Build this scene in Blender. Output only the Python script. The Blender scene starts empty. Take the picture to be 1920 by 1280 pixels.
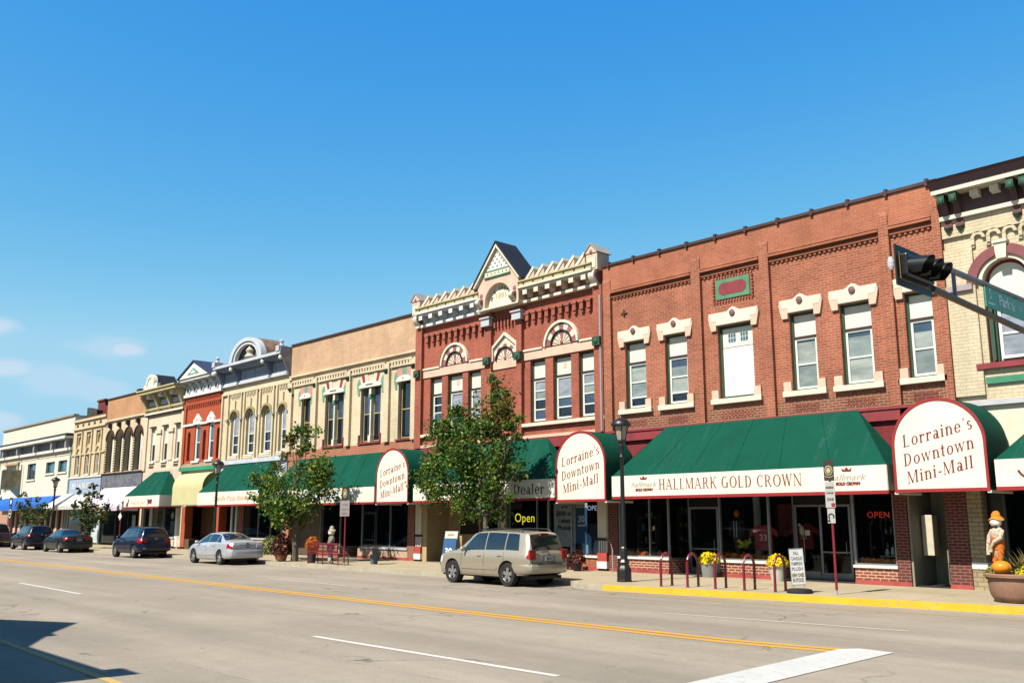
import bpy, bmesh, math, random
from mathutils import Vector, Matrix
from math import radians as R, sin, cos, pi
random.seed(7)
SC = bpy.context.scene
COL = SC.collection

# ---------------------------------------------------------------- camera, sky, sun, exposure
EYE = 2.05
cam = bpy.data.cameras.new("camera"); cob = bpy.data.objects.new("camera", cam); COL.objects.link(cob)
cam.sensor_fit = 'HORIZONTAL'; cam.sensor_width = 36.0; cam.lens = 36.0*1755.0/1920.0
cam.clip_start = 0.1; cam.clip_end = 3000
cob.location = (0, 0, EYE)
cob.rotation_euler = (R(90+10.787), 0, R(47.056))
SC.camera = cob
SUN_EL = 50.0
SHX = 0.0                                   # sideways drift of the shadows per metre towards the facades
w = bpy.data.worlds.new("World"); SC.world = w; w.use_nodes = True
wn = w.node_tree.nodes; wl = w.node_tree.links; wn.clear()
sky = wn.new('ShaderNodeTexSky'); sky.sky_type = 'NISHITA'; sky.sun_disc = False
sky.sun_elevation = R(SUN_EL); sky.sun_rotation = R(180)+math.atan(SHX)
sky.altitude = 200; sky.air_density = 1.0; sky.dust_density = 0.35; sky.ozone_density = 2.5
hs = wn.new('ShaderNodeHueSaturation'); hs.inputs['Hue'].default_value = 0.5; hs.inputs['Saturation'].default_value = 1.0; hs.inputs['Value'].default_value = 1.0
bg = wn.new('ShaderNodeBackground'); bg.inputs[1].default_value = 0.0735
wo = wn.new('ShaderNodeOutputWorld')
sp = wn.new('ShaderNodeSeparateColor'); cbn = wn.new('ShaderNodeCombineColor'); wl.new(sky.outputs[0], sp.inputs[0])
pows = []
for k, (ex, co) in enumerate(((2.2,.340),(.94,1.275),(.20,4.08))):      # clear, saturated early autumn air
    pw = wn.new('ShaderNodeMath'); pw.operation = 'POWER'; pw.inputs[1].default_value = ex; ml = wn.new('ShaderNodeMath'); ml.operation = 'MULTIPLY'; ml.inputs[1].default_value = co
    wl.new(sp.outputs[k], pw.inputs[0]); wl.new(pw.outputs[0], ml.inputs[0]); pows.append(ml.outputs[0])
gm = wn.new('ShaderNodeMath'); gm.operation = 'SMOOTH_MIN'; gm.inputs[1].default_value = 4.5; gm.inputs[2].default_value = .8; wl.new(pows[1], gm.inputs[0])
g6 = wn.new('ShaderNodeMath'); g6.operation = 'MULTIPLY'; g6.inputs[1].default_value = .56; wl.new(gm.outputs[0], g6.inputs[0])
rm = wn.new('ShaderNodeMath'); rm.operation = 'SMOOTH_MIN'; rm.inputs[2].default_value = .5; wl.new(pows[0], rm.inputs[0]); wl.new(g6.outputs[0], rm.inputs[1])
wl.new(rm.outputs[0], cbn.inputs[0]); wl.new(gm.outputs[0], cbn.inputs[1]); wl.new(pows[2], cbn.inputs[2])
wl.new(cbn.outputs[0], hs.inputs['Color'])
# a few small fair-weather clouds low over the western end of the street, by direction in the sky
tc = wn.new('ShaderNodeTexCoord'); nz = wn.new('ShaderNodeTexNoise'); nz.inputs['Scale'].default_value = 16; nz.inputs['Detail'].default_value = 6; nz.inputs['Roughness'].default_value = .6
st = wn.new('ShaderNodeVectorMath'); st.operation = 'MULTIPLY'; st.inputs[1].default_value = (1, 1, 2.6); wl.new(tc.outputs['Generated'], st.inputs[0]); wl.new(st.outputs[0], nz.inputs['Vector'])
acc = None
for (dx, dy, dz), rad, op in (((-.925,.342,.165),.022,.45),((-.957,.228,.178),.030,.42),((-.961,.240,.140),.030,.4),((-.949,.288,.129),.05,.2),((-.938,.324,.124),.045,.2),((-.966,.243,.09),.03,.35),((-.936,.33,.168),.04,.2)):
    ds = wn.new('ShaderNodeVectorMath'); ds.operation = 'DISTANCE'; ds.inputs[1].default_value = (dx, dy, dz*2.6); wl.new(st.outputs[0], ds.inputs[0])
    ad = wn.new('ShaderNodeMath'); ad.operation = 'MULTIPLY_ADD'; ad.inputs[1].default_value = -1.6*rad; wl.new(nz.outputs['Fac'], ad.inputs[0]); wl.new(ds.outputs['Value'], ad.inputs[2])
    mr = wn.new('ShaderNodeMapRange'); mr.interpolation_type = 'SMOOTHSTEP'; mr.inputs[1].default_value = .25*rad; mr.inputs[2].default_value = -.45*rad; mr.inputs[3].default_value = 0; mr.inputs[4].default_value = op; wl.new(ad.outputs[0], mr.inputs[0])
    if acc is None: acc = mr.outputs[0]
    else:
        mm = wn.new('ShaderNodeMath'); mm.operation = 'MAXIMUM'; wl.new(acc, mm.inputs[0]); wl.new(mr.outputs[0], mm.inputs[1]); acc = mm.outputs[0]
mx = wn.new('ShaderNodeMixRGB'); wl.new(acc, mx.inputs[0]); wl.new(hs.outputs[0], mx.inputs[1]); mx.inputs[2].default_value = (5.6, 5.5, 5.9, 1)
zc = wn.new('ShaderNodeSeparateXYZ'); wl.new(tc.outputs['Generated'], zc.inputs[0])          # the zenith of very clear air is deeper
zr = wn.new('ShaderNodeMapRange'); zr.interpolation_type = 'SMOOTHSTEP'; zr.inputs[1].default_value = .52; zr.inputs[2].default_value = .88; zr.inputs[3].default_value = 1; zr.inputs[4].default_value = .5; wl.new(zc.outputs['Z'], zr.inputs[0])
zm = wn.new('ShaderNodeVectorMath'); zm.operation = 'SCALE'; wl.new(mx.outputs[0], zm.inputs[0]); wl.new(zr.outputs[0], zm.inputs['Scale'])
wl.new(zm.outputs[0], bg.inputs[0]); wl.new(bg.outputs[0], wo.inputs[0])

sl = bpy.data.lights.new("sun", 'SUN'); sl.energy = 5.0; sl.angle = R(.53); sl.color = (1, .93, .81)
so = bpy.data.objects.new("sun", sl); COL.objects.link(so); so.location = (-10, -40, 60)
hd = Vector((SHX, 1, 0)).normalized()*cos(R(SUN_EL)); so.rotation_euler = Vector((hd.x, hd.y, -sin(R(SUN_EL)))).to_track_quat('-Z', 'Y').to_euler()
vs = SC.view_settings; vs.view_transform = 'Standard'; vs.look = 'None'; vs.gamma = 1; vs.exposure = 1.04; vs.use_curve_mapping = False
SC.cycles.max_bounces = 6; SC.cycles.transparent_max_bounces = 12; SC.cycles.use_denoising = True

# ---------------------------------------------------------------- materials
def lin(c):
    return tuple(((x/255)/12.92 if x/255 <= .04045 else ((x/255+.055)/1.055)**2.4) for x in c)
MATS = {}
K = .60                                      # all paints are set for an exposure of one stop above neutral
def newmat(name):
    m = bpy.data.materials.new(name); m.use_nodes = True
    nt = m.node_tree; b = nt.nodes['Principled BSDF']
    return m, nt, b
def wpos(nt):
    return nt.nodes.new('ShaderNodeNewGeometry').outputs['Position']
def opos(nt):
    return nt.nodes.new('ShaderNodeTexCoord').outputs['Object']
def noise(nt, vec, scale, detail=4, rough=.6):
    n = nt.nodes.new('ShaderNodeTexNoise'); n.inputs['Scale'].default_value = scale; n.inputs['Detail'].default_value = detail; n.inputs['Roughness'].default_value = rough
    nt.links.new(vec, n.inputs['Vector']); return n.outputs['Fac']
def ramp(nt, fac, a, b, p0=.3, p1=.7):
    r = nt.nodes.new('ShaderNodeValToRGB'); r.color_ramp.elements[0].position = p0; r.color_ramp.elements[1].position = p1
    r.color_ramp.elements[0].color = (*a[:3], 1); r.color_ramp.elements[1].color = (*b[:3], 1)
    nt.links.new(fac, r.inputs[0]); return r.outputs[0]
def mixc(nt, fac, a, b, mode='MIX'):
    m = nt.nodes.new('ShaderNodeMixRGB'); m.blend_type = mode
    for i, v in ((0, fac), (1, a), (2, b)):
        if hasattr(v, 'is_output'): nt.links.new(v, m.inputs[i])
        elif i == 0: m.inputs[0].default_value = v
        else: m.inputs[i].default_value = (*v[:3], 1)
    return m.outputs[0]
def bump(nt, b, fac, strength, dist=.01):
    n = nt.nodes.new('ShaderNodeBump'); n.inputs['Strength'].default_value = strength; n.inputs['Distance'].default_value = dist
    nt.links.new(fac, n.inputs['Height']); nt.links.new(n.outputs[0], b.inputs['Normal'])
def plain(name, c, rough=.65, var=.14, scale=2.5, metal=0, coat=0, bmp=0, spec=.4, obj=False):
    if name in MATS: return MATS[name]
    c = tuple(x*K for x in c); m, nt, b = newmat(name); p = opos(nt) if obj else wpos(nt)
    f1 = noise(nt, p, scale, 5); f2 = noise(nt, p, scale*9, 3)
    col = ramp(nt, f1, [x*(1-var) for x in c], [min(1, x*(1+var)) for x in c], .32, .68)
    col = mixc(nt, .5*var, col, ramp(nt, f2, (.25, .25, .25), (1, 1, 1)), 'MULTIPLY')
    nt.links.new(col, b.inputs['Base Color'])
    b.inputs['Roughness'].default_value = rough; b.inputs['Metallic'].default_value = metal
    b.inputs['Coat Weight'].default_value = coat; b.inputs['Coat Roughness'].default_value = .05
    b.inputs['Specular IOR Level'].default_value = spec
    if bmp: bump(nt, b, f2, bmp, .01)
    MATS[name] = m; return m
def brick(name, c1, c2, mortar, w_=.26, h_=.088, ms=.014, stain=.28, bmp=.5):
    if name in MATS: return MATS[name]
    c1, c2, mortar = [tuple(x*K for x in q) for q in (c1, c2, mortar)]; m, nt, b = newmat(name); L = nt.links
    p = wpos(nt); s = nt.nodes.new('ShaderNodeSeparateXYZ'); L.new(p, s.inputs[0])
    a = nt.nodes.new('ShaderNodeMath'); a.operation = 'ADD'; L.new(s.outputs[0], a.inputs[0]); L.new(s.outputs[1], a.inputs[1])
    c = nt.nodes.new('ShaderNodeCombineXYZ'); L.new(a.outputs[0], c.inputs[0]); L.new(s.outputs[2], c.inputs[1])
    t = nt.nodes.new('ShaderNodeTexBrick'); L.new(c.outputs[0], t.inputs['Vector'])
    t.inputs['Scale'].default_value = 1; t.inputs['Brick Width'].default_value = w_; t.inputs['Row Height'].default_value = h_
    t.inputs['Mortar Size'].default_value = ms; t.inputs['Mortar Smooth'].default_value = .3; t.inputs['Bias'].default_value = -.1
    t.inputs['Color1'].default_value = (*c1, 1); t.inputs['Color2'].default_value = (*c2, 1); t.inputs['Mortar'].default_value = (*mortar, 1)
    big = noise(nt, p, .55, 6, .65)
    col = mixc(nt, stain, t.outputs['Color'], ramp(nt, big, (.45, .42, .40), (1.25, 1.22, 1.2), .3, .72), 'MULTIPLY')
    mps = nt.nodes.new('ShaderNodeMapping'); mps.inputs['Scale'].default_value = (1.6, 1.6, .22); L.new(p, mps.inputs[0])
    col = mixc(nt, stain*.55, col, ramp(nt, noise(nt, mps.outputs[0], 1.0, 6, .7), (.50,.47,.46), (1.16,1.15,1.13), .34, .62), 'MULTIPLY')      # rain streaks
    patch = noise(nt, p, 2.3, 3); col = mixc(nt, stain*.5, col, ramp(nt, patch, (.70,.66,.64), (1.12,1.12,1.12), .36, .60), 'MULTIPLY')
    fine = noise(nt, p, 14, 2)
    col = mixc(nt, .3, col, ramp(nt, fine, (.6, .6, .6), (1.2, 1.2, 1.2)), 'MULTIPLY')
    L.new(col, b.inputs['Base Color']); b.inputs['Roughness'].default_value = .85; b.inputs['Specular IOR Level'].default_value = .2
    iv = nt.nodes.new('ShaderNodeMath'); iv.operation = 'SUBTRACT'; iv.inputs[0].default_value = 1; L.new(t.outputs['Fac'], iv.inputs[1])
    bump(nt, b, iv.outputs[0], bmp, .008)
    MATS[name] = m; return m
def emit(name, c, s=1):
    if name in MATS: return MATS[name]
    m, nt, b = newmat(name); b.inputs['Base Color'].default_value = (*c, 1); b.inputs['Emission Color'].default_value = (*c, 1); b.inputs['Emission Strength'].default_value = s
    MATS[name] = m; return m
def shopglass(name='shop glass', tint=(.72, .76, .74), refl=1.0):
    if name in MATS: return MATS[name]
    m = bpy.data.materials.new(name); m.use_nodes = True; nt = m.node_tree; nt.nodes.clear()
    o = nt.nodes.new('ShaderNodeOutputMaterial'); mixs = nt.nodes.new('ShaderNodeMixShader')
    tr = nt.nodes.new('ShaderNodeBsdfTransparent'); tr.inputs[0].default_value = (*tint, 1)
    gl = nt.nodes.new('ShaderNodeBsdfGlossy'); gl.inputs['Roughness'].default_value = .02; gl.inputs['Color'].default_value = (refl, refl, refl, 1)
    lw = nt.nodes.new('ShaderNodeLayerWeight'); lw.inputs[0].default_value = .5
    pw = nt.nodes.new('ShaderNodeMath'); pw.operation = 'POWER'; pw.inputs[1].default_value = 4.0; nt.links.new(lw.outputs['Facing'], pw.inputs[0])
    fr = nt.nodes.new('ShaderNodeMath'); fr.operation = 'MULTIPLY_ADD'; fr.inputs[1].default_value = .6; fr.inputs[2].default_value = .022; nt.links.new(pw.outputs[0], fr.inputs[0])
    nt.links.new(fr.outputs[0], mixs.inputs[0]); nt.links.new(tr.outputs[0], mixs.inputs[1]); nt.links.new(gl.outputs[0], mixs.inputs[2]); nt.links.new(mixs.outputs[0], o.inputs[0])
    MATS[name] = m; return m
def pane_mat(name, c, rough=.04, coat=.6):
    """window glass coloured by whatever hangs right behind it, or by a painted sky reflection"""
    if name in MATS: return MATS[name]
    c = tuple(x*K for x in c); m, nt, b = newmat(name); p = wpos(nt)
    mp = nt.nodes.new('ShaderNodeMapping'); mp.inputs['Scale'].default_value = (1, 1, 3.0); nt.links.new(p, mp.inputs[0])
    f = noise(nt, mp.outputs[0], 1.1, 3)
    nt.links.new(ramp(nt, f, [x*.72 for x in c], [x*1.2 for x in c], .35, .65), b.inputs['Base Color'])
    b.inputs['Roughness'].default_value = rough; b.inputs['Specular IOR Level'].default_value = .65; b.inputs['Coat Weight'].default_value = coat; b.inputs['Coat Roughness'].default_value = .02
    bump(nt, b, noise(nt, p, 1.3, 2), .10, .05)
    MATS[name] = m; return m
def carpaint(name, c, metal=.5, rough=.32, dirt=.35):
    if name in MATS: return MATS[name]
    c = tuple(x*K for x in c); m, nt, b = newmat(name); p = opos(nt)
    s = nt.nodes.new('ShaderNodeSeparateXYZ'); nt.links.new(p, s.inputs[0])
    f = noise(nt, p, 3.5, 4)
    mr = nt.nodes.new('ShaderNodeMapRange'); mr.inputs[1].default_value = .25; mr.inputs[2].default_value = .85; nt.links.new(s.outputs[2], mr.inputs[0])
    ad = nt.nodes.new('ShaderNodeMath'); ad.operation = 'MULTIPLY_ADD'; nt.links.new(f, ad.inputs[0]); ad.inputs[1].default_value = .9; nt.links.new(mr.outputs[0], ad.inputs[2])
    dust = ramp(nt, ad.outputs[0], (1, 1, 1), (0, 0, 0), .45, 1.05)
    col = mixc(nt, dust, c, mixc(nt, dirt, c, (.24, .18, .12)))         # road dust on the sills
    nt.links.new(col, b.inputs['Base Color']); b.inputs['Metallic'].default_value = metal; b.inputs['Roughness'].default_value = rough
    b.inputs['Coat Weight'].default_value = .8 if dirt > .1 else .35; b.inputs['Coat Roughness'].default_value = .04; b.inputs['Specular IOR Level'].default_value = .5 if dirt > .1 else .25
    MATS[name] = m; return m
def leafmat(name, cols):
    if name in MATS: return MATS[name]
    m, nt, b = newmat(name); g = nt.nodes.new('ShaderNodeNewGeometry')
    r = nt.nodes.new('ShaderNodeValToRGB'); cr_ = r.color_ramp
    while len(cr_.elements) < len(cols): cr_.elements.new(.5)
    for i, (p, c) in enumerate(cols): cr_.elements[i].position = p; cr_.elements[i].color = (*[min(.9, x*K*1.75) for x in c], 1)
    nt.links.new(g.outputs['Random Per Island'], r.inputs[0]); cl = mixc(nt, .75, r.outputs[0], ramp(nt, noise(nt, g.outputs['Position'], 1.7, 3), (.42,.46,.45), (1.45,1.38,1.1), .36, .64), 'MULTIPLY'); nt.links.new(cl, b.inputs['Base Color'])
    b.inputs['Roughness'].default_value = .55; b.inputs['Specular IOR Level'].default_value = .22
    tr = nt.nodes.new('ShaderNodeBsdfTranslucent'); nt.links.new(cl, tr.inputs[0])
    ms = nt.nodes.new('ShaderNodeMixShader'); ms.inputs[0].default_value = .3
    nt.links.new(b.outputs[0], ms.inputs[1]); nt.links.new(tr.outputs[0], ms.inputs[2]); nt.links.new(ms.outputs[0], nt.nodes['Material Output'].inputs[0])
    MATS[name] = m; return m

# ---------------------------------------------------------------- mesh collecting and linking
EACH = {'pink_post','quoin_block','bracket','bracket_cap','modillion','pale_voussoir','maroon_voussoir','green_voussoir','pink_voussoir','fan_ray','carved_block','capital','stud','round_vent','vent_hole','frieze_panel','cresting_tooth','cresting_edge',
        'end_panel','green_springer','maroon_block','drop_ornament','impost','white_post','rope_column','column_fluting','transom_light','string_course','console','strut','orange_pilaster','dentil','castor','foot_plate','window_surround','sill_band','pink_band','hanger','door_seam'}
class MB:
    def __init__(s): s.v = []; s.f = []
    def poly(s, pts):
        n = len(s.v); s.v += [tuple(p) for p in pts]; s.f.append(tuple(range(n, n+len(pts)))); return s
    def box(s, x0, x1, y0, y1, z0, z1):
        n = len(s.v)
        s.v += [(x0,y0,z0),(x1,y0,z0),(x1,y1,z0),(x0,y1,z0),(x0,y0,z1),(x1,y0,z1),(x1,y1,z1),(x0,y1,z1)]
        s.f += [tuple(n+i for i in q) for q in ((3,2,1,0),(4,5,6,7),(0,1,5,4),(1,2,6,5),(2,3,7,6),(3,0,4,7))]; return s
    def prism(s, pts, ya, yb):
        """outline in x,z pushed from y=ya to y=yb"""
        n = len(s.v); k = len(pts)
        s.v += [(x, ya, z) for x, z in pts]+[(x, yb, z) for x, z in pts]
        s.f.append(tuple(range(n, n+k))); s.f.append(tuple(range(n+2*k-1, n+k-1, -1)))
        s.f += [(n+i, n+k+i, n+k+(i+1) % k, n+(i+1) % k) for i in range(k)]; return s
    def prismx(s, pts, xa, xb):
        """outline in y,z pushed along x"""
        n = len(s.v); k = len(pts)
        s.v += [(xa, y, z) for y, z in pts]+[(xb, y, z) for y, z in pts]
        s.f.append(tuple(range(n, n+k))); s.f.append(tuple(range(n+2*k-1, n+k-1, -1)))
        s.f += [(n+i, n+k+i, n+k+(i+1) % k, n+(i+1) % k) for i in range(k)]; return s
    def prismz(s, pts, za, zb):
        n = len(s.v); k = len(pts)
        s.v += [(x, y, za) for x, y in pts]+[(x, y, zb) for x, y in pts]
        s.f.append(tuple(range(n+k-1, n-1, -1))); s.f.append(tuple(range(n+k, n+2*k)))
        s.f += [(n+i, n+(i+1) % k, n+k+(i+1) % k, n+k+i) for i in range(k)]; return s
    def ring(s, cx, cz, r0, r1, a0, a1, ya, yb, n=16, ez=1.0):
        """arched band in the x,z plane, angles in degrees"""
        for i in range(n):
            a = R(a0+(a1-a0)*i/n); b = R(a0+(a1-a0)*(i+1)/n)
            P = lambda r, t: (cx+r*cos(t), cz+ez*r*sin(t))
            s.prism([P(r0, a), P(r1, a), P(r1, b), P(r0, b)], ya, yb)
        return s
    def lathe(s, prof, c=(0,0,0), n=20, sx=1, sy=1, caps=True):
        b = len(s.v); k = len(prof)
        for i in range(n):
            a = 2*pi*i/n
            s.v += [(c[0]+r*cos(a)*sx, c[1]+r*sin(a)*sy, c[2]+z) for r, z in prof]
        for i in range(n):
            j = (i+1) % n
            for q in range(k-1): s.f.append((b+i*k+q, b+j*k+q, b+j*k+q+1, b+i*k+q+1))
        if not caps: return s
        if prof[0][0] > 1e-5: s.f.append(tuple(b+i*k for i in range(n-1, -1, -1)))
        if prof[-1][0] > 1e-5: s.f.append(tuple(b+i*k+k-1 for i in range(n)))
        return s
    def lathey(s, prof, c, n=24, caps=True):
        """spun about the y axis"""
        t = MB().lathe(prof, (0,0,0), n, 1, 1, caps); b = len(s.v)
        s.v += [(c[0]+x, c[1]+z, c[2]+y) for x, y, z in t.v]; s.f += [tuple(b+i for i in f) for f in t.f]; return s
    def tube(s, pts, r, n=8):
        pts = [Vector(p) for p in pts]; rs = r if isinstance(r, (list, tuple)) else [r]*len(pts)
        b = len(s.v); up = Vector((0,0,1))
        for i, p in enumerate(pts):
            d = (pts[min(i+1, len(pts)-1)]-pts[max(i-1, 0)]).normalized()
            a = d.cross(up if abs(d.z) < .95 else Vector((0,1,0))).normalized(); c = d.cross(a)
            s.v += [tuple(p+a*(rs[i]*cos(2*pi*k/n))+c*(rs[i]*sin(2*pi*k/n))) for k in range(n)]
        for i in range(len(pts)-1):
            for k in range(n):
                s.f.append((b+i*n+k, b+i*n+(k+1) % n, b+(i+1)*n+(k+1) % n, b+(i+1)*n+k))
        s.f.append(tuple(b+k for k in range(n-1, -1, -1))); s.f.append(tuple(b+(len(pts)-1)*n+k for k in range(n))); return s
    def ball(s, c, rx, ry=None, rz=None, n=14, m=9):
        ry = rx if ry is None else ry; rz = rx if rz is None else rz
        prof = [(max(sin(pi*i/m), 0), -cos(pi*i/m)) for i in range(m+1)]
        t = MB().lathe(prof, (0,0,0), n); b = len(s.v)
        s.v += [(c[0]+x*rx, c[1]+y*ry, c[2]+z*rz) for x, y, z in t.v]; s.f += [tuple(b+i for i in f) for f in t.f]; return s
    def add(s, o, M=None):
        b = len(s.v); s.v += [tuple(M @ Vector(p)) if M else p for p in o.v]; s.f += [tuple(b+i for i in f) for f in o.f]; return s
    def map(s, fn): s.v = [tuple(fn(*p)) for p in s.v]; return s
    def pieces(s):
        """split into pieces that neither share a point nor touch"""
        par = list(range(len(s.v)))
        def fd(i):
            while par[i] != i: par[i] = par[par[i]]; i = par[i]
            return i
        for f in s.f:
            for i in f[1:]: par[fd(i)] = fd(f[0])
        isl = {}
        for f in s.f: isl.setdefault(fd(f[0]), []).append(f)
        G = []
        for fs in isl.values():
            vs_ = [s.v[i] for f in fs for i in f]; bb = [min(v[k] for v in vs_)-.004 for k in range(3)]+[max(v[k] for v in vs_)+.004 for k in range(3)]
            hit = [g for g in G if all(g[1][k] <= bb[k+3] and bb[k] <= g[1][k+3] for k in range(3))]
            ng = [list(fs), bb]
            for g in hit:
                ng[0] += g[0]; ng[1] = [min(ng[1][k], g[1][k]) for k in range(3)]+[max(ng[1][k], g[1][k]) for k in range(3, 6)]; G.remove(g)
            G.append(ng)
        out = []
        for fs, _ in G:
            q = MB(); ix = {}
            for f in fs:
                for i in f:
                    if i not in ix: ix[i] = len(q.v); q.v.append(s.v[i])
                q.f.append(tuple(ix[i] for i in f))
            out.append(q)
        return out
    def build(s, name, m, parent=None, smooth=False, world=True, bevel=0, ang=38, each=False):
        if each or name in EACH:
            for q in s.pieces(): o = q._build(name, m, parent, smooth, world, bevel, ang)
            return o
        return s._build(name, m, parent, smooth, world, bevel, ang)
    def _build(s, name, m, parent=None, smooth=False, world=True, bevel=0, ang=38):
        me = bpy.data.meshes.new(name); off = Vector((0,0,0))
        if parent and world:
            q = parent
            while q: off += q.location; q = q.parent
        me.from_pydata([(x-off.x, y-off.y, z-off.z) for x, y, z in s.v], [], s.f)
        bm = bmesh.new(); bm.from_mesh(me); bmesh.ops.remove_doubles(bm, verts=bm.verts, dist=1e-5) if smooth else None
        bmesh.ops.recalc_face_normals(bm, faces=bm.faces); bm.to_mesh(me); bm.free()
        if smooth:
            for p in me.polygons: p.use_smooth = True
            me.set_sharp_from_angle(angle=R(ang))
        me.materials.append(m); o = bpy.data.objects.new(name, me); COL.objects.link(o)
        if parent: o.parent = parent
        if bevel:
            bv = o.modifiers.new('bevel', 'BEVEL'); bv.width = bevel; bv.segments = 2; bv.limit_method = 'ANGLE'; bv.angle_limit = R(40)
        return o
def tag(o, label=None, cat=None, group=None, kind=None):
    if label: o['label'] = label
    if cat: o['category'] = cat
    if group: o['group'] = group
    if kind: o['kind'] = kind
    return o
def thing(name, label, cat, loc=(0,0,0), rz=0, group=None):
    o = bpy.data.objects.new(name, None); COL.objects.link(o); o.empty_display_size = .2
    o.location = loc; o.rotation_euler = (0, 0, rz); return tag(o, label, cat, group)
def dup(root, loc, rz=None, label=None):
    r = root.copy(); COL.objects.link(r); r.location = loc
    if rz is not None: r.rotation_euler = (0, 0, rz)
    if label: r['label'] = label
    for ch in list(root.children):
        c = ch.copy(); COL.objects.link(c); c.parent = r
        for g in ch.children:
            d = g.copy(); COL.objects.link(d); d.parent = c
    return r

# ---------------------------------------------------------------- lettering
def sans(txt, size=1.0, shear=0, spacing=1.0, bold=0):
    """flat mesh of the built-in font: list of (x, z) points and faces, left at 0, baseline 0"""
    cu = bpy.data.curves.new('t', 'FONT'); cu.body = txt; cu.size = size; cu.shear = shear; cu.space_character = spacing; cu.offset = bold; cu.resolution_u = 3
    ob = bpy.data.objects.new('t', cu); COL.objects.link(ob)
    dg = bpy.context.evaluated_depsgraph_get(); ev = ob.evaluated_get(dg); me = ev.to_mesh()
    t = MB(); t.v = [(v.co.x, 0, v.co.y) for v in me.vertices]; t.f = [tuple(p.vertices) for p in me.polygons]
    ev.to_mesh_clear(); bpy.data.objects.remove(ob); bpy.data.curves.remove(cu)
    return t
T_, t_ = .15, .055
def _stem(m, x, z0, z1, top=1, bot=1, w=None, ser=.075):
    w = w or T_; m.poly([(x,0,z0),(x+w,0,z0),(x+w,0,z1),(x,0,z1)])
    e = .001
    if bot: m.poly([(x-ser,e,z0),(x+w+ser,e,z0),(x+w+ser,e,z0+.05),(x-ser,e,z0+.05)])
    if top == 1: m.poly([(x-ser,e,z1-.05),(x+w+ser,e,z1-.05),(x+w+ser,e,z1),(x-ser,e,z1)])
    if top == 2: m.poly([(x-ser-.02,e,z1-.09),(x+w,e,z1-.04),(x+w,e,z1),(x-ser-.02,e,z1-.04)])
def _arc(m, cx, cz, rx, rz, a0, a1, T=None, t=None, n=14):
    T = T or T_; t = t or t_; e = .002
    for i in range(n):
        a = R(a0+(a1-a0)*i/n); b = R(a0+(a1-a0)*(i+1)/n)
        m.poly([(cx+(rx-T)*cos(a),e,cz+(rz-t)*sin(a)),(cx+rx*cos(a),e,cz+rz*sin(a)),(cx+rx*cos(b),e,cz+rz*sin(b)),(cx+(rx-T)*cos(b),e,cz+(rz-t)*sin(b))])
def _bar(m, x0, x1, z, h=.05): m.poly([(x0,.003,z),(x1,.003,z),(x1,.003,z+h),(x0,.003,z+h)])
def _diag(m, x0, z0, x1, z1, w): m.poly([(x0,.004,z0),(x0+w,.004,z0),(x1+w,.004,z1),(x1,.004,z1)])
def _ser(m, x0, x1, z): _bar(m, x0, x1, z)
X_ = .68
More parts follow.
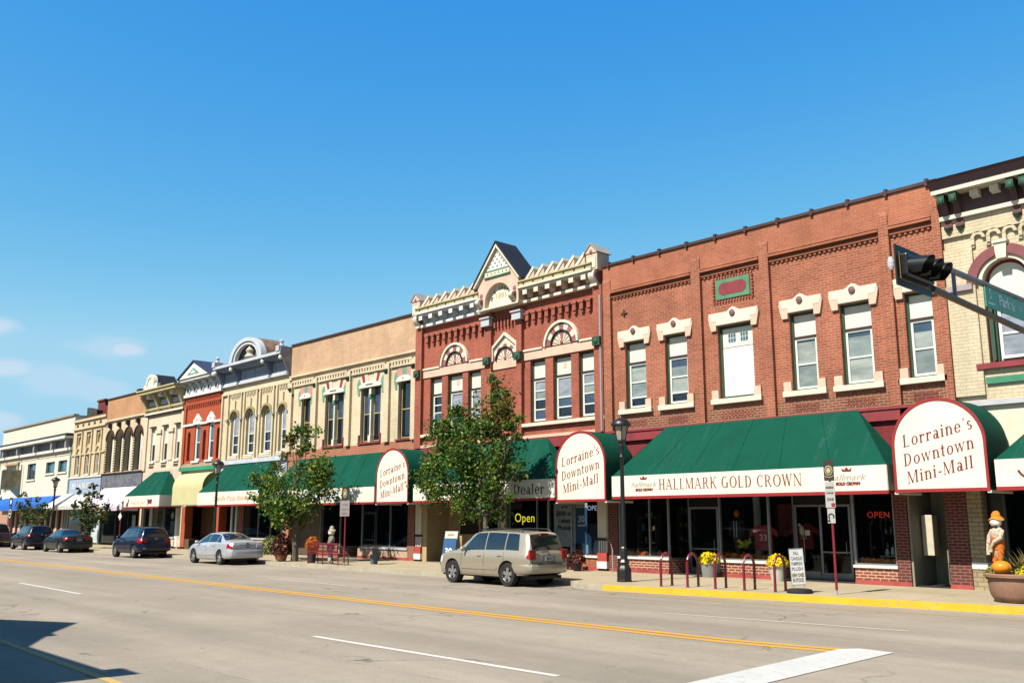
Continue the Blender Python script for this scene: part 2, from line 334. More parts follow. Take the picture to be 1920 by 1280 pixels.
def glyph(ch):
    m = MB(); S = lambda *a, **k: _stem(m, *a, **k)
    if ch == ' ': return m, .34
    if ch == 'L': S(.09,0,1); _bar(m,.09,.62,0); m.poly([(.57,.001,0),(.62,.001,0),(.62,.001,.26),(.59,.001,.26)]); return m, .72
    if ch == 'D': S(.09,0,1); _arc(m,.32,.5,.42,.5,-90,90); _bar(m,.15,.34,.95); _bar(m,.15,.34,0); return m, .84
    if ch == 'M': S(.07,0,1,w=.06,top=0); _diag(m,.40,0,.05,1,.13); _diag(m,.40,0,.78,1,.05); S(.78,0,1); _bar(m,-.0,.2,.95); return m, 1.06
    if ch == 'H': S(.09,0,1); S(.60,0,1); _bar(m,.15,.65,.48); return m, .88
    if ch == 'A': _diag(m,.03,0,.36,1,.05); _diag(m,.66,0,.33,1,.14); _bar(m,.16,.66,.3); _bar(m,-.03,.2,0); _bar(m,.58,.9,0); return m, .90
    if ch == 'R': S(.09,0,1); _arc(m,.34,.74,.30,.26,-90,90); _bar(m,.15,.36,.95); _bar(m,.15,.36,.48); _diag(m,.60,0,.34,.5,.14); _bar(m,.58,.82,0); return m, .84
    if ch == 'K': S(.09,0,1); _diag(m,.18,.42,.62,1,.05); _diag(m,.60,0,.30,.58,.14); _bar(m,.54,.80,.95); _bar(m,.54,.84,0); return m, .86
    if ch == 'G': _arc(m,.44,.5,.40,.52,50,318); S(.62,.02,.46,bot=0); return m, .88
    if ch == 'C': _arc(m,.44,.5,.40,.52,48,312); m.poly([(.68,.001,.68),(.72,.001,.68),(.72,.001,1),(.69,.001,1)]); return m, .80
    if ch == 'O': _arc(m,.46,.5,.42,.52,0,360,n=24); return m, .92
    if ch == 'W': _diag(m,.26,0,.03,1,.14); _diag(m,.27,0,.52,1,.05); _diag(m,.70,0,.46,1,.14); _diag(m,.72,0,.98,1,.05); _bar(m,-.03,.26,.95); _bar(m,.42,.66,.95); _bar(m,.88,1.12,.95); return m, 1.12
    if ch == 'N': S(.1,0,1,w=.05); _diag(m,.66,0,.06,1,.15); S(.74,0,1,w=.05); return m, .90
    if ch == 'E': S(.09,0,1); _bar(m,.09,.60,0); _bar(m,.09,.58,.95); _bar(m,.2,.48,.48); m.poly([(.56,.001,0),(.60,.001,0),(.60,.001,.22),(.58,.001,.22)]); return m, .70
    if ch == 'T': S(.3,0,1,top=0); _bar(m,.02,.72,.95); m.poly([(.02,.001,.78),(.05,.001,.78),(.07,.001,.98),(.02,.001,.98)]); m.poly([(.69,.001,.78),(.72,.001,.78),(.72,.001,.98),(.67,.001,.98)]); return m, .76
    if ch == 'I': S(.1,0,1); return m, .36
    if ch == 'l': S(.08,0,1,top=2); return m, .34
    if ch == 'i': S(.08,0,X_,top=2); m.poly([(.08,.001,.82),(.22,.001,.82),(.22,.001,.97),(.08,.001,.97)]); return m, .34
    if ch == 'n': S(.08,0,X_,top=2); _arc(m,.34,.42,.26,.27,0,165); S(.47,0,.44,top=0); return m, .70
    if ch == 'r': S(.08,0,X_,top=2); _arc(m,.34,.42,.22,.26,60,165); m.poly([(.38,.001,.5),(.52,.001,.5),(.52,.001,.64),(.38,.001,.66)]); return m, .54
    if ch == 'o': _arc(m,.34,.34,.30,.36,0,360,n=20); return m, .68
    if ch == 'e': _arc(m,.33,.34,.29,.36,0,330,n=20); _bar(m,.08,.60,.34); return m, .64
    if ch == 'a': _arc(m,.26,.20,.22,.21,0,360,n=16); S(.38,.04,.5,top=0,bot=0); _arc(m,.29,.46,.225,.24,0,150); _bar(m,.4,.64,0,.06); return m, .64
    if ch == 's': _arc(m,.26,.50,.20,.195,35,270); _arc(m,.27,.175,.22,.195,-145,90); return m, .52
    if ch == 't': S(.12,.06,.9,top=0,bot=0); _bar(m,.0,.40,.62,.06); _arc(m,.29,.12,.17,.13,180,320); return m, .44
    if ch == 'w': _diag(m,.22,0,.03,X_,.12); _diag(m,.23,0,.44,X_,.05); _diag(m,.58,0,.40,X_,.12); _diag(m,.60,0,.82,X_,.05); _bar(m,-.03,.22,X_-.05); _bar(m,.36,.56,X_-.05); _bar(m,.74,.94,X_-.05); return m, .96
    if ch == 'p': S(.08,-.3,X_,top=2); _arc(m,.34,.34,.28,.35,-150,150); return m, .70
    if ch == '-': _bar(m,.06,.36,.28,.09); return m, .44
    if ch == "'": m.poly([(.10,.001,1.0),(.22,.001,1.0),(.16,.001,.72),(.12,.001,.72)]); return m, .30
    return m, .4
def serif(txt, size=1.0, track=.06):
    out = MB(); x = 0
    for ch in txt:
        g, a = glyph(ch); out.add(g, Matrix.Translation((x, 0, 0))); x += a+track
    x -= track
    out.v = [(p[0]*size, p[1]*.6, p[2]*size) for p in out.v]; return out, x*size
def put(dst, src, x, y, z, width=None, cen=False, sx=1.0, sz=1.0):
    """drop flat lettering on a plane y = const, facing the street; small steps in y are kept so strokes do not share a plane"""
    xs = [p[0] for p in src.v]
    if width: sx = width/(max(xs)-min(xs))
    x0 = min(xs)*sx; wd = (max(xs)-min(xs))*sx
    dx = x-x0-(wd/2 if cen else 0); b = len(dst.v)
    dst.v += [(dx+p[0]*sx, y-p[1]-.004, z+p[2]*sz) for p in src.v]; dst.f += [tuple(b+i for i in f) for f in src.f]; return dst

# ---------------------------------------------------------------- colours
FY = 27.6; SW = .15
CREAM = plain('cream paint', (.80,.73,.58), var=.08); WHITE = plain('white paint', (.84,.83,.78), var=.06); OFFW = plain('off white canvas', (.84,.80,.68), rough=.8, var=.07, scale=1.2)
PEACH = plain('peach paint', (.76,.53,.40), var=.10); MAROON = plain('maroon paint', (.28,.035,.042), var=.18); RED = plain('red trim', (.36,.022,.025), rough=.5, var=.1)
DKGREEN = plain('dark green paint', (.02,.085,.045), var=.2); MIDGREEN = plain('grey green paint', (.10,.27,.15), var=.15); BLACKP = plain('black paint', (.012,.012,.014), rough=.4, var=.2)
BROWN = plain('dark brown coping', (.06,.022,.018), var=.25); GREY = plain('grey stone', (.36,.36,.36)); LTGREY = plain('pale grey paint', (.55,.56,.60), var=.06); ALU = plain('aluminium frame', (.42,.43,.43), rough=.35, metal=.6, var=.05)
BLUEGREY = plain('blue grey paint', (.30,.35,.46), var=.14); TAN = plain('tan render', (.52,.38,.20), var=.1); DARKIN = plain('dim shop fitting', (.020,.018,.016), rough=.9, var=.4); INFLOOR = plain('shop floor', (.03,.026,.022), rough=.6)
DARKIN2 = plain('dim shop goods', (.07,.05,.04), rough=.8, var=.5, scale=6)
SLATE = plain('dark slate', (.018,.020,.028), rough=.6, var=.4, scale=8); RUST = plain('rusty sheet metal', (.26,.16,.11), var=.45, scale=3); ROOF = plain('roof felt', (.05,.05,.05), rough=.9)
def canvas():
    m, nt, b = newmat('green canvas'); p = wpos(nt)
    mp = nt.nodes.new('ShaderNodeMapping'); mp.inputs['Scale'].default_value = (5, .35, .35); nt.links.new(p, mp.inputs[0])
    col = ramp(nt, noise(nt, p, .9, 4), (.0012,.040,.026), (.0016,.050,.032), .3, .7)
    st = ramp(nt, noise(nt, mp.outputs[0], 1.0, 5, .7), (0,0,0), (.13,.13,.13), .54, .76)
    sp = mixc(nt, 1, st, ramp(nt, noise(nt, p, 9, 4, .7), (.1,.1,.1), (1,1,1), .42, .66), 'MULTIPLY')
    nt.links.new(mixc(nt, sp, col, (.16,.25,.22)), b.inputs['Base Color']); b.inputs['Roughness'].default_value = .75; b.inputs['Specular IOR Level'].default_value = .08
    bump(nt, b, noise(nt, mp.outputs[0], .8, 3), .25, .03); MATS['green canvas'] = m; return m
GREENCAN = canvas(); LAV = plain('lavender canvas', (.66,.56,.68), rough=.8, var=.04); YELCAN = plain('pale yellow canvas', (.60,.56,.30), rough=.8, var=.06)
BLUECAN = plain('bright blue canvas', (.004,.13,.60), rough=.7, var=.08); WHCAN = plain('white canvas', (.78,.80,.76), rough=.8, var=.05)
BR9 = brick('orange brick', (.47,.148,.082), (.34,.108,.064), (.54,.30,.205), ms=.011, stain=.42); BR9P = brick('parapet brick', (.52,.178,.098), (.44,.148,.083), (.51,.25,.165), ms=.010, stain=.42)
BR9D = brick('sooty brick', (.20,.075,.05), (.30,.10,.06), (.42,.27,.18)); BRBULK = brick('pink bulkhead brick', (.26,.055,.035), (.34,.09,.06), (.62,.42,.30), ms=.018)
BRPIER = brick('dark pier brick', (.15,.04,.035), (.20,.05,.04), (.30,.17,.14), ms=.015); BRMAR = brick('maroon brick', (.27,.04,.042), (.24,.035,.04), (.22,.04,.042), ms=.01)
BR8 = brick('red brick', (.46,.118,.072), (.36,.09,.058), (.50,.235,.17), ms=.010, stain=.42)
BR7 = brick('cream brick', (.84,.71,.50), (.78,.65,.45), (.68,.56,.39), ms=.009, bmp=.3); BR7P = brick('tan parapet brick', (.66,.42,.255), (.58,.36,.215), (.74,.55,.38), ms=.012, bmp=.4, stain=.34)
BR7R = brick('salmon brick', (.46,.15,.085), (.40,.12,.07), (.60,.34,.22), ms=.016)
BR6 = brick('straw brick', (.84,.72,.50), (.78,.66,.45), (.64,.53,.35), ms=.008, bmp=.25); BR5 = brick('vermilion brick', (.52,.105,.045), (.46,.09,.04), (.48,.12,.06), ms=.009, bmp=.3)
BR4 = brick('pale stucco brick', (.86,.74,.57), (.82,.70,.53), (.72,.58,.42), ms=.006, bmp=.15); BR3 = brick('buff brick', (.86,.71,.52), (.82,.66,.47), (.66,.48,.26), ms=.008, bmp=.2); BR3P = brick('clay parapet brick', (.60,.33,.17), (.56,.30,.15), (.60,.36,.2), ms=.008)
BR2 = brick('honey brick', (.82,.68,.47), (.76,.62,.42), (.58,.42,.22), ms=.009, bmp=.25); BR1 = plain('cream stucco', (.84,.75,.61), var=.09, scale=.8); BR10 = brick('ivory brick', (.75,.65,.46), (.70,.60,.41), (.58,.50,.35), ms=.011, w_=.32, h_=.10)
BRCR = brick('rough cream block', (.50,.42,.26), (.44,.36,.21), (.30,.22,.13), w_=.34, h_=.125, ms=.016)
GL_BLIND = pane_mat('glass over pale blinds', (.26,.31,.29)); GL_BLIND2 = pane_mat('glass over dusty blinds', (.36,.40,.36)); GL_BLUE = pane_mat('glass with painted sky', (.055,.085,.13)); GL_DARK = pane_mat('dark glass', (.008,.009,.012)); GL_GREYBLUE = pane_mat('glass over grey curtains', (.34,.37,.42)); GL_TEAL = pane_mat('teal glass', (.06,.16,.19))  # the blue pane has a sky reflection put into its base colour
GLASS = shopglass(); FANC = plain('fan cream', (.76,.68,.52)); FANM = plain('fan maroon', (.34,.12,.13))

# ---------------------------------------------------------------- ground, road, pavement, markings
def asphalt():
    m, nt, b = newmat('worn concrete road'); p = wpos(nt); L = nt.links
    mp = nt.nodes.new('ShaderNodeMapping'); mp.inputs['Scale'].default_value = (.035, .55, 1); L.new(p, mp.inputs[0])
    lanes = noise(nt, mp.outputs[0], 1.0, 4, .6)                       # long wheel-path bands along the street
    big = noise(nt, p, .22, 6, .62); fine = noise(nt, p, 26, 3, .7); mid = noise(nt, p, 3.2, 5, .7)
    col = ramp(nt, big, (.208,.182,.147), (.266,.232,.187), .32, .68)
    col = mixc(nt, .55, col, ramp(nt, lanes, (.70,.69,.68), (1.14,1.13,1.12), .36, .64), 'MULTIPLY')
    col = mixc(nt, .35, col, ramp(nt, mid, (.78,.77,.75), (1.12,1.12,1.12), .3, .7), 'MULTIPLY')
    col = mixc(nt, .5, col, ramp(nt, fine, (.72,.72,.72), (1.18,1.18,1.18), .3, .7), 'MULTIPLY')
    vo = nt.nodes.new('ShaderNodeTexVoronoi'); vo.feature = 'DISTANCE_TO_EDGE'; vo.inputs['Scale'].default_value = .16
    wv = nt.nodes.new('ShaderNodeVectorMath'); wv.operation = 'ADD'; nv = nt.nodes.new('ShaderNodeTexNoise'); nv.inputs['Scale'].default_value = .9; nv.inputs['Detail'].default_value = 6
    L.new(p, nv.inputs['Vector']); sc_ = nt.nodes.new('ShaderNodeVectorMath'); sc_.operation = 'SCALE'; sc_.inputs['Scale'].default_value = 2.2
    L.new(nv.outputs['Color'], sc_.inputs[0]); L.new(p, wv.inputs[0]); L.new(sc_.outputs[0], wv.inputs[1]); L.new(wv.outputs[0], vo.inputs['Vector'])
    crack = ramp(nt, vo.outputs['Distance'], (1,1,1), (0,0,0), .001, .006)
    gate = ramp(nt, noise(nt, p, .35, 3), (0,0,0), (.8,.8,.8), .47, .58)
    ck = mixc(nt, 1, crack, gate, 'MULTIPLY')
    col = mixc(nt, ck, col, (.045,.04,.035))
    sy = nt.nodes.new('ShaderNodeSeparateXYZ'); L.new(p, sy.inputs[0]); wob = noise(nt, p, .8, 5, .7); joint = None
    for y0, wd_ in ((12.05,.020),(8.1,.016),(16.1,.022),(19.9,.030),(6.2,.014)):
        a_ = nt.nodes.new('ShaderNodeMath'); a_.operation = 'MULTIPLY_ADD'; a_.inputs[1].default_value = .35; L.new(wob, a_.inputs[0]); L.new(sy.outputs[1], a_.inputs[2])
        s_ = nt.nodes.new('ShaderNodeMath'); s_.operation = 'SUBTRACT'; s_.inputs[1].default_value = y0+.175; L.new(a_.outputs[0], s_.inputs[0]); q_ = nt.nodes.new('ShaderNodeMath'); q_.operation = 'ABSOLUTE'; L.new(s_.outputs[0], q_.inputs[0])
        r_ = ramp(nt, q_.outputs[0], (1,1,1), (0,0,0), wd_*.4, wd_)
        joint = r_ if joint is None else mixc(nt, 1, joint, r_, 'LIGHTEN')
    joint = mixc(nt, 1, joint, ramp(nt, noise(nt, p, 1.1, 4), (0,0,0), (.6,.6,.6), .44, .60), 'MULTIPLY')
    col = mixc(nt, joint, col, (.06,.052,.045))
    agg = ramp(nt, noise(nt, p, 60, 2, .8), (.62,.62,.62), (1.3,1.3,1.3), .32, .68); col = mixc(nt, .40, col, agg, 'MULTIPLY')
    spots = nt.nodes.new('ShaderNodeTexNoise'); spots.inputs['Scale'].default_value = 2.6; spots.inputs['Detail'].default_value = 2; L.new(p, spots.inputs['Vector'])
    col = mixc(nt, ramp(nt, spots.outputs['Fac'], (0,0,0), (.45,.45,.45), .70, .78), col, (.085,.075,.065))
    L.new(col, b.inputs['Base Color']); b.inputs['Roughness'].default_value = .85; b.inputs['Specular IOR Level'].default_value = .25
    bump(nt, b, fine, .35, .008); return m
def pavemat():
    m, nt, b = newmat('pavement concrete'); p = wpos(nt); L = nt.links
    t = nt.nodes.new('ShaderNodeTexBrick'); L.new(p, t.inputs['Vector']); t.offset = 0
    t.inputs['Scale'].default_value = 1; t.inputs['Brick Width'].default_value = 1.75; t.inputs['Row Height'].default_value = 1.7; t.inputs['Mortar Size'].default_value = .012
    t.inputs['Color1'].default_value = (.315,.262,.180,1); t.inputs['Color2'].default_value = (.285,.238,.163,1); t.inputs['Mortar'].default_value = (.14,.115,.08,1)
    col = mixc(nt, .5, t.outputs['Color'], ramp(nt, noise(nt, p, .6, 6, .65), (.72,.70,.68), (1.15,1.15,1.14), .3, .7), 'MULTIPLY')
    col = mixc(nt, .35, col, ramp(nt, noise(nt, p, 18, 3), (.7,.7,.7), (1.15,1.15,1.15)), 'MULTIPLY')
    col = mixc(nt, ramp(nt, noise(nt, p, 1.7, 3), (0,0,0), (.4,.4,.4), .66, .76), col, (.11,.09,.07))
    L.new(col, b.inputs['Base Color']); b.inputs['Roughness'].default_value = .9; b.inputs['Specular IOR Level'].default_value = .2; return m
def paintmark(name, c, worn=.45):
    c = tuple(x*K for x in c)
    m, nt, b = newmat(name); p = wpos(nt)
    f = ramp(nt, noise(nt, p, 7, 6, .75), (1,1,1), (0,0,0), worn-.12, worn+.02)
    col = mixc(nt, f, mixc(nt, .3, c, ramp(nt, noise(nt, p, 1.1, 4), (.65,.65,.65), (1.1,1.1,1.1)), 'MULTIPLY'), (.215,.185,.145))
    nt.links.new(col, b.inputs['Base Color']); b.inputs['Roughness'].default_value = .75; return m
ROADM = asphalt(); PAVE = pavemat()
tag(MB().poly([(-900,-900,-.012),(900,-900,-.012),(900,900,-.012),(-900,900,-.012)]).build('ground', plain('dusty ground', (.30,.27,.21), var=.2, scale=.2)), kind='structure')
ROAD = tag(MB().poly([(-260,3.4,0),(260,3.4,0),(260,26,0),(-260,26,0)]).build('road', ROADM), kind='structure')
edge = [(-240,22.3),(-21.25,22.3),(-20.75,22.05),(-20.45,21.62),(-19.9,21.5),(-19.0,21.52),(-13.3,22.2),(-7.6,22.9),(-6.3,23.25),(-5.3,24.0),(-4.7,25.2),(-4.5,27),(-4.5,70)]
tag(MB().prismz(edge+[(-240,70)], -.01, SW).build('pavement', PAVE), kind='structure')
def strip_along(pts, wd, z0, z1, y_in=True):
    m = MB()
    n = []
    for i, p in enumerate(pts):
        a = Vector(pts[max(i-1,0)]); c = Vector(pts[min(i+1,len(pts)-1)]); d = (c-a).normalized(); n.append(Vector((-d.y, d.x)))
    for i in range(len(pts)-1):
        p, q = Vector(pts[i]), Vector(pts[i+1]); o1, o2 = n[i]*.006, n[i+1]*.006
        a, b_, c, d = p-o1, q-o2, q+n[i+1]*wd, p+n[i]*wd
        m.prismz([tuple(a), tuple(b_), tuple(c), tuple(d)], z0, z1)
    return m
KERBC = plain('kerb concrete', (.46,.41,.31), var=.15, rough=.9)
def kerbpaint():
    m, nt, b = newmat('yellow kerb paint'); p = wpos(nt)
    f = ramp(nt, noise(nt, p, 5.5, 6, .75), (1,1,1), (0,0,0), .34, .43)
    nt.links.new(mixc(nt, f, ramp(nt, noise(nt, p, 2, 4), (.52,.255,.005), (.58,.32,.010)), (.25,.20,.12)), b.inputs['Base Color']); b.inputs['Roughness'].default_value = .7; return m
tag(strip_along(edge[:6], .16, -.008, SW+.006).build('kerb', KERBC), kind='structure')
tag(strip_along([(-19.15,21.515)]+edge[5:9]+edge[9:12], .19, -.008, SW+.008).build('yellow_kerb', kerbpaint()), kind='structure')
YEL = paintmark('yellow road paint', (.74,.38,.03), .33); WHT = paintmark('white road paint', (.74,.73,.68), .36); FADE = paintmark('faded white paint', (.60,.56,.48), .42); WHTC = paintmark('fresh white paint', (.66,.66,.64), .42); YFADE = paintmark('faded yellow paint', (.66,.42,.12), .44)
def line(name, pts, wd, m, z=.005):
    q = MB()
    for i in range(len(pts)-1):
        (xa, ya), (xb, yb) = pts[i], pts[i+1]; d = (Vector((xb,yb))-Vector((xa,ya))).normalized(); nx, ny = -d.y*wd/2, d.x*wd/2
        q.poly([(xa-nx,ya-ny,z),(xb-nx,yb-ny,z),(xb+nx,yb+ny,z),(xa+nx,ya+ny,z)])
    return q.build(name, m, ROAD)
ctr = [(-240,15.2),(-60,14.85),(-42.0,14.5),(-24,14.25),(-15.2,14.18),(-9.7,14.2),(-7.95,14.45)]
line('yellow_centre_line', [(x,y-.16) for x,y in ctr], .19, YEL); line('yellow_centre_line', [(x,y+.16) for x,y in ctr], .19, YEL)
for a, b_ in (((-34.6,9.85),(-28.3,9.68)),((-15.25,9.32),(-9.2,9.40)),((-52,10.0),(-47,9.95)),((-70,10.1),(-64,10.1))): line('white_lane_dash', [a,b_], .125, WHT)
for a, b_ in (((-69,18.3),(-63.7,18.2)),((-49.5,17.5),(-44.4,17.45)),((-31.2,17.1),(-26,17.05)),((-13.6,17.33),(-8.3,17.92))): line('faded_lane_dash', [a,b_], .12, FADE)
line('parking_edge_line', [(-40,4.95),(-26,5.0),(-18.4,5.02),(-12.9,4.88),(-7,4.8)], .13, YFADE)
line('faded_kerb_line', [(-18.5,20.75),(-13.5,21.0),(-9,21.45),(-6,21.75)], .10, YFADE)
for x in (-53.2,-46.6,-40.0,-33.4,-27.2): line('parking_bay_mark', [(x,20.1),(x+.02,22.28)], .10, FADE)
sb = MB().poly([(-7.95,14.62,.009),(-7.75,14.92,.009),(-7.15,14.84,.009),(-6.72,5.0,.009),(-7.35,5.0,.009)])
sb.build('white_stop_line', WHTC, ROAD)

# ---------------------------------------------------------------- facade helpers (metres along the street, height, distance proud of the wall plane)
def fb(m, x0, x1, z0, z1, o0, o1): return m.box(x0, x1, FY-o1, FY-o0, z0, z1)
def fp(m, pts, o0, o1): return m.prism(pts, FY-o1, FY-o0)
def one(fn, name, mat, root, *a, **k):
    m = MB(); fn(m, *a); return m.build(name, mat, root, **k)
def archpts(xa, xb, zs, rise, n=14):
    c = (xa+xb)/2; a = (xb-xa)/2
    return [(c-a*cos(pi*i/n), zs+rise*sin(pi*i/n)) for i in range(n+1)]
def wallsheet(m, x0, x1, z0, z1, o, ops, depth=.25):
    xs = sorted({x0, x1}|{v for q in ops for v in q[:2]}); zs = sorted({z0, z1}|{v for q in ops for v in q[2:4]})
    Y = FY-o
    for i in range(len(xs)-1):
        for j in range(len(zs)-1):
            cx, cz = (xs[i]+xs[i+1])/2, (zs[j]+zs[j+1])/2
            if any(q[0] < cx < q[1] and q[2] < cz < q[3] for q in ops): continue
            m.poly([(xs[i],Y,zs[j]),(xs[i+1],Y,zs[j]),(xs[i+1],Y,zs[j+1]),(xs[i],Y,zs[j+1])])
    for q in ops:
        xa, xb, za, zb = q[:4]; rise = q[4] if len(q) > 4 else 0; B = Y+depth; sp = zb-rise
        m.poly([(xa,Y,za),(xa,B,za),(xa,B,sp),(xa,Y,sp)]); m.poly([(xb,B,za),(xb,Y,za),(xb,Y,sp),(xb,B,sp)])
        m.poly([(xa,Y,za),(xb,Y,za),(xb,B,za),(xa,B,za)])
        if rise:
            P = archpts(xa, xb, sp, rise); k = len(P)//2
            for i in range(len(P)-1): m.poly([(P[i][0],Y,P[i][1]),(P[i+1][0],Y,P[i+1][1]),(P[i+1][0],B,P[i+1][1]),(P[i][0],B,P[i][1])])
            for i in range(k): m.poly([(xa,Y,zb),(P[i][0],Y,P[i][1]),(P[i+1][0],Y,P[i+1][1])])
            for i in range(k, len(P)-1): m.poly([(xb,Y,zb),(P[i][0],Y,P[i][1]),(P[i+1][0],Y,P[i+1][1])])
        else: m.poly([(xa,B,zb),(xb,B,zb),(xb,Y,zb),(xa,Y,zb)])
    return m
def building(name, label, x0, x1, ztop, side, roofz=None, depth=13, ceil=3.15):
    g = .006; x0 += g; x1 -= g
    root = thing(name, label, 'building', ((x0+x1)/2, FY, 0)); root['x0'] = x0
    rz = roofz or ztop-.45
    m = MB(); m.box(x0, x0+.2, FY+.02, FY+depth, .05, ztop); m.box(x1-.2, x1, FY+.02, FY+depth, .05, ztop); m.box(x0+.2, x1-.2, FY+depth-.25, FY+depth, .05, ztop); m.box(x0+.2, x1-.2, FY+.06, FY+.3, rz, ztop-.02)
    m.build('side_wall', side, root)
    MB().box(x0+.2, x1-.2, FY+.3, FY+depth-.25, rz-.2, rz).build('roof', ROOF, root)
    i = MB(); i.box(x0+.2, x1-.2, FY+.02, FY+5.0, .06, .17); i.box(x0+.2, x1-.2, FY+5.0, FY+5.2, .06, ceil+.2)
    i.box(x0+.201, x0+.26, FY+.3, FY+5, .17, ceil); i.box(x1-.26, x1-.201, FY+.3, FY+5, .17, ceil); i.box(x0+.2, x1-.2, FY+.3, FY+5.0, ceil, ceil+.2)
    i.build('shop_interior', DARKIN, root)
    return root
def window(root, xa, xb, za, zb, rise=0, depth=.2, frame=WHITE, fw=.06, pane=GL_DARK, sash=None, sw=.06, panel=None, mull=(), rail=(.5,), sill=None, lo=None, hood=None, name='window', td=0):
    Y = FY+depth; f = MB(); sp = zb-rise
    def rim(m, xa, xb, za, zb, rise, wd, ya, yb):
        sp = zb-rise
        m.box(xa, xa+wd, ya, yb, za, sp); m.box(xb-wd, xb, ya, yb, za, sp); m.box(xa+wd, xb-wd, ya+.001, yb-.001, za, za+wd)
        if rise:
            A = archpts(xa, xb, sp, rise); B = archpts(xa+wd, xb-wd, sp, max(rise-wd, .02))
            for i in range(len(A)-1): m.prism([A[i], A[i+1], B[i+1], B[i]], ya, yb)
        else: m.box(xa+wd, xb-wd, ya+.001, yb-.001, zb-wd, zb)
    rim(f, xa, xb, za, zb, rise, fw, Y-.09, Y)
    w_ = f.build(name, frame, root)
    ia, ib, ja, jb = xa+fw, xb-fw, za+fw, zb-fw
    if panel:
        pm, pz = panel; MB().box(ia, ib, Y-.05, Y-.02, pz, jb).build('transom_panel', pm, w_)
        MB().box(ia, ib, Y-.11, Y-.01, pz-.06, pz).build('transom_bar', BROWN if frame is DKGREEN else frame, w_); jb = pz-.06
    s = MB()
    if sash:
        rim(s, ia, ib, ja, jb, rise-fw if (rise and not panel) else 0, sw, Y-.07, Y-.015)
        ga, gb, ha, hb = ia+sw, ib-sw, ja+sw, jb-sw
    else: ga, gb, ha, hb = ia, ib, ja, jb
    zr = [ha+(hb-ha)*r for r in rail]
    for z in zr: s.box(ga, gb, Y-.062, Y-.022, z-.025, z+.025)
    for x in mull: s.box(x-.03, x+.03, Y-.066, Y-.018, ha, hb)
    if s.v: s.build('sash', sash or frame, w_)
    def glass(z0, z1, m, top):
        if top and rise and not panel:
            r = rise-fw-(sw if sash else 0); A = archpts(ga, gb, z1-r, r)
            MB().poly([(ga,Y-.03,z0),(gb,Y-.03,z0)]+[(x,Y-.03,z) for x, z in reversed(A)]).build('pane', m, w_)
        else: MB().poly([(ga,Y-.03,z0),(gb,Y-.03,z0),(gb,Y-.03,z1),(ga,Y-.03,z1)]).build('pane', m, w_)
    zs = [ha]+zr+[hb]; ms = lo or [pane]*(len(zs)-1)
    for i in range(len(zs)-1):
        top = i == len(zs)-2
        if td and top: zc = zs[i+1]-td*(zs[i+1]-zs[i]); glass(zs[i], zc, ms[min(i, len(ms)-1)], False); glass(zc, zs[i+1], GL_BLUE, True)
        else: glass(zs[i], zs[i+1], ms[min(i, len(ms)-1)], top)
    if sill:
        sm, e, h, o = sill; one(lambda m: fb(m, xa-e, xb+e, za-h, za, -depth+.02, o), 'sill', sm, w_)
    return w_
def shopwin(root, xa, xb, z0, z1, frame=ALU, inset=.06, mull=(), name='shop_window', sillm=None, back=None):
    Y = FY+inset; f = MB(); k = .05
    f.box(xa, xa+k, Y-.05, Y+.05, z0, z1); f.box(xb-k, xb, Y-.05, Y+.05, z0, z1); f.box(xa+k, xb-k, Y-.049, Y+.049, z0, z0+k); f.box(xa+k, xb-k, Y-.049, Y+.049, z1-k, z1)
    for x in mull: f.box(x-k/2, x+k/2, Y-.045, Y+.045, z0+k, z1-k)
    w_ = f.build(name, frame, root)
    MB().poly([(xa+k,Y,z0+k),(xb-k,Y,z0+k),(xb-k,Y,z1-k),(xa+k,Y,z1-k)]).build('pane', GLASS, w_)
    if sillm: one(lambda m: fb(m, xa-.03, xb+.03, z0-.08, z0, -inset-.08, .09), 'sill', sillm, w_)
    return w_
def shopdoor(root, xa, xb, y, z1, frame=ALU, z0=.17):
    k = .075; f = MB(); f.box(xa, xa+k, y-.03, y+.03, z0, z1); f.box(xb-k, xb, y-.03, y+.03, z0, z1); f.box(xa+k, xb-k, y-.029, y+.029, z1-k, z1); f.box(xa+k, xb-k, y-.029, y+.029, z0, z0+.2); f.box(xa+k, xb-k, y-.028, y+.028, 1.0, 1.05)
    d = f.build('door', frame, root)
    MB().poly([(xa+k,y,z0+.2),(xb-k,y,z0+.2),(xb-k,y,z1-k),(xa+k,y,z1-k)]).build('pane', GLASS, d)
    MB().tube([(xb-.16,y-.03,.95),(xb-.16,y-.09,.97),(xb-.16,y-.09,1.35),(xb-.16,y-.03,1.37)], .014, 6).build('handle', ALU, d)
    return d
def scroll(m, x, z0, z1, out, wd):
    """carved console bracket: a C curve seen from the side, its back on the wall"""
    h = z1-z0; n = 10; P = []
    for i in range(n+1):
        t = i/n; P.append((FY-out*(.22+.78*(t**1.6))*(1 if t < .86 else 1-.25*(t-.86)/.14), z0+h*t))
    m.prismx([(FY, z0)]+P+[(FY, z1)], x-wd/2, x+wd/2)
    m.prismx([(FY-out*.18+.09*cos(a*.7), z0+h*.10+.09*sin(a*.7)) for a in range(9)], x-wd*.7, x+wd*.7)
    return m
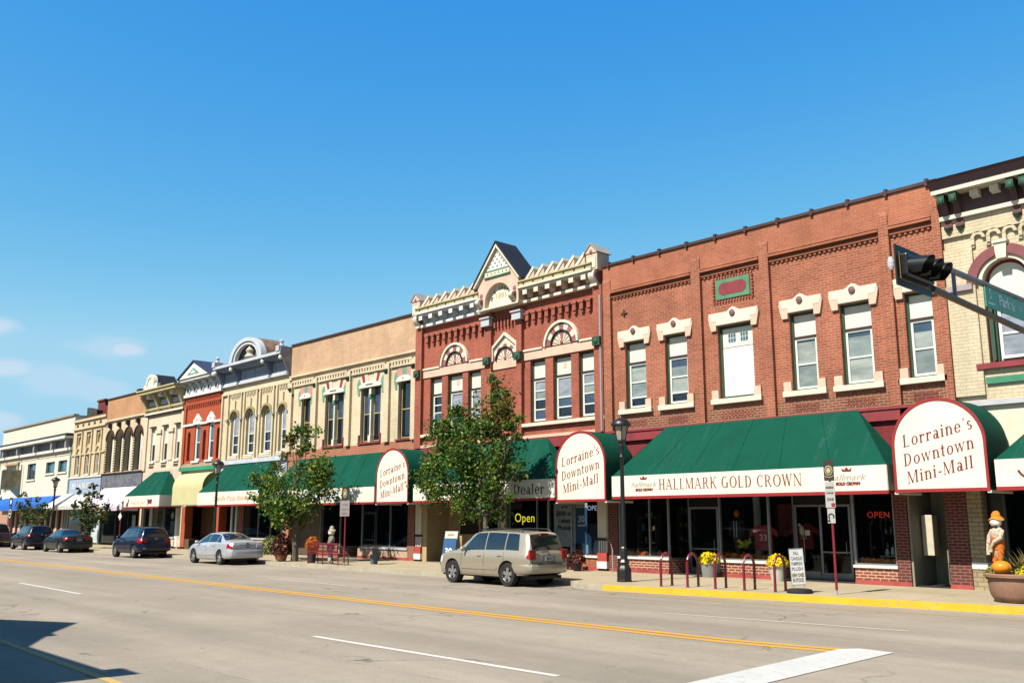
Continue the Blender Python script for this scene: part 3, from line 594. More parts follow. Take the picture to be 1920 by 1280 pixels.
def cscroll(root, x, z0, z1, out, wd):
    h = z1-z0; n = 14; A = []; Bq = []
    for i in range(n+1):
        t = i/n; o_ = out*(.34+.66*sin(pi*min(1, .15+t*.72))**1.0*(.35+.65*t)); A.append((FY-o_, z0+h*t)); Bq.append((FY-max(.02, o_-.11), z0+.05+(h-.1)*t))
    m = MB()
    for i in range(n): m.prismx([A[i], A[i+1], Bq[i+1], Bq[i]], x-wd/2, x+wd/2)
    m.box(x-wd/2, x+wd/2, FY-out*.5, FY, z0-.05, z0+.04); c = m._build('console', CREAM, root)
    m = MB(); m.prismx([(FY, z0+.05)]+Bq+[(FY, z1-.05)], x-wd*.36, x+wd*.36); m.build('console_shade_core', FANM, c)  # maroon core colours in the shade inside the scroll
def dentils(m, x0, x1, z0, z1, o, step, wd):
    n = max(1, int((x1-x0)/step)); s = (x1-x0)/n
    for i in range(n): fb(m, x0+s*(i+.5)-wd/2, x0+s*(i+.5)+wd/2, z0, z1, 0, o)
    return m

# ================================================================ the big orange brick building with six upper windows
B = building('brick_building', 'wide orange brick two storey building with six cream hooded windows and a terracotta plaque', -24.2, -10.85, 12.05, BR9)
W9 = [(-23.2,-22.2),(-21.27,-20.27),(-18.92,-17.5),(-16.07,-15.13),(-14.27,-13.24),(-12.17,-11.33)]
m = MB(); wallsheet(m, -24.19, -10.856, 5.42, 10.86, 0, [(a,b,6.2,8.8) for a, b in W9], .3)
PIL9 = [(-24.19,-23.8),(-19.9,-19.5),(-17.03,-16.67),(-12.75,-12.43),(-11.1,-10.856)]
for a, b in PIL9:
    fb(m, a, b, 5.42, 10.86, .0, .15)
    m.prism([(a,10.86),(b,10.86),(b,11.34),(a,11.34)], FY-.15, FY-.101); m.prismx([(FY-.10,11.34),(FY-.151,11.34),(FY-.10,11.5)], a, b)
m.build('wall', BR9, B)
one(lambda m: fb(m, -24.192, -10.854, 10.95, 12.0, -.06, .10), 'parapet', BR9P, B)
m = MB()
for i in range(len(PIL9)-1):
    a, b = PIL9[i][1], PIL9[i+1][0]
    fb(m, a+.002, b-.002, 10.86, 10.93, 0, .20); fb(m, a+.002, b-.002, 10.97, 11.03, .10, .16); fb(m, a+.004, b-.004, 10.70, 10.77, 0, .09); dentils(m, a+.05, b-.05, 10.62, 10.70, .06, .17, .075)
m.build('corbel_course', BR9P, B)
m = MB(); fb(m, -24.19, -10.86, 12.0, 12.1, -.34, .16)
for i in range(11): fb(m, -23.9+i*1.27, -23.8+i*1.27, 11.93, 12.16, -.3, .19)
m.build('coping', BROWN, B)
m = MB()
wallsheet(m, -24.188, -10.858, 5.42, 5.9, .004, [(a+.02,b-.02,5.53,5.78) for a, b in W9], .06)
m.build('sooty_band', BR9D, B)
m = MB()
for a, b in W9:
    fb(m, a+.02, b-.02, 5.53, 5.78, -.07, -.056)
    for i in range(4):
        for j in range(9):
            xa = a+.03+(b-a-.06)/9*(j+(.5 if i % 2 else 0)); fb(m, xa, min(xa+.075, b-.03), 5.545+i*.058, 5.58+i*.058, -.056, .012)
    m2 = m; m.build('brick_vent', BRPIER, B); m = MB()
for k, (a, b) in enumerate(W9):
    c = (a+b)/2
    if k == 2:
        w_ = window(B, a, b, 6.2, 8.8, depth=.24, frame=DKGREEN, fw=.09, pane=WHITE, rail=())
        Y = FY+.24
        MB().box(a+.1, b-.1, Y-.075, Y-.03, 6.3, 8.0).build('boarded_panel', WHITE, w_); MB().box(a+.1, b-.1, Y-.07, Y-.028, 8.03, 8.7).build('transom_panel', OFFW, w_)
        q = MB()
        for dx in (-.38, .12): q.box(c+dx, c+dx+.30, Y-.078, Y-.07, 8.2, 8.5)
        q.build('transom_light', GL_TEAL, w_)
        q = MB()
        for dx in (-.38, .12):
            for t in (1, 2): q.box(c+dx+.1*t-.008, c+dx+.1*t+.008, Y-.084, Y-.0785, 8.2, 8.5)
            q.box(c+dx, c+dx+.3, Y-.083, Y-.0785, 8.342, 8.358)
        q.build('glazing_bar', WHITE, w_)
    else:
        lo = [[GL_DARK,GL_BLIND,GL_BLIND2],[GL_DARK,GL_BLIND2,GL_BLIND],0,[GL_BLIND,GL_BLIND2],[GL_BLIND2,GL_BLIND],[GL_BLIND,GL_BLIND2]][k]
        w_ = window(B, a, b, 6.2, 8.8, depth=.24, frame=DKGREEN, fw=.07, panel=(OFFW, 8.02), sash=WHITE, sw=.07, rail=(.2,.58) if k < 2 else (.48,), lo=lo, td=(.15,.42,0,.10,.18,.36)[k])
    e = .28
    one(lambda m: fp(m, [(a-e+.06,8.98),(a-e-.02,9.27),(c-.26,9.27),(c-.04,9.41),(c+.04,9.41),(c+.26,9.27),(b+e+.02,9.27),(b+e-.06,8.98),(b+.0,8.98),(b,8.82),(a,8.82),(a,8.98)], -.05, .10), 'lintel', CREAM, w_, bevel=.015)
    m = MB(); fp(m, [(a-e+.06,8.64),(a-.004,8.64),(a-.004,8.978),(a-e+.06,8.978),(a-e-.02,9.26),(a-e-.04,9.1),(a-e,8.9)], 0, .09); fp(m, [(b+.004,8.64),(b+e-.06,8.64),(b+e,8.9),(b+e+.04,9.1),(b+e+.02,9.26),(b+e-.06,8.978),(b+.004,8.978)], 0, .09)
    fb(m, a-e, a-.003, 6.2, 6.52, 0, .10); fb(m, b+.003, b+e, 6.2, 6.52, 0, .10); m.build('quoin_block', PEACH, w_)
    one(lambda m: fb(m, a-e-.03, b+e+.03, 6.02, 6.197, -.2, .15), 'sill', CREAM, w_, bevel=.012)
    m = MB().lathey([(0,-.03),(.10,-.02),(.115,0)], (c, FY-.14, 9.2), 12).lathey([(0,-.045),(.05,-.03)], (c, FY-.14, 9.2), 10); m.build('rosette', plain('rosette mauve', (.22,.10,.11)), w_)
m = MB(); fb(m, -18.9, -17.5, 9.75, 10.47, 0, .05); pl = m.build('plaque', MIDGREEN, B)
one(lambda m: fp(m, [(-18.62,9.9),(-17.78,9.9),(-17.64,10.0),(-17.64,10.22),(-17.78,10.33),(-18.62,10.33),(-18.76,10.22),(-18.76,10.0)], .05, .062), 'plaque_field', MAROON, pl)
m = MB()
for i in range(14):
    for z in (9.62, 10.5): fb(m, -19.02+i*.12, -18.96+i*.12, z, z+.09, 0, .05)
for i in range(7):
    for x in (-19.04, -17.45): fb(m, x, x+.09, 9.68+i*.12, 9.74+i*.12, 0, .05)
m.build('brick_surround', BR8, pl)
m = MB(); star = [(-23.2+.17*cos(pi/4*i)*(1 if i % 2 == 0 else .35), 9.98+.17*sin(pi/4*i)*(1 if i % 2 == 0 else .35)) for i in range(8)]
fp(m, star, 0, .05); m.build('tie_plate', BROWN, B)
# ground floor front
one(lambda m: (fb(m, -24.19, -12.5, 5.0, 5.40, 0, .13), fb(m, -24.19, -10.86, 5.33, 5.42, 0, .17)), 'maroon_fascia', MAROON, B)
one(lambda m: wallsheet(m, -24.19, -10.86, 2.95, 5.0, 0, []), 'painted_brick_band', BRMAR, B)
one(lambda m: fb(m, -24.18, -12.55, 2.9, 3.1, -.2, .02), 'lintel_beam', DARKIN, B)
def pier(root, a, b, mat, zt=2.95, z0=.14, o=0.03, base=True, d=.5, name='pier'):
    one(lambda m: fb(m, a, b, z0+.13, zt, -d, o), name, mat, root)
    if base: one(lambda m: fb(m, a-.01, b+.01, z0, z0+.13, -d, o+.02), 'red_plinth', RED2, root)
RED2 = plain('red plinth paint', (.42,.075,.065), var=.25, scale=3)
def bulk(root, a, b, zt, mat=None, base=True):
    one(lambda m: fb(m, a, b, .28, zt, -.3, .03), 'bulkhead', mat or BRBULK, root)
    if base: one(lambda m: fb(m, a-.005, b+.005, .14, .28, -.3, .06), 'red_plinth', RED2, root)
pier(B, -24.2+.02, -23.75, BRPIER); pier(B, -12.98, -12.58, BRPIER); pier(B, -11.46, -10.862, BRPIER)
for a, b, mm in ((-23.72,-21.37,(-22.26,)),(-19.2,-17.24,()),(-14.3,-12.98,())):
    bulk(B, a, b, .64); shopwin(B, a, b, .72, 2.92, mull=mm, sillm=WHITE)
# splayed display glass beside the two recessed doorways
def splay(root, xa, ya, xb, yb, zs=.72):
    f = MB(); d = Vector((xb-xa, yb-ya)).normalized(); n = Vector((-d.y, d.x))*.025
    for x, y in ((xa,ya),(xb,yb)): f.box(x-.025, x+.025, y-.025, y+.025, zs, 2.95)
    f.prismz([(xa+n.x,ya+n.y),(xb+n.x,yb+n.y),(xb-n.x,yb-n.y),(xa-n.x,ya-n.y)], zs-.07, zs)
    w_ = f.build('display_window', ALU, root)
    MB().poly([(xa,ya,zs),(xb,yb,zs),(xb,yb,2.95),(xa,ya,2.95)]).build('pane', GLASS, w_)
    MB().prismz([(xa+n.x,ya+n.y),(xb+n.x,yb+n.y),(xb-n.x,yb-n.y),(xa-n.x,ya-n.y)], .14, zs-.07).build('bulkhead', BRBULK, w_)
D1, D2 = FY+1.15, FY+1.15
splay(B, -21.37, FY+.06, -21.3, D1); splay(B, -19.2, FY+.06, -19.95, D1); splay(B, -17.24, FY+.06, -17.0, D1); splay(B, -14.3, FY+.06, -14.9, D1)
shopdoor(B, -21.28, -20.0, D1, 2.52); shopdoor(B, -16.05, -14.95, D2, 2.55)
f = MB(); f.box(-16.95, -16.88, D2-.03, D2+.03, .17, 2.55); f.box(-16.88, -16.08, D2-.028, D2+.028, 2.48, 2.55); f.box(-16.88, -16.08, D2-.028, D2+.028, .17, .4)
sw_ = f.build('sidelight', ALU, B); MB().poly([(-16.88,D2,.4),(-16.08,D2,.4),(-16.08,D2,2.48),(-16.88,D2,2.48)]).build('pane', GLASS, sw_)
MB().box(-16.6, -16.42, D2-.012, D2-.004, 1.55, 1.72).build('door_notice', WHITE, sw_)
MB().box(-21.3, -19.9, D1-.02, D1+.05, 2.55, 3.0).build('transom', DARKIN, B); MB().box(-17.0, -14.9, D2-.02, D2+.05, 2.57, 3.0).build('transom', DARKIN, B)
# plain doorway at the right end of the brick building
one(lambda m: (m.box(-12.56, -12.5, FY+.0, FY+1.5, .14, 2.95), m.box(-12.5, -11.5, FY+1.5, FY+1.56, .14, 2.95), m.box(-11.52, -11.46, FY+.5, FY+1.5, .14, 2.95)), 'entry_lining', plain('grey tan lining', (.30,.28,.20), var=.1), B)
d = MB().box(-12.05, -11.56, FY+1.46, FY+1.5, .17, 2.25).build('door', plain('door grey', (.26,.27,.24)), B); MB().box(-11.9, -11.7, FY+1.44, FY+1.46, 1.6, 1.95).build('door_pane', DARKIN2, d)
MB().box(-12.46, -12.14, FY+.62, FY+1.0, 1.02, 2.2).build('meter_cabinet', plain('cabinet cream', (.66,.60,.46)), B, bevel=.02)
# ---- goods seen through the glass (each a thing of its own)
LEAFG = leafmat('autumn garland', [(0,(.42,.05,.012)),(.4,(.55,.14,.02)),(.75,(.60,.25,.03)),(1,(.25,.03,.01))])
def garland(name, label, x0, x1, y, z, n, group=None):
    g = MB(); rn = random.Random(int(x0*100))
    for i in range(n):
        x = rn.uniform(x0, x1); yy = y+rn.uniform(-.08,.08); zz = z+abs(rn.gauss(0,.05)); a = rn.uniform(0,6.28); s = rn.uniform(.03,.07); tl = rn.uniform(-.7,.9)
        u = Vector((cos(a), sin(a)*.5, tl)).normalized()*s; v = Vector((-sin(a)*.6, cos(a)*.3, 1)).normalized()*s
        c = Vector((x, yy, zz+.03)); g.poly([c-u-v, c+u-v, c+u*.9+v, c-u*.9+v])
    return tag(g.build(name, LEAFG), label, 'garland', group)
garland('leaf_garland', 'orange leaf garland lying in the shop window nearest the black lamp post', -23.6, -21.5, FY+.22, .75, 130, 'autumn leaf garlands')
garland('leaf_garland', 'orange leaf garland in the middle window between the two shop doors', -19.1, -17.3, FY+.22, .75, 120, 'autumn leaf garlands')
garland('leaf_garland', 'orange leaf garland under the red neon sign in the right hand window', -14.2, -13.05, FY+.22, .75, 100, 'autumn leaf garlands')
NEONR = emit('red neon', (.9,.05,.02), .10); s = sans('OPEN', .26, 0, 1.1); m = MB(); put(m, s, -13.55, FY+.16, 2.12, cen=True); tag(m.build('neon_sign', NEONR), 'red neon sign reading OPEN inside the window right of the doors', 'neon sign')
m = MB().ring(-13.5, 1.75, .50, .53, 0, 180, FY+.5, FY+.53, 16)
for a in (45, 90, 135): m.box(-13.5+.5*cos(R(a))*.5-.01, -13.5+.5*cos(R(a))*.5+.01, FY+.5, FY+.52, 1.75, 1.75+.45*sin(R(a)))
m.box(-14.03,-14.0,FY+.5,FY+.53,.8,1.75).box(-13.0,-12.97,FY+.5,FY+.53,.8,1.75); tag(m.build('arched_trellis', DARKIN2), 'dim arched trellis standing behind the red neon sign', 'trellis')
t = thing('display_table', 'small table with red and white goods in the right hand shop window', 'table', (-13.25, FY+.75, .17)); MB().box(-.5,.3,-.25,.25,.78,.82).build('tabletop', TAN, t, world=False)
for x in (-.45,.25):
    for y in (-.2,.2): MB().box(x-.02,x+.02,y-.02,y+.02,0,.78).build('leg', TAN, t, world=False)
tag(MB().ball((-13.15,FY+.7,1.12),.13,.13,.12).build('red_ornament', plain('glossy red', (.5,.05,.02), rough=.3)), 'round red ornament on the small window table', 'ornament')
for i,(x,h) in enumerate(((-13.6,.2),(-13.42,.26))): tag(MB().lathe([(.04,0),(.07,.06),(.05,h*.7),(.03,h)],(x,FY+.7,.99),10).build('white_jar', WHITE, smooth=True), 'small white jar on the window table', 'jar', 'white jars on the window table')
def shelf(label, x, y, wd, h, seed):
    rn = random.Random(seed); s = thing('display_shelf', label, 'shelf', (x, y, .17), 0, 'display shelves in the gift shop'); m = MB()
    for sx_ in (-wd/2, wd/2-.03): m.box(sx_, sx_+.03, -.15, .15, 0, h)
    m.build('upright', DARKIN2, s, world=False, each=True)
    for k in range(4): z = .55+k*(h-.6)/3.2; MB().box(-wd/2+.03, wd/2-.03, -.15, .15, z, z+.03).build('shelf_board', DARKIN2, s, world=False)
    cols = [plain('goods red', (.20,.03,.025)), plain('goods cream', (.34,.30,.22)), plain('goods teal', (.05,.16,.16)), plain('goods ochre', (.30,.17,.03))]
    for k in range(4):
        z = .58+k*(h-.6)/3.2; xx = -wd/2+.1
        while xx < wd/2-.12:
            hh = rn.uniform(.08,.22); ww = rn.uniform(.05,.12); MB().lathe([(ww*.4,0),(ww*.5,hh*.5),(ww*.3,hh)],(xx,rn.uniform(-.08,.05),z),9).build('goods', rn.choice(cols), s, world=False, smooth=True); xx += rn.uniform(.14,.26)
shelf('tall shelf of small gifts in the gift shop window nearest the lamp post', -23.0, FY+.9, .9, 2.1, 1); shelf('wide shelf of gifts standing between lamp post and first shop door', -21.9, FY+1.9, .8, 2.3, 2); shelf('shelf of gifts behind the red neon letters', -13.6, FY+1.6, 1.0, 2.0, 4)
# mannequin, column, shirts, ribbons
man = thing('mannequin', 'shop mannequin in a black striped jacket and orange head in the middle window', 'mannequin', (-18.95, FY+.75, .72))
JK = plain('black jacket', (.015,.015,.018)); 
MB().lathe([(.09,.0),(.12,.35),(.16,.62),(.21,1.0),(.22,1.2),(.15,1.36),(.06,1.42)],(0,0,0),14,1,.62).build('jacket', JK, man, smooth=True, world=False)
MB().tube([(-.2,0,1.3),(-.28,-.02,1.05),(-.27,-.08,.8)],[.07,.06,.05]).tube([(.2,0,1.3),(.28,-.02,1.05),(.27,-.08,.8)],[.07,.06,.05]).build('sleeve', JK, man, smooth=True, world=False)
MB().ball((0,-.02,1.56),.10,.10,.13).build('head', plain('orange cloth', (.62,.16,.02)), man, smooth=True, world=False)
MB().box(-.06,-.045,-.145,-.13,.75,1.3).box(.045,.06,-.145,-.13,.75,1.3).build('stripe', WHITE, man, world=False)
tag(MB().lathe([(.16,.17),(.13,.25),(.13,3.05),(.17,3.15)],(-18.75,FY+1.7,0),16).build('column', plain('grey green column', (.42,.50,.46)), smooth=True), 'pale grey column standing inside the middle shop window', 'column')
REDC = plain('red cloth', (.34,.02,.025), var=.3)
for lab, x, y, z, sx in (('red sports shirt hung low in the middle window beside the pale column', -17.75, FY+.5, 1.05, .34), ('red sports shirt hung to the right of the middle window', -16.9, FY+1.6, 1.1, .36)):
    sh = thing('red_shirt', lab, 'shirt', (x, y, z), 0, 'red shirts in the shop window')
    MB().prism([(-sx,-.0),(sx,0),(sx*.95,.55),(sx*1.5,.45),(sx*1.6,.62),(sx*.7,.82),(sx*.3,.85),(0,.78),(-sx*.3,.85),(-sx*.7,.82),(-sx*1.6,.62),(-sx*1.5,.45),(-sx*.95,.55)], -.05, .05).build('cloth', REDC, sh, world=False)
    q = MB(); put(q, sans('33', .3), 0, -.055, .32, cen=True); q.build('number', WHITE, sh, world=False)
tag(MB().box(-18.0,-17.3,FY+1.8,FY+1.83,1.5,2.6).build('red_banner', plain('deep red banner', (.20,.012,.015), var=.3)), 'deep red banner hanging behind the middle shop window', 'banner')
m = MB(); rn = random.Random(3)
for i in range(26):
    a = rn.uniform(0,6.28); e = rn.uniform(-.2,.9); d_ = Vector((cos(a)*cos(e), .4*sin(a), sin(e)))*rn.uniform(.15,.42); p = Vector((-18.55,FY+.55,1.15)); n_ = Vector((-d_.z,0,d_.x)).normalized()*.035
    m.poly([p+d_*.15-n_*.4, p+d_*.15+n_*.4, p+d_+n_, p+d_-n_])
tag(m.build('ribbon_spray', leafmat('ribbon', [(0,(.45,.42,.05)),(.6,(.30,.40,.06)),(1,(.6,.25,.03))])), 'yellow green ribbon spray in front of the pale column', 'ribbon spray')
tag(MB().tube([(-16.45,FY+.8,.72),(-16.45,FY+.8,1.75)],.015).ball((-16.5,FY+.78,1.72),.09,.06,.16).ball((-16.56,FY+.76,1.9),.05).build('bird_ornament', plain('pale stone', (.38,.33,.25)), smooth=True), 'pale bird ornament on a thin stake by the right shop door', 'ornament')

# ================================================================ red brick building with the gabled cornice
B = building('brick_building', 'ornate deep red brick building with sunburst arches and a pointed cornice gable', -36.45, -24.2, 11.9, BR8)
WR = [(-28.5,-27.6),(-27.13,-26.1),(-25.67,-24.8)]; WL = [(-35.43,-34.55),(-34.1,-33.02),(-32.62,-31.73)]
m = MB(); wallsheet(m, -36.44, -24.21, 5.42, 11.3, 0, [(a,b,6.1,8.75) for a, b in WR+WL], .3)
for a, b in ((-36.44,-35.95),(-31.28,-30.85),(-29.2,-28.87),(-24.68,-24.215)): fb(m, a, b, 5.42, 11.3, 0, .18)
for xa, xb in ((-35.8,-31.4),(-28.75,-24.75)):
    dentils(m, xa, xb, 10.5, 10.85, .17, .40, .2); dentils(m, xa, xb, 10.78, 10.87, .2, .40, .3); fb(m, xa-.05, xb+.05, 10.87, 10.97, 0, .12); dentils(m, xa+.0, xb-.0, 10.38, 10.5, .12, .40, .12)
dentils(m, -30.8, -29.25, 10.5, 10.95, .12, .2, .1)
m.build('wall', BR8, B)
m = MB()
for a, b in ((-36.46,-30.5),(-29.6,-24.2)): fb(m, a, b, 5.92, 6.06, -.05, .17)
m.build('sill_band', CREAM, B, bevel=.01)
m = MB(); fb(m, -35.94, -31.3, 8.80, 9.18, 0, .05); fb(m, -30.84, -29.21, 8.62, 9.0, 0, .05); fb(m, -28.86, -24.69, 8.80, 9.18, 0, .05); fb(m,-36.43,-24.22,5.42,5.55,.0,.15); m.build('pink_band', PEACH, B)
m = MB(); fb(m, -35.94, -34.65, 9.18, 9.26, 0, .1); fb(m, -32.45, -31.3, 9.18, 9.26, 0, .1); fb(m, -28.86, -27.7, 9.18, 9.26, 0, .1); fb(m, -25.55, -24.69, 9.18, 9.26, 0, .1); m.build('string_course', CREAM, B)
def sunburst(cx, cz, r=1.0, gable=False):
    m = MB()
    if gable: fp(m, [(cx-.84,cz),(cx-.74,cz),(cx-.74,cz+.58),(cx,cz+1.10),(cx+.74,cz+.58),(cx+.74,cz),(cx+.84,cz),(cx+.84,cz+.64),(cx,cz+1.24),(cx-.84,cz+.64)], 0, .13)
    else: m.ring(cx, cz, r*.90, r, 0, 180, FY-.14, FY, 22)
    a_ = m.build('sunburst_arch', CREAM, B)
    if gable: one(lambda m: fp(m, [(cx-.74,cz),(cx+.74,cz),(cx+.74,cz+.58),(cx,cz+1.10),(cx-.74,cz+.58)], 0, .03), 'arch_field', FANC, a_)
    r1 = (.72 if gable else r*.90); c_ = MB(); d_ = MB()
    for k in range(9): (c_ if k % 2 else d_).ring(cx, cz, .56, r1, k*20, k*20+20, FY-.06, FY-.031 if gable else FY, 2)
    c_.build('pale_voussoir', FANC, a_); d_.build('maroon_voussoir', FANM, a_)
    MB().ring(cx, cz, .01, .555, 0, 180, FY-.035, FY-.001 if not gable else FY-.032, 14).build('fan_panel', FANC, a_)
    e_ = MB()
    for k in range(8):
        t = 11.25+k*22.5
        e_.ring(cx, cz, .16, .5, t-2.2, t+2.2, FY-.045, FY-.0355, 1)
    e_.ring(cx, cz, .1, .54, 78, 102, FY-.05, FY-.0365, 2)
    e_.build('fan_ray', FANM, a_)
    MB().ring(cx, cz, .55, .60, 0, 180, FY-.12, FY-.03, 16).build('arch_soffit', BLACKP, a_)
    MB().ball((cx, FY-.05, cz+.07), .09, .05, .09, 10, 6).build('rosette', FANM, a_)
sunburst(-26.58, 9.24); sunburst(-33.55, 9.24); sunburst(-30.05, 9.0, gable=True)
for k, (a, b) in enumerate(WL+WR):
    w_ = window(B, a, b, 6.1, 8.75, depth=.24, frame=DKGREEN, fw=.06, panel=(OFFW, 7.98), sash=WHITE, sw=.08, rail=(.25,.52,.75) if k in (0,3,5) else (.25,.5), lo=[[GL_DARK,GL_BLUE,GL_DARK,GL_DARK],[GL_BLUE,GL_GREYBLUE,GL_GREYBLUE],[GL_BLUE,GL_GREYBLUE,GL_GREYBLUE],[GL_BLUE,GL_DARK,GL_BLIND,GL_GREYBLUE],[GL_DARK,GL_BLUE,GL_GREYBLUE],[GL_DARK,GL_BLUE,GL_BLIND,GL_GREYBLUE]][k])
    if k in (1, 4): fbm = MB().box((a+b)/2-.1,(a+b)/2+.1,FY+.18,FY+.19,8.25,8.5); fbm.build('panel_motif', PEACH, w_)
m = MB()
for x in (-36.2,-31.07,-29.03,-24.45): m.box(x-.2, x+.2, FY-.32, FY-.14, 8.86, 9.2); m.ball((x,FY-.33,9.03),.12,.05,.12,8,6)
m.build('carved_block', DKGREEN, B)
m = MB()
for x in (-31.07,-29.03): m.box(x-.28, x+.28, FY-.36, FY-.14, 10.62, 10.95); m.box(x-.33, x+.33, FY-.42, FY-.14, 10.95, 11.02)
m.build('capital', LTGREY, B)
# cornice: pale blue-white left half, cream and peach right half
cm = {0: WHITE, 1: CREAM}
for k, (xa, xb) in enumerate(((-36.1,-31.35),(-28.75,-24.45))):
    m = MB(); fb(m, xa, xb, 11.3, 11.42, -.1, .22); fb(m, xa, xb, 11.9, 11.99, -.3, .55); fb(m, xa, xb, 11.8, 11.9, .06, .42)
    co = m.build('cornice', WHITE if k == 0 else CREAM, B)
    q = MB()
    for i in range(6):
        x = xa+.40+(xb-xa-.6)/5.4*i; q.prismx([(FY-.06,11.5),(FY-.16,11.5),(FY-.20,11.62),(FY-.44,11.72),(FY-.44,11.8),(FY-.06,11.8)], x-.12, x+.12)
    q.build('bracket', LTGREY if k == 0 else PEACH, co)
    one(lambda m: fb(m, xa, xb, 11.42, 11.8, -.3, .06), 'frieze', plain('pale blue grey', (.52,.56,.60)) if k == 0 else plain('shade brown frieze', (.30,.11,.085)), co)  # right frieze browned so its colour holds the shade behind the brackets
    q = MB()
    for i in range(6):
        x = xa+.40+(xb-xa-.6)/5.4*i; q.box(x-.13, x+.13, FY-.48, FY-.44, 11.60, 11.8)
    q.build('bracket_cap', WHITE if k == 0 else CREAM, co)
    one(lambda m: (fb(m, xa, xb, 11.99, 12.17, -.3, .5), fb(m, xa, xb, 12.17, 12.23, -.3, .56)), 'gutter_band', plain('olive cream', (.55,.46,.24)), co)
    q = MB()
    for i in range(7): q.ball((xa+.35+i*(xb-xa-.7)/6, FY-.5, 12.08), .055, .03, .055, 8, 5)
    q.build('stud', BROWN, co)
    q = MB(); e_ = MB()
    for i in range(6):
        wd = (xb-xa-.75)/6; x = xa+.36+i*wd
        q.prism([(x+.20,12.24),(x+wd-.02,12.24),(x+wd-.03,12.58)], FY-.42, FY+.15)
        e_.prism([(x,12.24),(x+.19,12.24),(x+wd-.01,12.64),(x+wd-.05,12.76)], FY-.46, FY+.15)
    q.build('cresting_tooth', PEACH, co, each=True)
    for f_ in range(6): t = MB(); t.v = e_.v[f_*8:f_*8+8]; t.f = e_.f[:6]; t._build('cresting_edge', CREAM, co)
for x in (-36.15,-24.5):
    q = MB(); fb(q, x-.3, x+.3, 11.92, 12.62, -.3, .42); fp(q, [(x-.36,12.62),(x+.36,12.62),(x,13.0)], -.35, .46)
    pn = q.build('pinnacle', PEACH, B)
    cscroll(pn, x, 11.34, 11.92, .62, .30)
    q = MB(); fb(q, x-.22, x+.22, 12.0, 12.4, .42, .45); q.build('pinnacle_panel', CREAM, pn); MB().lathey([(0,-.03),(.09,0)],(x,FY-.46,12.68),10).build('rosette', FANM, pn)
    q = MB(); q.prism([(x-.4,12.62),(x-.36,12.62),(x,12.98),(x+.36,12.62),(x+.4,12.62),(x,13.05)], FY-.5, FY+.4); q.build('pinnacle_roof', GREY, pn)
GX = -30.06; GO = .5
q = MB()
Ag = archpts(GX-.86, GX+.86, 11.62, .80, 20)
q.prism([(GX-1.35,11.36),(GX-.86,11.36)]+Ag+[(GX+.86,11.36),(GX+1.35,11.36),(GX+1.35,12.55),(GX+.75,13.05),(GX-.75,13.05),(GX-1.35,12.55)], FY-GO, FY+.3)
gb = q.build('gable', PEACH, B)
q = MB(); q.box(GX-.9,GX+.9,FY-.28,FY-.01,11.3,12.45); q.box(GX-1.38,GX+1.38,FY-GO-.06,FY,11.28,11.36); q.build('date_panel', CREAM, gb)
q = MB(); put(q, serif('1885', .001)[0] if False else sans('1885', .32, 0, 1.25), GX+.02, FY-.285, 11.78, cen=True); q.build('date', TAN, gb)
q = MB()
for i, ch in enumerate('N V CREPI'):
    if ch == ' ': continue
    a = R(163-i*16.2); s_ = sans(ch, .21, 0, 1, .008); 
    M4 = Matrix.Translation((GX+.60*cos(a), FY-.288, 11.62+.56*sin(a))) @ Matrix.Rotation(-(a-pi/2), 4, 'Y')
    s_.v = [(p[0]-.07, 0, p[2]-.03) for p in s_.v]; q.add(s_, M4)
q.build('name_lettering', BLACKP, gb)
q = MB(); q.prism([(GX-1.58,12.42),(GX-1.46,12.36),(GX,14.06),(GX+1.46,12.36),(GX+1.58,12.42),(GX,14.22)], FY-GO-.14, FY-GO+.02); q.build('barge_board', CREAM, gb)
q = MB(); q.prism([(GX-.72,13.06),(GX+.72,13.06),(GX,13.88)], FY-GO-.03, FY-GO+.05); q.build('lattice_field', WHITE, gb)
q = MB()
for i in range(5):
    for j in range(5-i):
        cx_ = GX-.56+.14*i+.28*j; cz_ = 13.14+.155*i; q.prism([(cx_-.06,cz_+.06),(cx_,cz_),(cx_+.06,cz_+.06),(cx_,cz_+.12)], FY-GO-.05, FY-GO-.03)
q.build('lattice', plain('taupe', (.36,.32,.27)), gb)
q = MB(); q.box(GX-.80,GX+.80,FY-GO-.06,FY-GO,12.99,13.05); q.box(GX-.86,GX+.86,FY-GO-.07,FY-GO,12.72,12.77); q.build('gable_rail', MIDGREEN, gb)
q = MB(); q.box(GX-.82,GX+.82,FY-GO-.045,FY-GO,12.77,12.99); q.build('dotted_rail', CREAM, gb)
q = MB()
for i in range(6): q.ball((GX-.62+i*.25, FY-GO-.05, 12.88), .035, .02, .035, 8, 5)
q.build('stud', BROWN, gb)
for s_ in (-1, 1):
    q = MB().lathey([(0,-.03),(.10,-.015),(.12,0)], (GX+s_*1.1, FY-GO, 11.98), 12); q.build('rosette', FANM, gb)
    cscroll(gb, GX+s_*1.1, 11.30, 11.86, .98, .24)
q = MB()
for s_ in (-1, 1): q.prism([(GX+s_*1.66,12.38),(GX+s_*1.60,12.36),(GX,14.24),(GX,14.34)] if s_ < 0 else [(GX,14.34),(GX,14.24),(GX+1.60,12.36),(GX+1.66,12.38)], FY-GO-.18, FY+.62)
q.build('gable_roof', SLATE, gb)
q = MB(); q.prism([(GX-1.36,12.55),(GX+1.36,12.55),(GX,14.15)], FY-GO+.06, FY+.58); q.build('gable_core', CREAM, gb)
MB().box(-25.6, -23.0, FY+1.2, FY+3.2, 12.1, 12.5).build('roof_hatch', BLACKP, B)
MB().tube([(-24.3,FY-.2,5.45),(-24.3,FY-.2,10.9)],.045,8).build('downpipe', GREY, B, smooth=True)
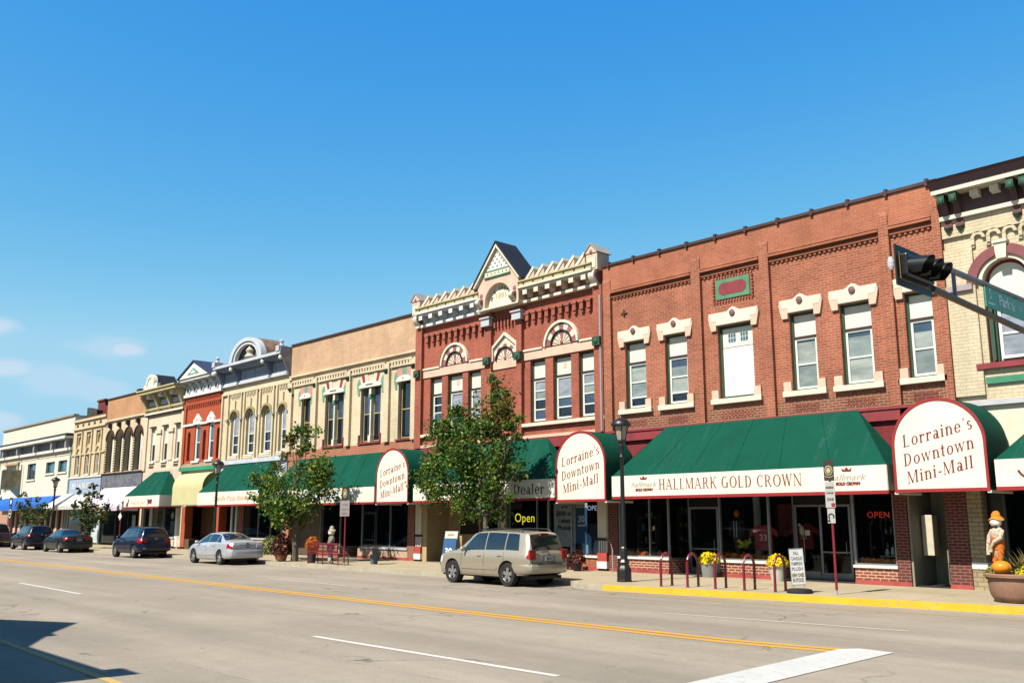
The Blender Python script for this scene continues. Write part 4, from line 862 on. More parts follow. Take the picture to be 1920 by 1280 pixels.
# ground floor
one(lambda m: (fb(m, -36.44, -24.21, 5.0, 5.41, 0, .13)), 'maroon_fascia', MAROON, B); one(lambda m: wallsheet(m, -36.44, -24.21, 2.95, 5.0, 0, []), 'painted_brick_band', BRMAR, B)
one(lambda m: fb(m, -36.43, -24.22, 2.9, 3.1, -.2, .02), 'lintel_beam', DARKIN, B)
for xc in (-36.07, -24.48):
    q = MB(); fb(q, xc-.22, xc+.22, 1.38, 2.95, -.1, .10); pc = q.build('iron_column', CREAM, B)
    q = MB(); fb(q, xc-.23, xc+.23, 1.28, 1.38, -.1, .12); fb(q, xc-.18, xc+.18, .80, 1.28, -.1, .0); q.build('column_band', BROWN, pc)
    q = MB()
    for i in range(4): fb(q, xc-.2+i*.115, xc-.15+i*.115, .82, 1.28, 0, .08)
    q.build('column_fluting', WHITE, pc)
    q = MB(); fb(q, xc-.24, xc+.24, .50, .82, -.1, .13); q.build('red_block', plain('coral red', (.46,.07,.055)), pc)
    q = MB(); fb(q, xc-.25, xc+.25, .24, .50, -.1, .15); q.build('white_block', WHITE, pc); q = MB(); fb(q, xc-.2, xc+.22, .14, .24, -.1, .12); q.build('column_foot', BLACKP, pc)
bulk(B, -28.17, -24.75, .62, brick('orange bulkhead brick', (.46,.15,.07), (.42,.13,.065), (.5,.22,.13), ms=.01)); shopwin(B, -27.5, -24.75, .70, 2.92, mull=(-26.2,), sillm=OFFW)
shopwin(B, -30.05, -27.5, .70, 2.92, mull=(-28.17,)); bulk(B, -30.05, -28.17, .62)
one(lambda m: fb(m, -30.5, -30.06, .14, 2.95, -.3, .04), 'pilaster', CREAM, B)
q = MB(); q.box(-35.82,-35.5,FY-.02,FY+1.3,.14,2.95); q.box(-35.5,-33.2,FY+1.3,FY+1.4,.14,2.95); q.build('recess_wall', TAN, B)
q = MB(); q.box(-34.6,-33.3,FY+1.27,FY+1.3,1.4,2.2); q.build('menu_board', DARKIN, B); q = MB(); q.box(-35.3,-34.75,FY+1.27,FY+1.3,.3,2.5); q.build('recess_panel', plain('tan panel', (.40,.30,.17)), B)
shopdoor(B, -33.0, -31.9, FY+1.35, 2.45); q = MB(); q.box(-33.2,-30.5,FY+1.4,FY+1.45,2.5,3.0); q.build('transom', DARKIN, B)
NEONY = emit('yellow neon', (1,.82,.05), .45); s = sans('Open', .52, 0, 1.05); s2 = MB(); put(s2, s, -29.0, FY+.12, 1.97, cen=True); tag(s2.build('neon_sign', NEONY), 'yellow neon sign reading Open behind the dark window', 'neon sign')
# posters in the phone shop window
PBL = plain('poster blue', (.02,.10,.26)); PGR = plain('poster pale', (.52,.56,.62)); SHB = plain('pale blue shirt', (.24,.38,.66))
def poster(label, x0, x1, z0, z1, mat, lines=(), ink=None, yo=.10):
    p = thing('poster', label, 'poster', ((x0+x1)/2, FY+yo, z0), 0, 'posters in the phone shop window')
    MB().box(x0-(x0+x1)/2, x1-(x0+x1)/2, -.004, .004, 0, z1-z0).build('sheet', mat, p, world=False)
    q = MB()
    for t, sz, z in lines: put(q, sans(t, sz, 0, 1, .008), 0, -.006, z, cen=True)
    if q.v: q.build('lettering', ink, p, world=False)
    return p
poster('pale poster with bold black writing about latest phones', -27.25, -26.05, 1.0, 2.72, PGR, (('UP TO',.12,1.52),("$600 off",.27,1.22),('Latest',.27,.94),('Phones',.27,.66)), BLACKP)
poster('blue poster with the number 30 in white', -26.03, -25.4, 1.15, 2.5, PBL, (('30',.36,.82),('MINUTES',.09,.66)), WHITE, .085)
poster('pale strip above the blue number poster', -26.03, -25.4, 2.52, 2.72, PGR, (('free trial',.11,.05),), TAN)
pp = poster('dark blue poster of two people in pale blue shirts', -25.95, -24.8, .76, 1.9, plain('poster navy', (.012,.03,.07)), yo=.13)
MB().prism([(-.32,0),(.12,0),(.14,.62),(.04,.74),(-.08,.8),(-.22,.74),(-.36,.58)], -.012, -.006).prism([(.26,0),(.55,0),(.5,.4),(.36,.55),(.24,.3)], -.012, -.006).build('printed_shirt', SHB, pp, world=False)
MB().ball((-.07,-.012,.92),.10,.006,.13).ball((.42,-.012,.75),.12,.006,.16).build('printed_hair', BLACKP, pp, world=False)
poster('small light blue card at the foot of the phone shop window', -26.35, -26.05, .78, 1.12, plain('card blue', (.18,.36,.60)), (('@',.22,.08),), WHITE, .09)
s = sans('OPEN', .27, 0, 1.05); s2 = MB(); put(s2, s, -25.05, FY+.10, 2.42, cen=True); tag(s2.build('window_lettering', emit('blue white neon', (.55,.65,1), .3)), 'blue white lit sign reading OPEN beside the cream column', 'neon sign')
# ================================================================ tan brick building left of it
B = building('brick_building', 'tan brick building with four dark windows under green and pink painted arches', -48.65, -36.45, 12.2, BR7P)
W7 = [(-47.4,-46.42),(-44.85,-42.98),(-41.36,-39.54),(-38.03,-36.98)]
m = MB(); wallsheet(m, -48.64, -36.46, 5.9, 10.28, 0, [(a,b,6.0,8.98,.24) for a, b in W7], .3)
for a, b in ((-48.64,-48.3),(-46.0,-45.6),(-42.6,-42.2),(-39.1,-38.66),(-36.8,-36.46)): fb(m, a, b, 5.9, 9.9, 0, .16)
for a, b in ((-48.28,-46.02),(-45.58,-42.62),(-42.18,-39.12),(-38.64,-36.82)):
    fb(m, a, b, 9.9, 10.0, 0, .12); dentils(m, a+.03, b-.03, 9.73, 9.9, .11, .25, .15); fb(m, a, b, 9.64, 9.73, 0, .11)
m.build('wall', BR7, B)
one(lambda m: fb(m, -48.642, -36.458, 10.28, 12.1, -.05, .04), 'parapet', BR7P, B); one(lambda m: fb(m, -48.645, -36.455, 10.2, 10.3, 0, .16), 'ledge', BR7, B)
one(lambda m: fb(m, -48.64, -36.46, 12.1, 12.2, -.34, .12), 'coping', BROWN, B)
one(lambda m: fb(m, -48.64, -36.46, 5.4, 5.9, -.1, .02), 'salmon_band', BR7R, B)
m = MB()
for x in (-48.45,-45.8,-42.4,-38.88,-36.6): scroll(m, x, 9.12, 9.6, .36, .24)
m.build('console', DKGREEN, B)
PINK = plain('pink paint', (.62,.30,.25)); SEAG = plain('sea green paint', (.16,.36,.24))
for k, (a, b) in enumerate(W7):
    c = (a+b)/2; dbl = k in (1, 2)
    w_ = window(B, a, b, 6.0, 8.98, rise=.24, depth=.26, frame=BLACKP, fw=.05, sash=TAN, sw=.045, mull=(c-.06, c+.06) if dbl else (), rail=(.5,), lo=[GL_DARK, GL_BLUE if dbl else GL_DARK])
    one(lambda m: fb(m, a-.1, b+.1, 5.91, 5.99, -.2, .10), 'sill', MAROON, w_)
    hw = (b-a)/2
    q = MB(); A = archpts(a-.08, b+.08, 8.88, .27, 12); q.prism([(b+.08,8.84),(a-.08,8.84)]+A, FY-.12, FY+.02); q.build('hood', OFFW, w_, bevel=.02)
    q = MB()
    if dbl: q.box(c-.09,c+.09,FY-.05,FY+.2,8.45,8.8); q.box(c-.055,c+.055,FY-.0,FY+.2,6.02,8.45); q.box(c-.11,c+.11,FY-.05,FY+.2,6.0,6.35); q.build('mullion_post', CREAM, w_); q = MB(); q.box(c-.11,c+.11,FY-.08,FY+.2,8.3,8.48); q.build('mullion_capital', MIDGREEN, w_)
    q = MB(); q.box(c-hw*.35,c+hw*.35,FY-.135,FY-.115,8.97,9.02) if dbl else q.ball((c,FY-.12,9.0),.05,.03,.05,8,5); q.build('hood_slot', BROWN, w_)
    g_, p_, m_ = MB(), MB(), MB(); rr = hw+.12; nn = 12; cz = 8.55
    for i in range(nn):
        t0 = 8+164/nn*i; dst = g_ if i in (0,1,10,11) else ((m_ if i in (3,8) else p_) if dbl else (g_ if i in (5,6) else p_))
        if dbl and i in (5,6): continue
        for j in range(2):
            ta, tb = R(t0+164/nn*j/2), R(t0+164/nn*(j+1)/2)
            q0 = lambda t: (c+rr*cos(t), 8.86+.28*sin(t)); q1 = lambda t: (c+(rr+.26)*cos(t), 8.86+.78*sin(t)**.7)
            dst.prism([q0(ta), q1(ta), q1(tb), q0(tb)], FY-.03, FY)
    g_.build('green_voussoir', SEAG, w_); p_.build('pink_voussoir', PINK if not dbl else plain('pale pink paint', (.80,.66,.52)), w_)
    if m_.v: m_.build('maroon_voussoir', MAROON, w_)
    q = MB(); fp(q, [(a-.36,8.98),(a-.24,8.5),(a-.10,8.5),(a-.10,8.98)], 0, .035); fp(q, [(b+.10,8.98),(b+.10,8.5),(b+.24,8.5),(b+.36,8.98)], 0, .035); q.build('green_springer', SEAG, w_)
    if dbl: q = MB(); fb(q, a-.10, a, 6.0, 6.4, 0, .06); fb(q, b, b+.10, 6.0, 6.4, 0, .06); q.build('maroon_block', MAROON, w_)
one(lambda m: wallsheet(m, -48.64, -36.46, 2.95, 5.4, -.01, []), 'shopfront_band', BR7R, B); one(lambda m: fb(m, -48.63, -36.47, 2.9, 3.1, -.2, .0), 'lintel_beam', DARKIN, B)
pier(B, -36.99, -36.46, brick('pier brick', (.34,.12,.08), (.30,.1,.07), (.42,.25,.18))); pier(B, -48.63, -48.2, BR7R)
BRPALE = brick('pale bulkhead brick', (.56,.36,.24), (.66,.50,.38), (.62,.48,.36), ms=.014)
bulk(B, -41.2, -36.99, .64, BRPALE); shopwin(B, -40.95, -36.99, .72, 2.92, mull=(-38.5,), sillm=LTGREY)
shopwin(B, -44.95, -42.95, .72, 2.92, sillm=LTGREY); bulk(B, -45.1, -42.9, .64, BRPALE); splay(B, -42.95, FY+.06, -42.7, FY+1.2); splay(B, -40.95, FY+.06, -41.3, FY+1.2); shopdoor(B, -42.6, -41.4, FY+1.2, 2.45)
q = MB(); fb(q, -48.2, -45.1, .14, 2.95, -.35, -.3); q.build('recess_wall', plain('brown recess', (.12,.09,.06)), B)
for x, y, h in ((-40.1,FY+1.2,1.2),(-38.2,FY+.9,1.05),(-37.9,FY+1.6,1.5)): tag(MB().box(x-.18,x+.18,y-.15,y+.15,.17,.17+h).box(x-.24,x+.24,y-.2,y+.2,.17+h,.21+h).build('display_stand', DARKIN2), 'dim display stand behind the dark shop window', 'stand', 'display stands in the dark shop')

# ================================================================ ivory corner building at the right edge
B = building('brick_building', 'ivory brick corner building with dark bracketed cornice and a maroon arched window', -10.85, -5.9, 11.55, BR10)
cA = -9.25
m = MB(); wallsheet(m, -10.84, -5.91, 5.2, 11.5, 0, [(cA-.62,cA+.62,6.38,9.32,.62),(cA+1.65,cA+2.85,6.38,9.32,.6)], .34)
fb(m, -10.84, -10.04, 5.5, 9.85, 0, .10); fb(m, -10.84, -5.91, 10.2, 10.9, 0, .10)
for i in range(8):
    x = -9.95+i*.43; m.ring(x+.10, 10.03, .11, .20, 0, 180, FY-.10, FY, 8); fb(m, x-.10, x, 9.86, 10.04, 0, .10); fb(m, x-.14, x-.02, 9.78, 9.86, 0, .06)
m.build('wall', BR10, B)
m = MB(); m.ring(cA, 8.70, .74, 1.02, 0, 180, FY-.12, FY, 22); m.build('arch_hood', plain('maroon arch', (.25,.065,.07), var=.1), B)
m = MB(); m.ring(cA, 8.70, .62, .74, 0, 180, FY-.05, FY+.1, 22); m.build('arch_inner', CREAM, B)
m = MB(); fp(m, [(cA-.13,9.3),(cA+.13,9.3),(cA+.17,9.75),(cA-.17,9.75)], 0, .18); fb(m, cA-.2, cA+.2, 9.75, 9.82, 0, .22); m.build('keystone', CREAM, B)
w_ = window(B, cA-.62, cA+.62, 6.38, 9.32, rise=.62, depth=.32, frame=MAROON, fw=.08, pane=OFFW, rail=())
Y = FY+.3
q = MB(); A = archpts(cA-.5, cA+.5, 8.75, .48, 14); q.prism([(cA-.5,7.95),(cA+.5,7.95)]+list(reversed(A)), Y-.1, Y-.06); q.build('arched_panel', OFFW, w_)
q = MB(); q.box(cA-.36,cA+.5,Y-.12,Y-.08,6.5,6.58); q.box(cA-.36,cA-.28,Y-.12,Y-.08,6.58,7.9); q.box(cA+.42,cA+.5,Y-.12,Y-.08,6.58,7.9); q.box(cA-.28,cA+.42,Y-.12,Y-.08,7.82,7.9); q.box(cA-.28,cA+.42,Y-.12,Y-.08,7.18,7.24); q.build('sash', WHITE, w_)
MB().poly([(cA-.28,Y-.09,6.58),(cA+.42,Y-.09,6.58),(cA+.42,Y-.09,7.82),(cA-.28,Y-.09,7.82)]).build('pane', GL_GREYBLUE, w_)
q = MB(); q.box(cA-.56,cA-.47,Y-.2,Y-.06,6.46,8.4); q.box(cA-.44,cA-.40,Y-.14,Y-.07,6.46,8.4); q.build('rope_column', DKGREEN, w_)
one(lambda m: fb(m, cA-.95, cA+.95, 6.22, 6.38, -.3, .14), 'sill', MAROON, w_); one(lambda m: fb(m, cA-.75, cA+.7, 5.80, 5.98, 0, .08), 'green_panel', plain('sea green panel', (.05,.26,.15)), B)
window(B, cA+1.65, cA+2.85, 6.38, 9.32, rise=.6, depth=.32, frame=MAROON, fw=.08, sash=WHITE, pane=GL_GREYBLUE)
m = MB(); fb(m, -10.84, -10.1, 8.55, 8.72, .10, .2); fb(m, cA+.72, cA+1.6, 8.55, 8.72, 0, .14); m.build('impost', plain('mauve stone', (.45,.36,.36)), B)
m = MB(); fb(m, -10.84, -5.91, 10.72, 10.84, -.1, .22); fb(m, -10.86, -5.8, 11.44, 11.58, -.3, .60); co = m.build('cornice', CREAM, B)
m = MB(); m.prismx([(FY-.62,11.58),(FY-.70,11.78),(FY+.3,11.82),(FY+.3,11.58)], -10.88, -5.75); m.build('cornice_crown', plain('dark plum', (.035,.014,.02), rough=.5), co)
m = MB(); m.prismx([(FY-.70,11.78),(FY-.76,11.86),(FY+.4,11.88),(FY+.4,11.80)], -10.9, -5.7); m.build('crown_lip', BROWN, co)
m = MB(); fb(m, -10.84, -5.91, 10.84, 11.44, -.2, .13); m.build('soffit_board', plain('plum painted shade', (.10,.055,.05)), co)  # plum colour holds the shade under the cornice
for k, x in enumerate((-10.62,-10.28,-8.72,-8.38,-6.9,-6.55)):
    m = MB(); scroll(m, x, 10.42, 11.43, .52, .17); bk = m.build('bracket', plain('bracket maroon', (.12,.045,.05)), B)
    m = MB(); m.box(x-.1, x+.1, FY-.55, FY-.34, 11.16, 11.43); m.ball((x,FY-.53,11.22),.1,.1,.13,8,6); m.build('bracket_cap', DKGREEN, bk); m = MB().lathe([(.0,0),(.1,.16)],(x,FY-.16,10.3),8); m.build('bracket_drop', DKGREEN, bk)
m = MB()
for x in (-9.75,-9.2,-7.9,-7.4): m.prismx([(FY-.1,11.2),(FY-.36,11.25),(FY-.36,11.43),(FY-.1,11.43)], x-.12, x+.12)
m.build('modillion', CREAM, B)
one(lambda m: wallsheet(m, -10.84, -5.91, 3.0, 5.2, .02, []), 'fascia_board', CREAM, B); one(lambda m: fb(m, -10.84, -5.91, 5.2, 5.34, -.1, .14), 'belt', LTGREY, B)
m = MB(); fb(m, -11.0+.15, -10.46, 1.02, 2.98, -.4, .02); m.build('block_pier', BRCR, B); m = MB(); fb(m, -10.99+.15, -10.42, .72, .90, -.4, .06); m.build('stone_sill', WHITE, B); m = MB(); fb(m, -10.99+.15, -10.45, .14, .72, -.4, .03); fb(m, -10.99+.15, -10.45, .90, 1.02, -.4, .03); m.build('pale_base', BRCR, B)
q = MB(); fb(q, -10.46, -10.3, .14, 2.98, -.6, -.5); fb(q, -9.98, -9.9, .14, 2.98, -.3, -.1); fb(q,-10.3,-9.98,.14,2.98,-.35,-.3); q.build('shopfront_post', plain('shopfront dark', (.05,.05,.045)), B)
shopwin(B, -9.9, -7.6, .75, 2.95, frame=plain('dark frame', (.06,.06,.055))); bulk(B, -9.95, -6.0, .7, BRCR, base=False); shopwin(B, -7.5, -6.1, .75, 2.95)
tag(MB().tube([(-9.4,FY+.6,.8),(-9.45,FY+.6,1.4),(-9.3,FY+.6,2.0),(-9.2,FY+.6,2.1)],.012).ball((-9.15,FY+.6,2.35),.13,.06,.13).ball((-9.05,FY+.6,1.95),.06).build('window_ornament', DARKIN2, smooth=True), 'dim twig and star ornament in the corner shop window', 'ornament')

# ================================================================ straw coloured building with blue grey cornice
B = building('brick_building', 'straw coloured building with blue grey cornice and round topped pediment', -57.35, -48.65, 11.6, BR6)
W6 = [(-56.05,-54.95),(-54.0,-52.88),(-51.95,-50.8),(-49.9,-48.97)]
m = MB(); wallsheet(m, -57.34, -48.66, 5.7, 10.55, 0, [(a,b,6.0,8.85,.5) for a, b in W6], .3)
for x in (-57.34,-56.5,-54.75,-54.35,-52.72,-52.3,-50.65,-50.25,-48.85): fb(m, x, x+.17, 5.72, 9.95, 0, .11)
fb(m, -57.34, -48.66, 9.95, 10.1, 0, .12)
for a, b in W6: dentils(m, a-.1, b+.1, 9.72, 9.93, .1, .17, .09); fb(m, (a+b)/2-.04, (a+b)/2+.04, 9.0, 9.5, 0, .10); fb(m, a-.12, b+.12, 5.78, 5.9, 0, .1)
m.build('wall', BR6, B)
for a, b in W6:
    w_ = window(B, a, b, 6.0, 8.85, rise=.5, depth=.22, frame=plain('olive frame',(.34,.28,.12)), fw=.07, sash=WHITE, sw=.11, rail=(.22,.45), lo=[GL_DARK,GL_DARK,GL_GREYBLUE])
    q = MB(); q.ring((a+b)/2, 8.35, (b-a)/2, (b-a)/2+.14, 0, 180, FY-.14, FY, 12, .92); q.build('hood', plain('olive hood',(.38,.31,.15)), w_); one(lambda m: fb(m, a-.05, b+.05, 5.92, 6.0, -.2, .1), 'sill', WHITE, w_)
m = MB()
for x in (-56.4,-54.48,-52.45,-50.4,-48.8): fb(m, x-.18, x+.18, 8.25, 8.36, .1, .2)
m.build('impost', GREY, B)
one(lambda m: fb(m, -57.34, -48.66, 5.48, 5.74, -.1, .18), 'belt', plain('pale blue belt', (.58,.62,.70)), B)
one(lambda m: wallsheet(m, -57.34, -48.66, 2.95, 5.48, -.005, []), 'fascia_board', plain('pale fascia', (.66,.67,.70), var=.08), B); one(lambda m: fb(m, -48.95, -48.66, 4.0, 5.48, 0, .05), 'fascia_trim', BLUEGREY, B)
m = MB(); fb(m, -57.34, -48.66, 10.48, 10.62, -.1, .2); fb(m, -57.34, -48.66, 11.62, 11.78, -.3, .85); fb(m,-57.34,-48.66,10.62,10.72,0,.12); co = m.build('cornice', plain('silver grey paint', (.60,.63,.68), var=.12), B)
m = MB(); fb(m, -57.33, -48.67, 10.7, 11.62, -.3, .05); fb(m, -57.33, -48.67, 11.45, 11.62, .05, .5); m.build('frieze', BLUEGREY, co)
m = MB()
for a, b in ((-57.0,-55.4),(-54.7,-53.2),(-52.9,-51.4),(-50.7,-49.1)):
    for q in ((a,b,10.78,10.83),(a,b,11.22,11.27)): fb(m, *q, .05, .09)
    fb(m, a, a+.05, 10.83, 11.22, .05, .09); fb(m, b-.05, b, 10.83, 11.22, .05, .09)
m.build('frieze_panel', LTGREY, co)
m = MB(); dentils(m, -57.3, -48.7, 11.48, 11.62, .72, .42, .2); m.build('dentil', BLUEGREY, co)
for x in (-57.2,-55.05,-50.95,-48.8):
    m = MB(); scroll(m, x, 10.45, 11.62, .8, .22); bk = m.build('bracket', plain('bracket blue', (.20,.24,.33)), co); m = MB(); m.ball((x,FY-.72,11.42),.13,.12,.15,8,6); m.build('bracket_ball', WHITE, bk)
PC = -53.0
m = MB(); m.ring(PC, 11.78, 1.75, 2.1, 0, 180, FY-.85, FY-.5, 24, .66); m.ring(PC, 11.78, 1.45, 1.62, 0, 180, FY-.8, FY-.55, 24, .66); ped = m.build('pediment_arch', plain('silver grey paint', (.6,.6,.6)), co)
m = MB(); m.ring(PC, 11.78, 2.0, 2.12, 0, 180, FY-.5, FY+.9, 20, .66); m.build('pediment_roof', RUST, co)
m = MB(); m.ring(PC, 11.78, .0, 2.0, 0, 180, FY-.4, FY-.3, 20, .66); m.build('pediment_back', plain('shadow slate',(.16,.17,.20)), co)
m = MB(); m.lathe([(.25,0),(.35,.15),(.2,.35),(.28,.55),(.12,.75),(.03,.95)],(PC+.2,FY-.6,11.8),10); m.build('shell_ornament', plain('warm stone', (.60,.52,.42)), co, smooth=True)
for x in (-57.2,-48.9):
    m = MB(); fb(m, x-.2, x+.2, 11.78, 12.1, .3, .9); m.lathe([(.16,0),(.1,.15),(.14,.3),(0,.42)],(x,FY-.62,12.1),8); m.build('finial', LTGREY, co)
m = MB(); m.box(-57.3,-48.7,FY-.5,FY+1.0,11.78,11.95); m.build('cornice_roof', RUST, co)
m = MB(); m.prismx([(FY,10.45),(FY-.25,10.6),(FY-.8,11.6),(FY-.8,12.0),(FY+1,12.2),(FY+1,10.45)], -48.72, -48.64); m.build('cornice_return', plain('weathered tin', (.36,.34,.36), var=.4, scale=2), co)
pier(B, -57.33, -56.95, BR5, o=.04); q = MB(); fb(q, -56.95, -55.4, .14, 2.95, -1.4, -1.3); q.build('recess_wall', plain('brown door board', (.13,.055,.02)), B)
m = MB(); fb(m,-55.4,-55.22,.14,2.95,-.2,0); fb(m,-54.8,-54.65,.14,2.95,-.2,0); m.build('white_post', WHITE, B); q = MB(); fb(q,-54.2,-53.95,.14,2.95,-.2,.02); q.build('orange_pilaster', BR5, B)
shopwin(B, -55.2, -54.2, .6, 2.95); shopwin(B, -53.9, -49.1, 1.0, 2.95, mull=(-51.9,-50.4), sillm=LTGREY); bulk(B, -53.95, -49.0, .92, plain('tan bulkhead', (.55,.42,.26)), base=False); pier(B, -49.1, -48.66, plain('beige pier', (.30,.24,.16)), base=False)
# ================================================================ narrow vermilion building
B = building('brick_building', 'narrow vermilion brick building with white hooded windows and small pediment', -63.05, -57.35, 11.4, BR5)
W5 = [(-61.25,-60.4),(-59.2,-58.4)]
m = MB(); wallsheet(m, -63.04, -57.36, 5.8, 10.4, 0, [(a,b,5.95,8.45) for a, b in W5]+[(x,x+.45,6.0,8.0,.3) for x in (-62.4,-60.02,-57.98)], .25)
m.poly([(-63,FY+.2,5.9),(-57.4,FY+.2,5.9),(-57.4,FY+.2,8.1),(-63,FY+.2,8.1)])
dentils(m, -62.8, -57.6, 9.6, 9.8, .1, .26, .13); fb(m, -63.0, -57.4, 9.8, 9.9, 0, .12); dentils(m, -62.8, -57.6, 10.1, 10.2, .1, .2, .1); fb(m,-63.04,-62.7,5.8,9.9,0,.1); m.build('wall', BR5, B)
m = MB(); 
for a, b in ((-63.04,-61.3),(-60.35,-59.25),(-58.35,-57.36)): fb(m, a, b, 8.36, 8.5, 0, .12)
m.build('string_course', WHITE, B)
for a, b in W5:
    w_ = window(B, a, b, 5.95, 8.45, depth=.16, frame=WHITE, fw=.1, sash=WHITE, sw=.07, lo=[GL_DARK, GL_TEAL]); c = (a+b)/2
    q = MB(); q.prism([(a-.18,8.4),(b+.18,8.4),(b+.1,8.72),(c+.24,8.9),(c,9.12),(c-.24,8.9),(a-.1,8.72)], FY-.14, FY); q.build('hood', WHITE, w_); q = MB(); q.ball((c,FY-.14,8.72),.13,.04,.13,8,5); q.build('hood_rosette', PEACH, w_)
    one(lambda m: fb(m, a-.15, b+.15, 5.82, 5.95, -.15, .14), 'sill', WHITE, w_)
m = MB(); fb(m, -63.04, -57.36, 10.36, 10.55, -.1, .2); fb(m, -63.04, -57.36, 10.55, 11.4, -.3, .08); fb(m, -63.2, -57.36, 11.4, 11.58, -.3, .6); co = m.build('cornice', WHITE, B)
m = MB(); h = MB()
for i in range(5):
    x = -62.5+i*1.07; m.ring(x, 10.82, .18, .29, 0, 360, FY-.16, FY-.08, 14); h.ring(x, 10.82, 0, .18, 0, 360, FY-.10, FY-.081, 10)
m.build('round_vent', LTGREY, co); h.build('vent_hole', BLACKP, co); m = MB()
for i in range(6): x = -63.0+i*1.07; m.prismx([(FY-.08,11.08),(FY-.18,11.1),(FY-.5,11.28),(FY-.5,11.4),(FY-.08,11.4)], x+.0, x+.2)
m.build('bracket', LTGREY, co)
m = MB(); m.prism([(-62.9,11.58),(-58.3,11.58),(-60.6,12.55)], FY-.7, FY-.5); pd = m.build('pediment', WHITE, co); m = MB(); m.prism([(-61.5,11.76),(-59.7,11.76),(-60.6,12.18)], FY-.72, FY-.69); m.build('pediment_panel', plain('fresh green', (.03,.30,.16)), pd); m = MB(); m.prism([(-61.1,11.8),(-60.1,11.8),(-60.6,12.05)], FY-.74, FY-.715); m.build('pediment_ornament', WHITE, pd)
m = MB(); m.prism([(-63.0,11.58),(-60.6,12.6),(-58.2,11.58),(-58.0,11.58),(-60.6,12.72),(-63.2,11.58)], FY-.78, FY+1.3); m.build('pediment_roof', plain('blue slate', (.03,.05,.11)), co)
m = MB(); fb(m, -63.04, -57.36, 5.56, 5.80, -.05, .06); m.build('stone_course', plain('stone course', (.48,.36,.26)), B); m = MB(); fb(m, -63.04, -57.36, 5.30, 5.54, -.05, .22); m.build('green_fascia', plain('fresh green', (.05,.3,.1)), B)
one(lambda m: wallsheet(m, -63.04, -57.36, 2.95, 5.3, 0, []), 'fascia_board', CREAM, B); pier(B, -63.04, -62.4, plain('cream pier', (.62,.54,.4)), base=False, o=.06); pier(B, -62.38, -61.9, BR5, base=False); q = MB(); fb(q, -61.9, -57.4, .14, 2.95, -1.2, -1.1); q.build('recess_wall', plain('brown door board', (.13,.06,.02)), B); q = MB(); fb(q,-61.9,-61.2,.14,.8,-.5,0); q.build('brown_base', plain('brown stone', (.12,.08,.045)), B)
# ================================================================ pale building with olive bracket cornice
B = building('brick_building', 'pale cream building with olive bracketed cornice and rounded dormer', -69.75, -63.05, 11.3, BR4)
W4 = [(-68.65,-67.85),(-66.5,-65.72),(-64.38,-63.66)]
m = MB(); wallsheet(m, -69.74, -63.06, 5.6, 10.05, 0, [(a,b,6.2,8.65) for a, b in W4]+[(a-.1,b,5.72,5.92) for a, b in W4], .25); m.poly([(-69.7,FY+.2,5.65),(-63.1,FY+.2,5.65),(-63.1,FY+.2,5.95),(-69.7,FY+.2,5.95)]); fb(m,-69.74,-69.3,5.6,9.5,0,.1); fb(m,-63.4,-63.06,5.6,9.5,0,.1)
for x in (-67.2,-65.1): fb(m, x-.5, x+.5, 8.2, 8.45, 0, .14); fb(m, x-.36, x+.36, 6.2, 8.2, 0, .05)
m.build('wall', BR4, B); m = MB(); fb(m, -69.74, -63.06, 9.55, 9.63, 0, .14); m.build('dark_moulding', BROWN, B); m = MB(); fb(m, -69.74, -63.06, 9.66, 9.80, 0, .2); m.build('string_course', CREAM, B)
for a, b in W4:
    w_ = window(B, a, b, 6.2, 8.65, depth=.18, frame=OFFW, fw=.05, panel=(OFFW, 7.5), sash=OFFW, sw=.05, rail=(), pane=GL_DARK); one(lambda m: fb(m, a-.06, b+.06, 8.66, 8.76, 0, .14), 'lintel', BROWN, w_); one(lambda m: fb(m, a-.1, b+.1, 6.08, 6.2, -.15, .1), 'sill', OFFW, w_)
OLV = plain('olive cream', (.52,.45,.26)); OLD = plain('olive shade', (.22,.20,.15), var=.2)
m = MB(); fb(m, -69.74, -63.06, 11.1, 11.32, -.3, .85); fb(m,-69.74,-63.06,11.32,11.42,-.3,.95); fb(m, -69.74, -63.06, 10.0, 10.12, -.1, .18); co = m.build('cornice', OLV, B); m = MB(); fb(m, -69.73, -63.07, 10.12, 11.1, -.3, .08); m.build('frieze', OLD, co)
for x in (-69.5,-67.4,-65.3,-63.3):
    m = MB(); scroll(m, x, 9.9, 11.1, .8, .24); m.build('bracket', OLV, co)
m = MB()
for x in (-68.4,-66.3,-64.3): m.box(x-.25,x+.25,FY-.6,FY-.08,10.8,11.1)
m.build('modillion', CREAM, co); m = MB()
for a, b in ((-69.2,-67.7),(-67.1,-65.6),(-65.0,-63.6)): fb(m, a, b, 10.3, 10.62, .08, .12)
m.build('frieze_panel', LTGREY, co)
m = MB(); m.prism([(-68.6,11.42),(-66.2,11.42),(-66.2,11.75)]+[(-67.4+.75*cos(pi*i/10), 11.75+.72*sin(pi*i/10)) for i in range(11)]+[(-68.6,11.75)], FY-.85, FY-.6); dm = m.build('dormer', OFFW, co); m = MB(); m.ring(-67.4, 11.72, .5, .75, 0, 180, FY-.9, FY-.84, 14); m.build('dormer_arch', CREAM, dm)
m = MB(); m.prism([(-68.2,11.42),(-66.5,11.42),(-66.55,11.75),(-67.4,12.5),(-68.25,11.75)], FY-.6, FY+.9); m.build('dormer_roof', SLATE, co)
m = MB(); fb(m, -69.8, -69.2, 11.42, 11.62, -.3, .9); m.build('cornice_end', BROWN, co)
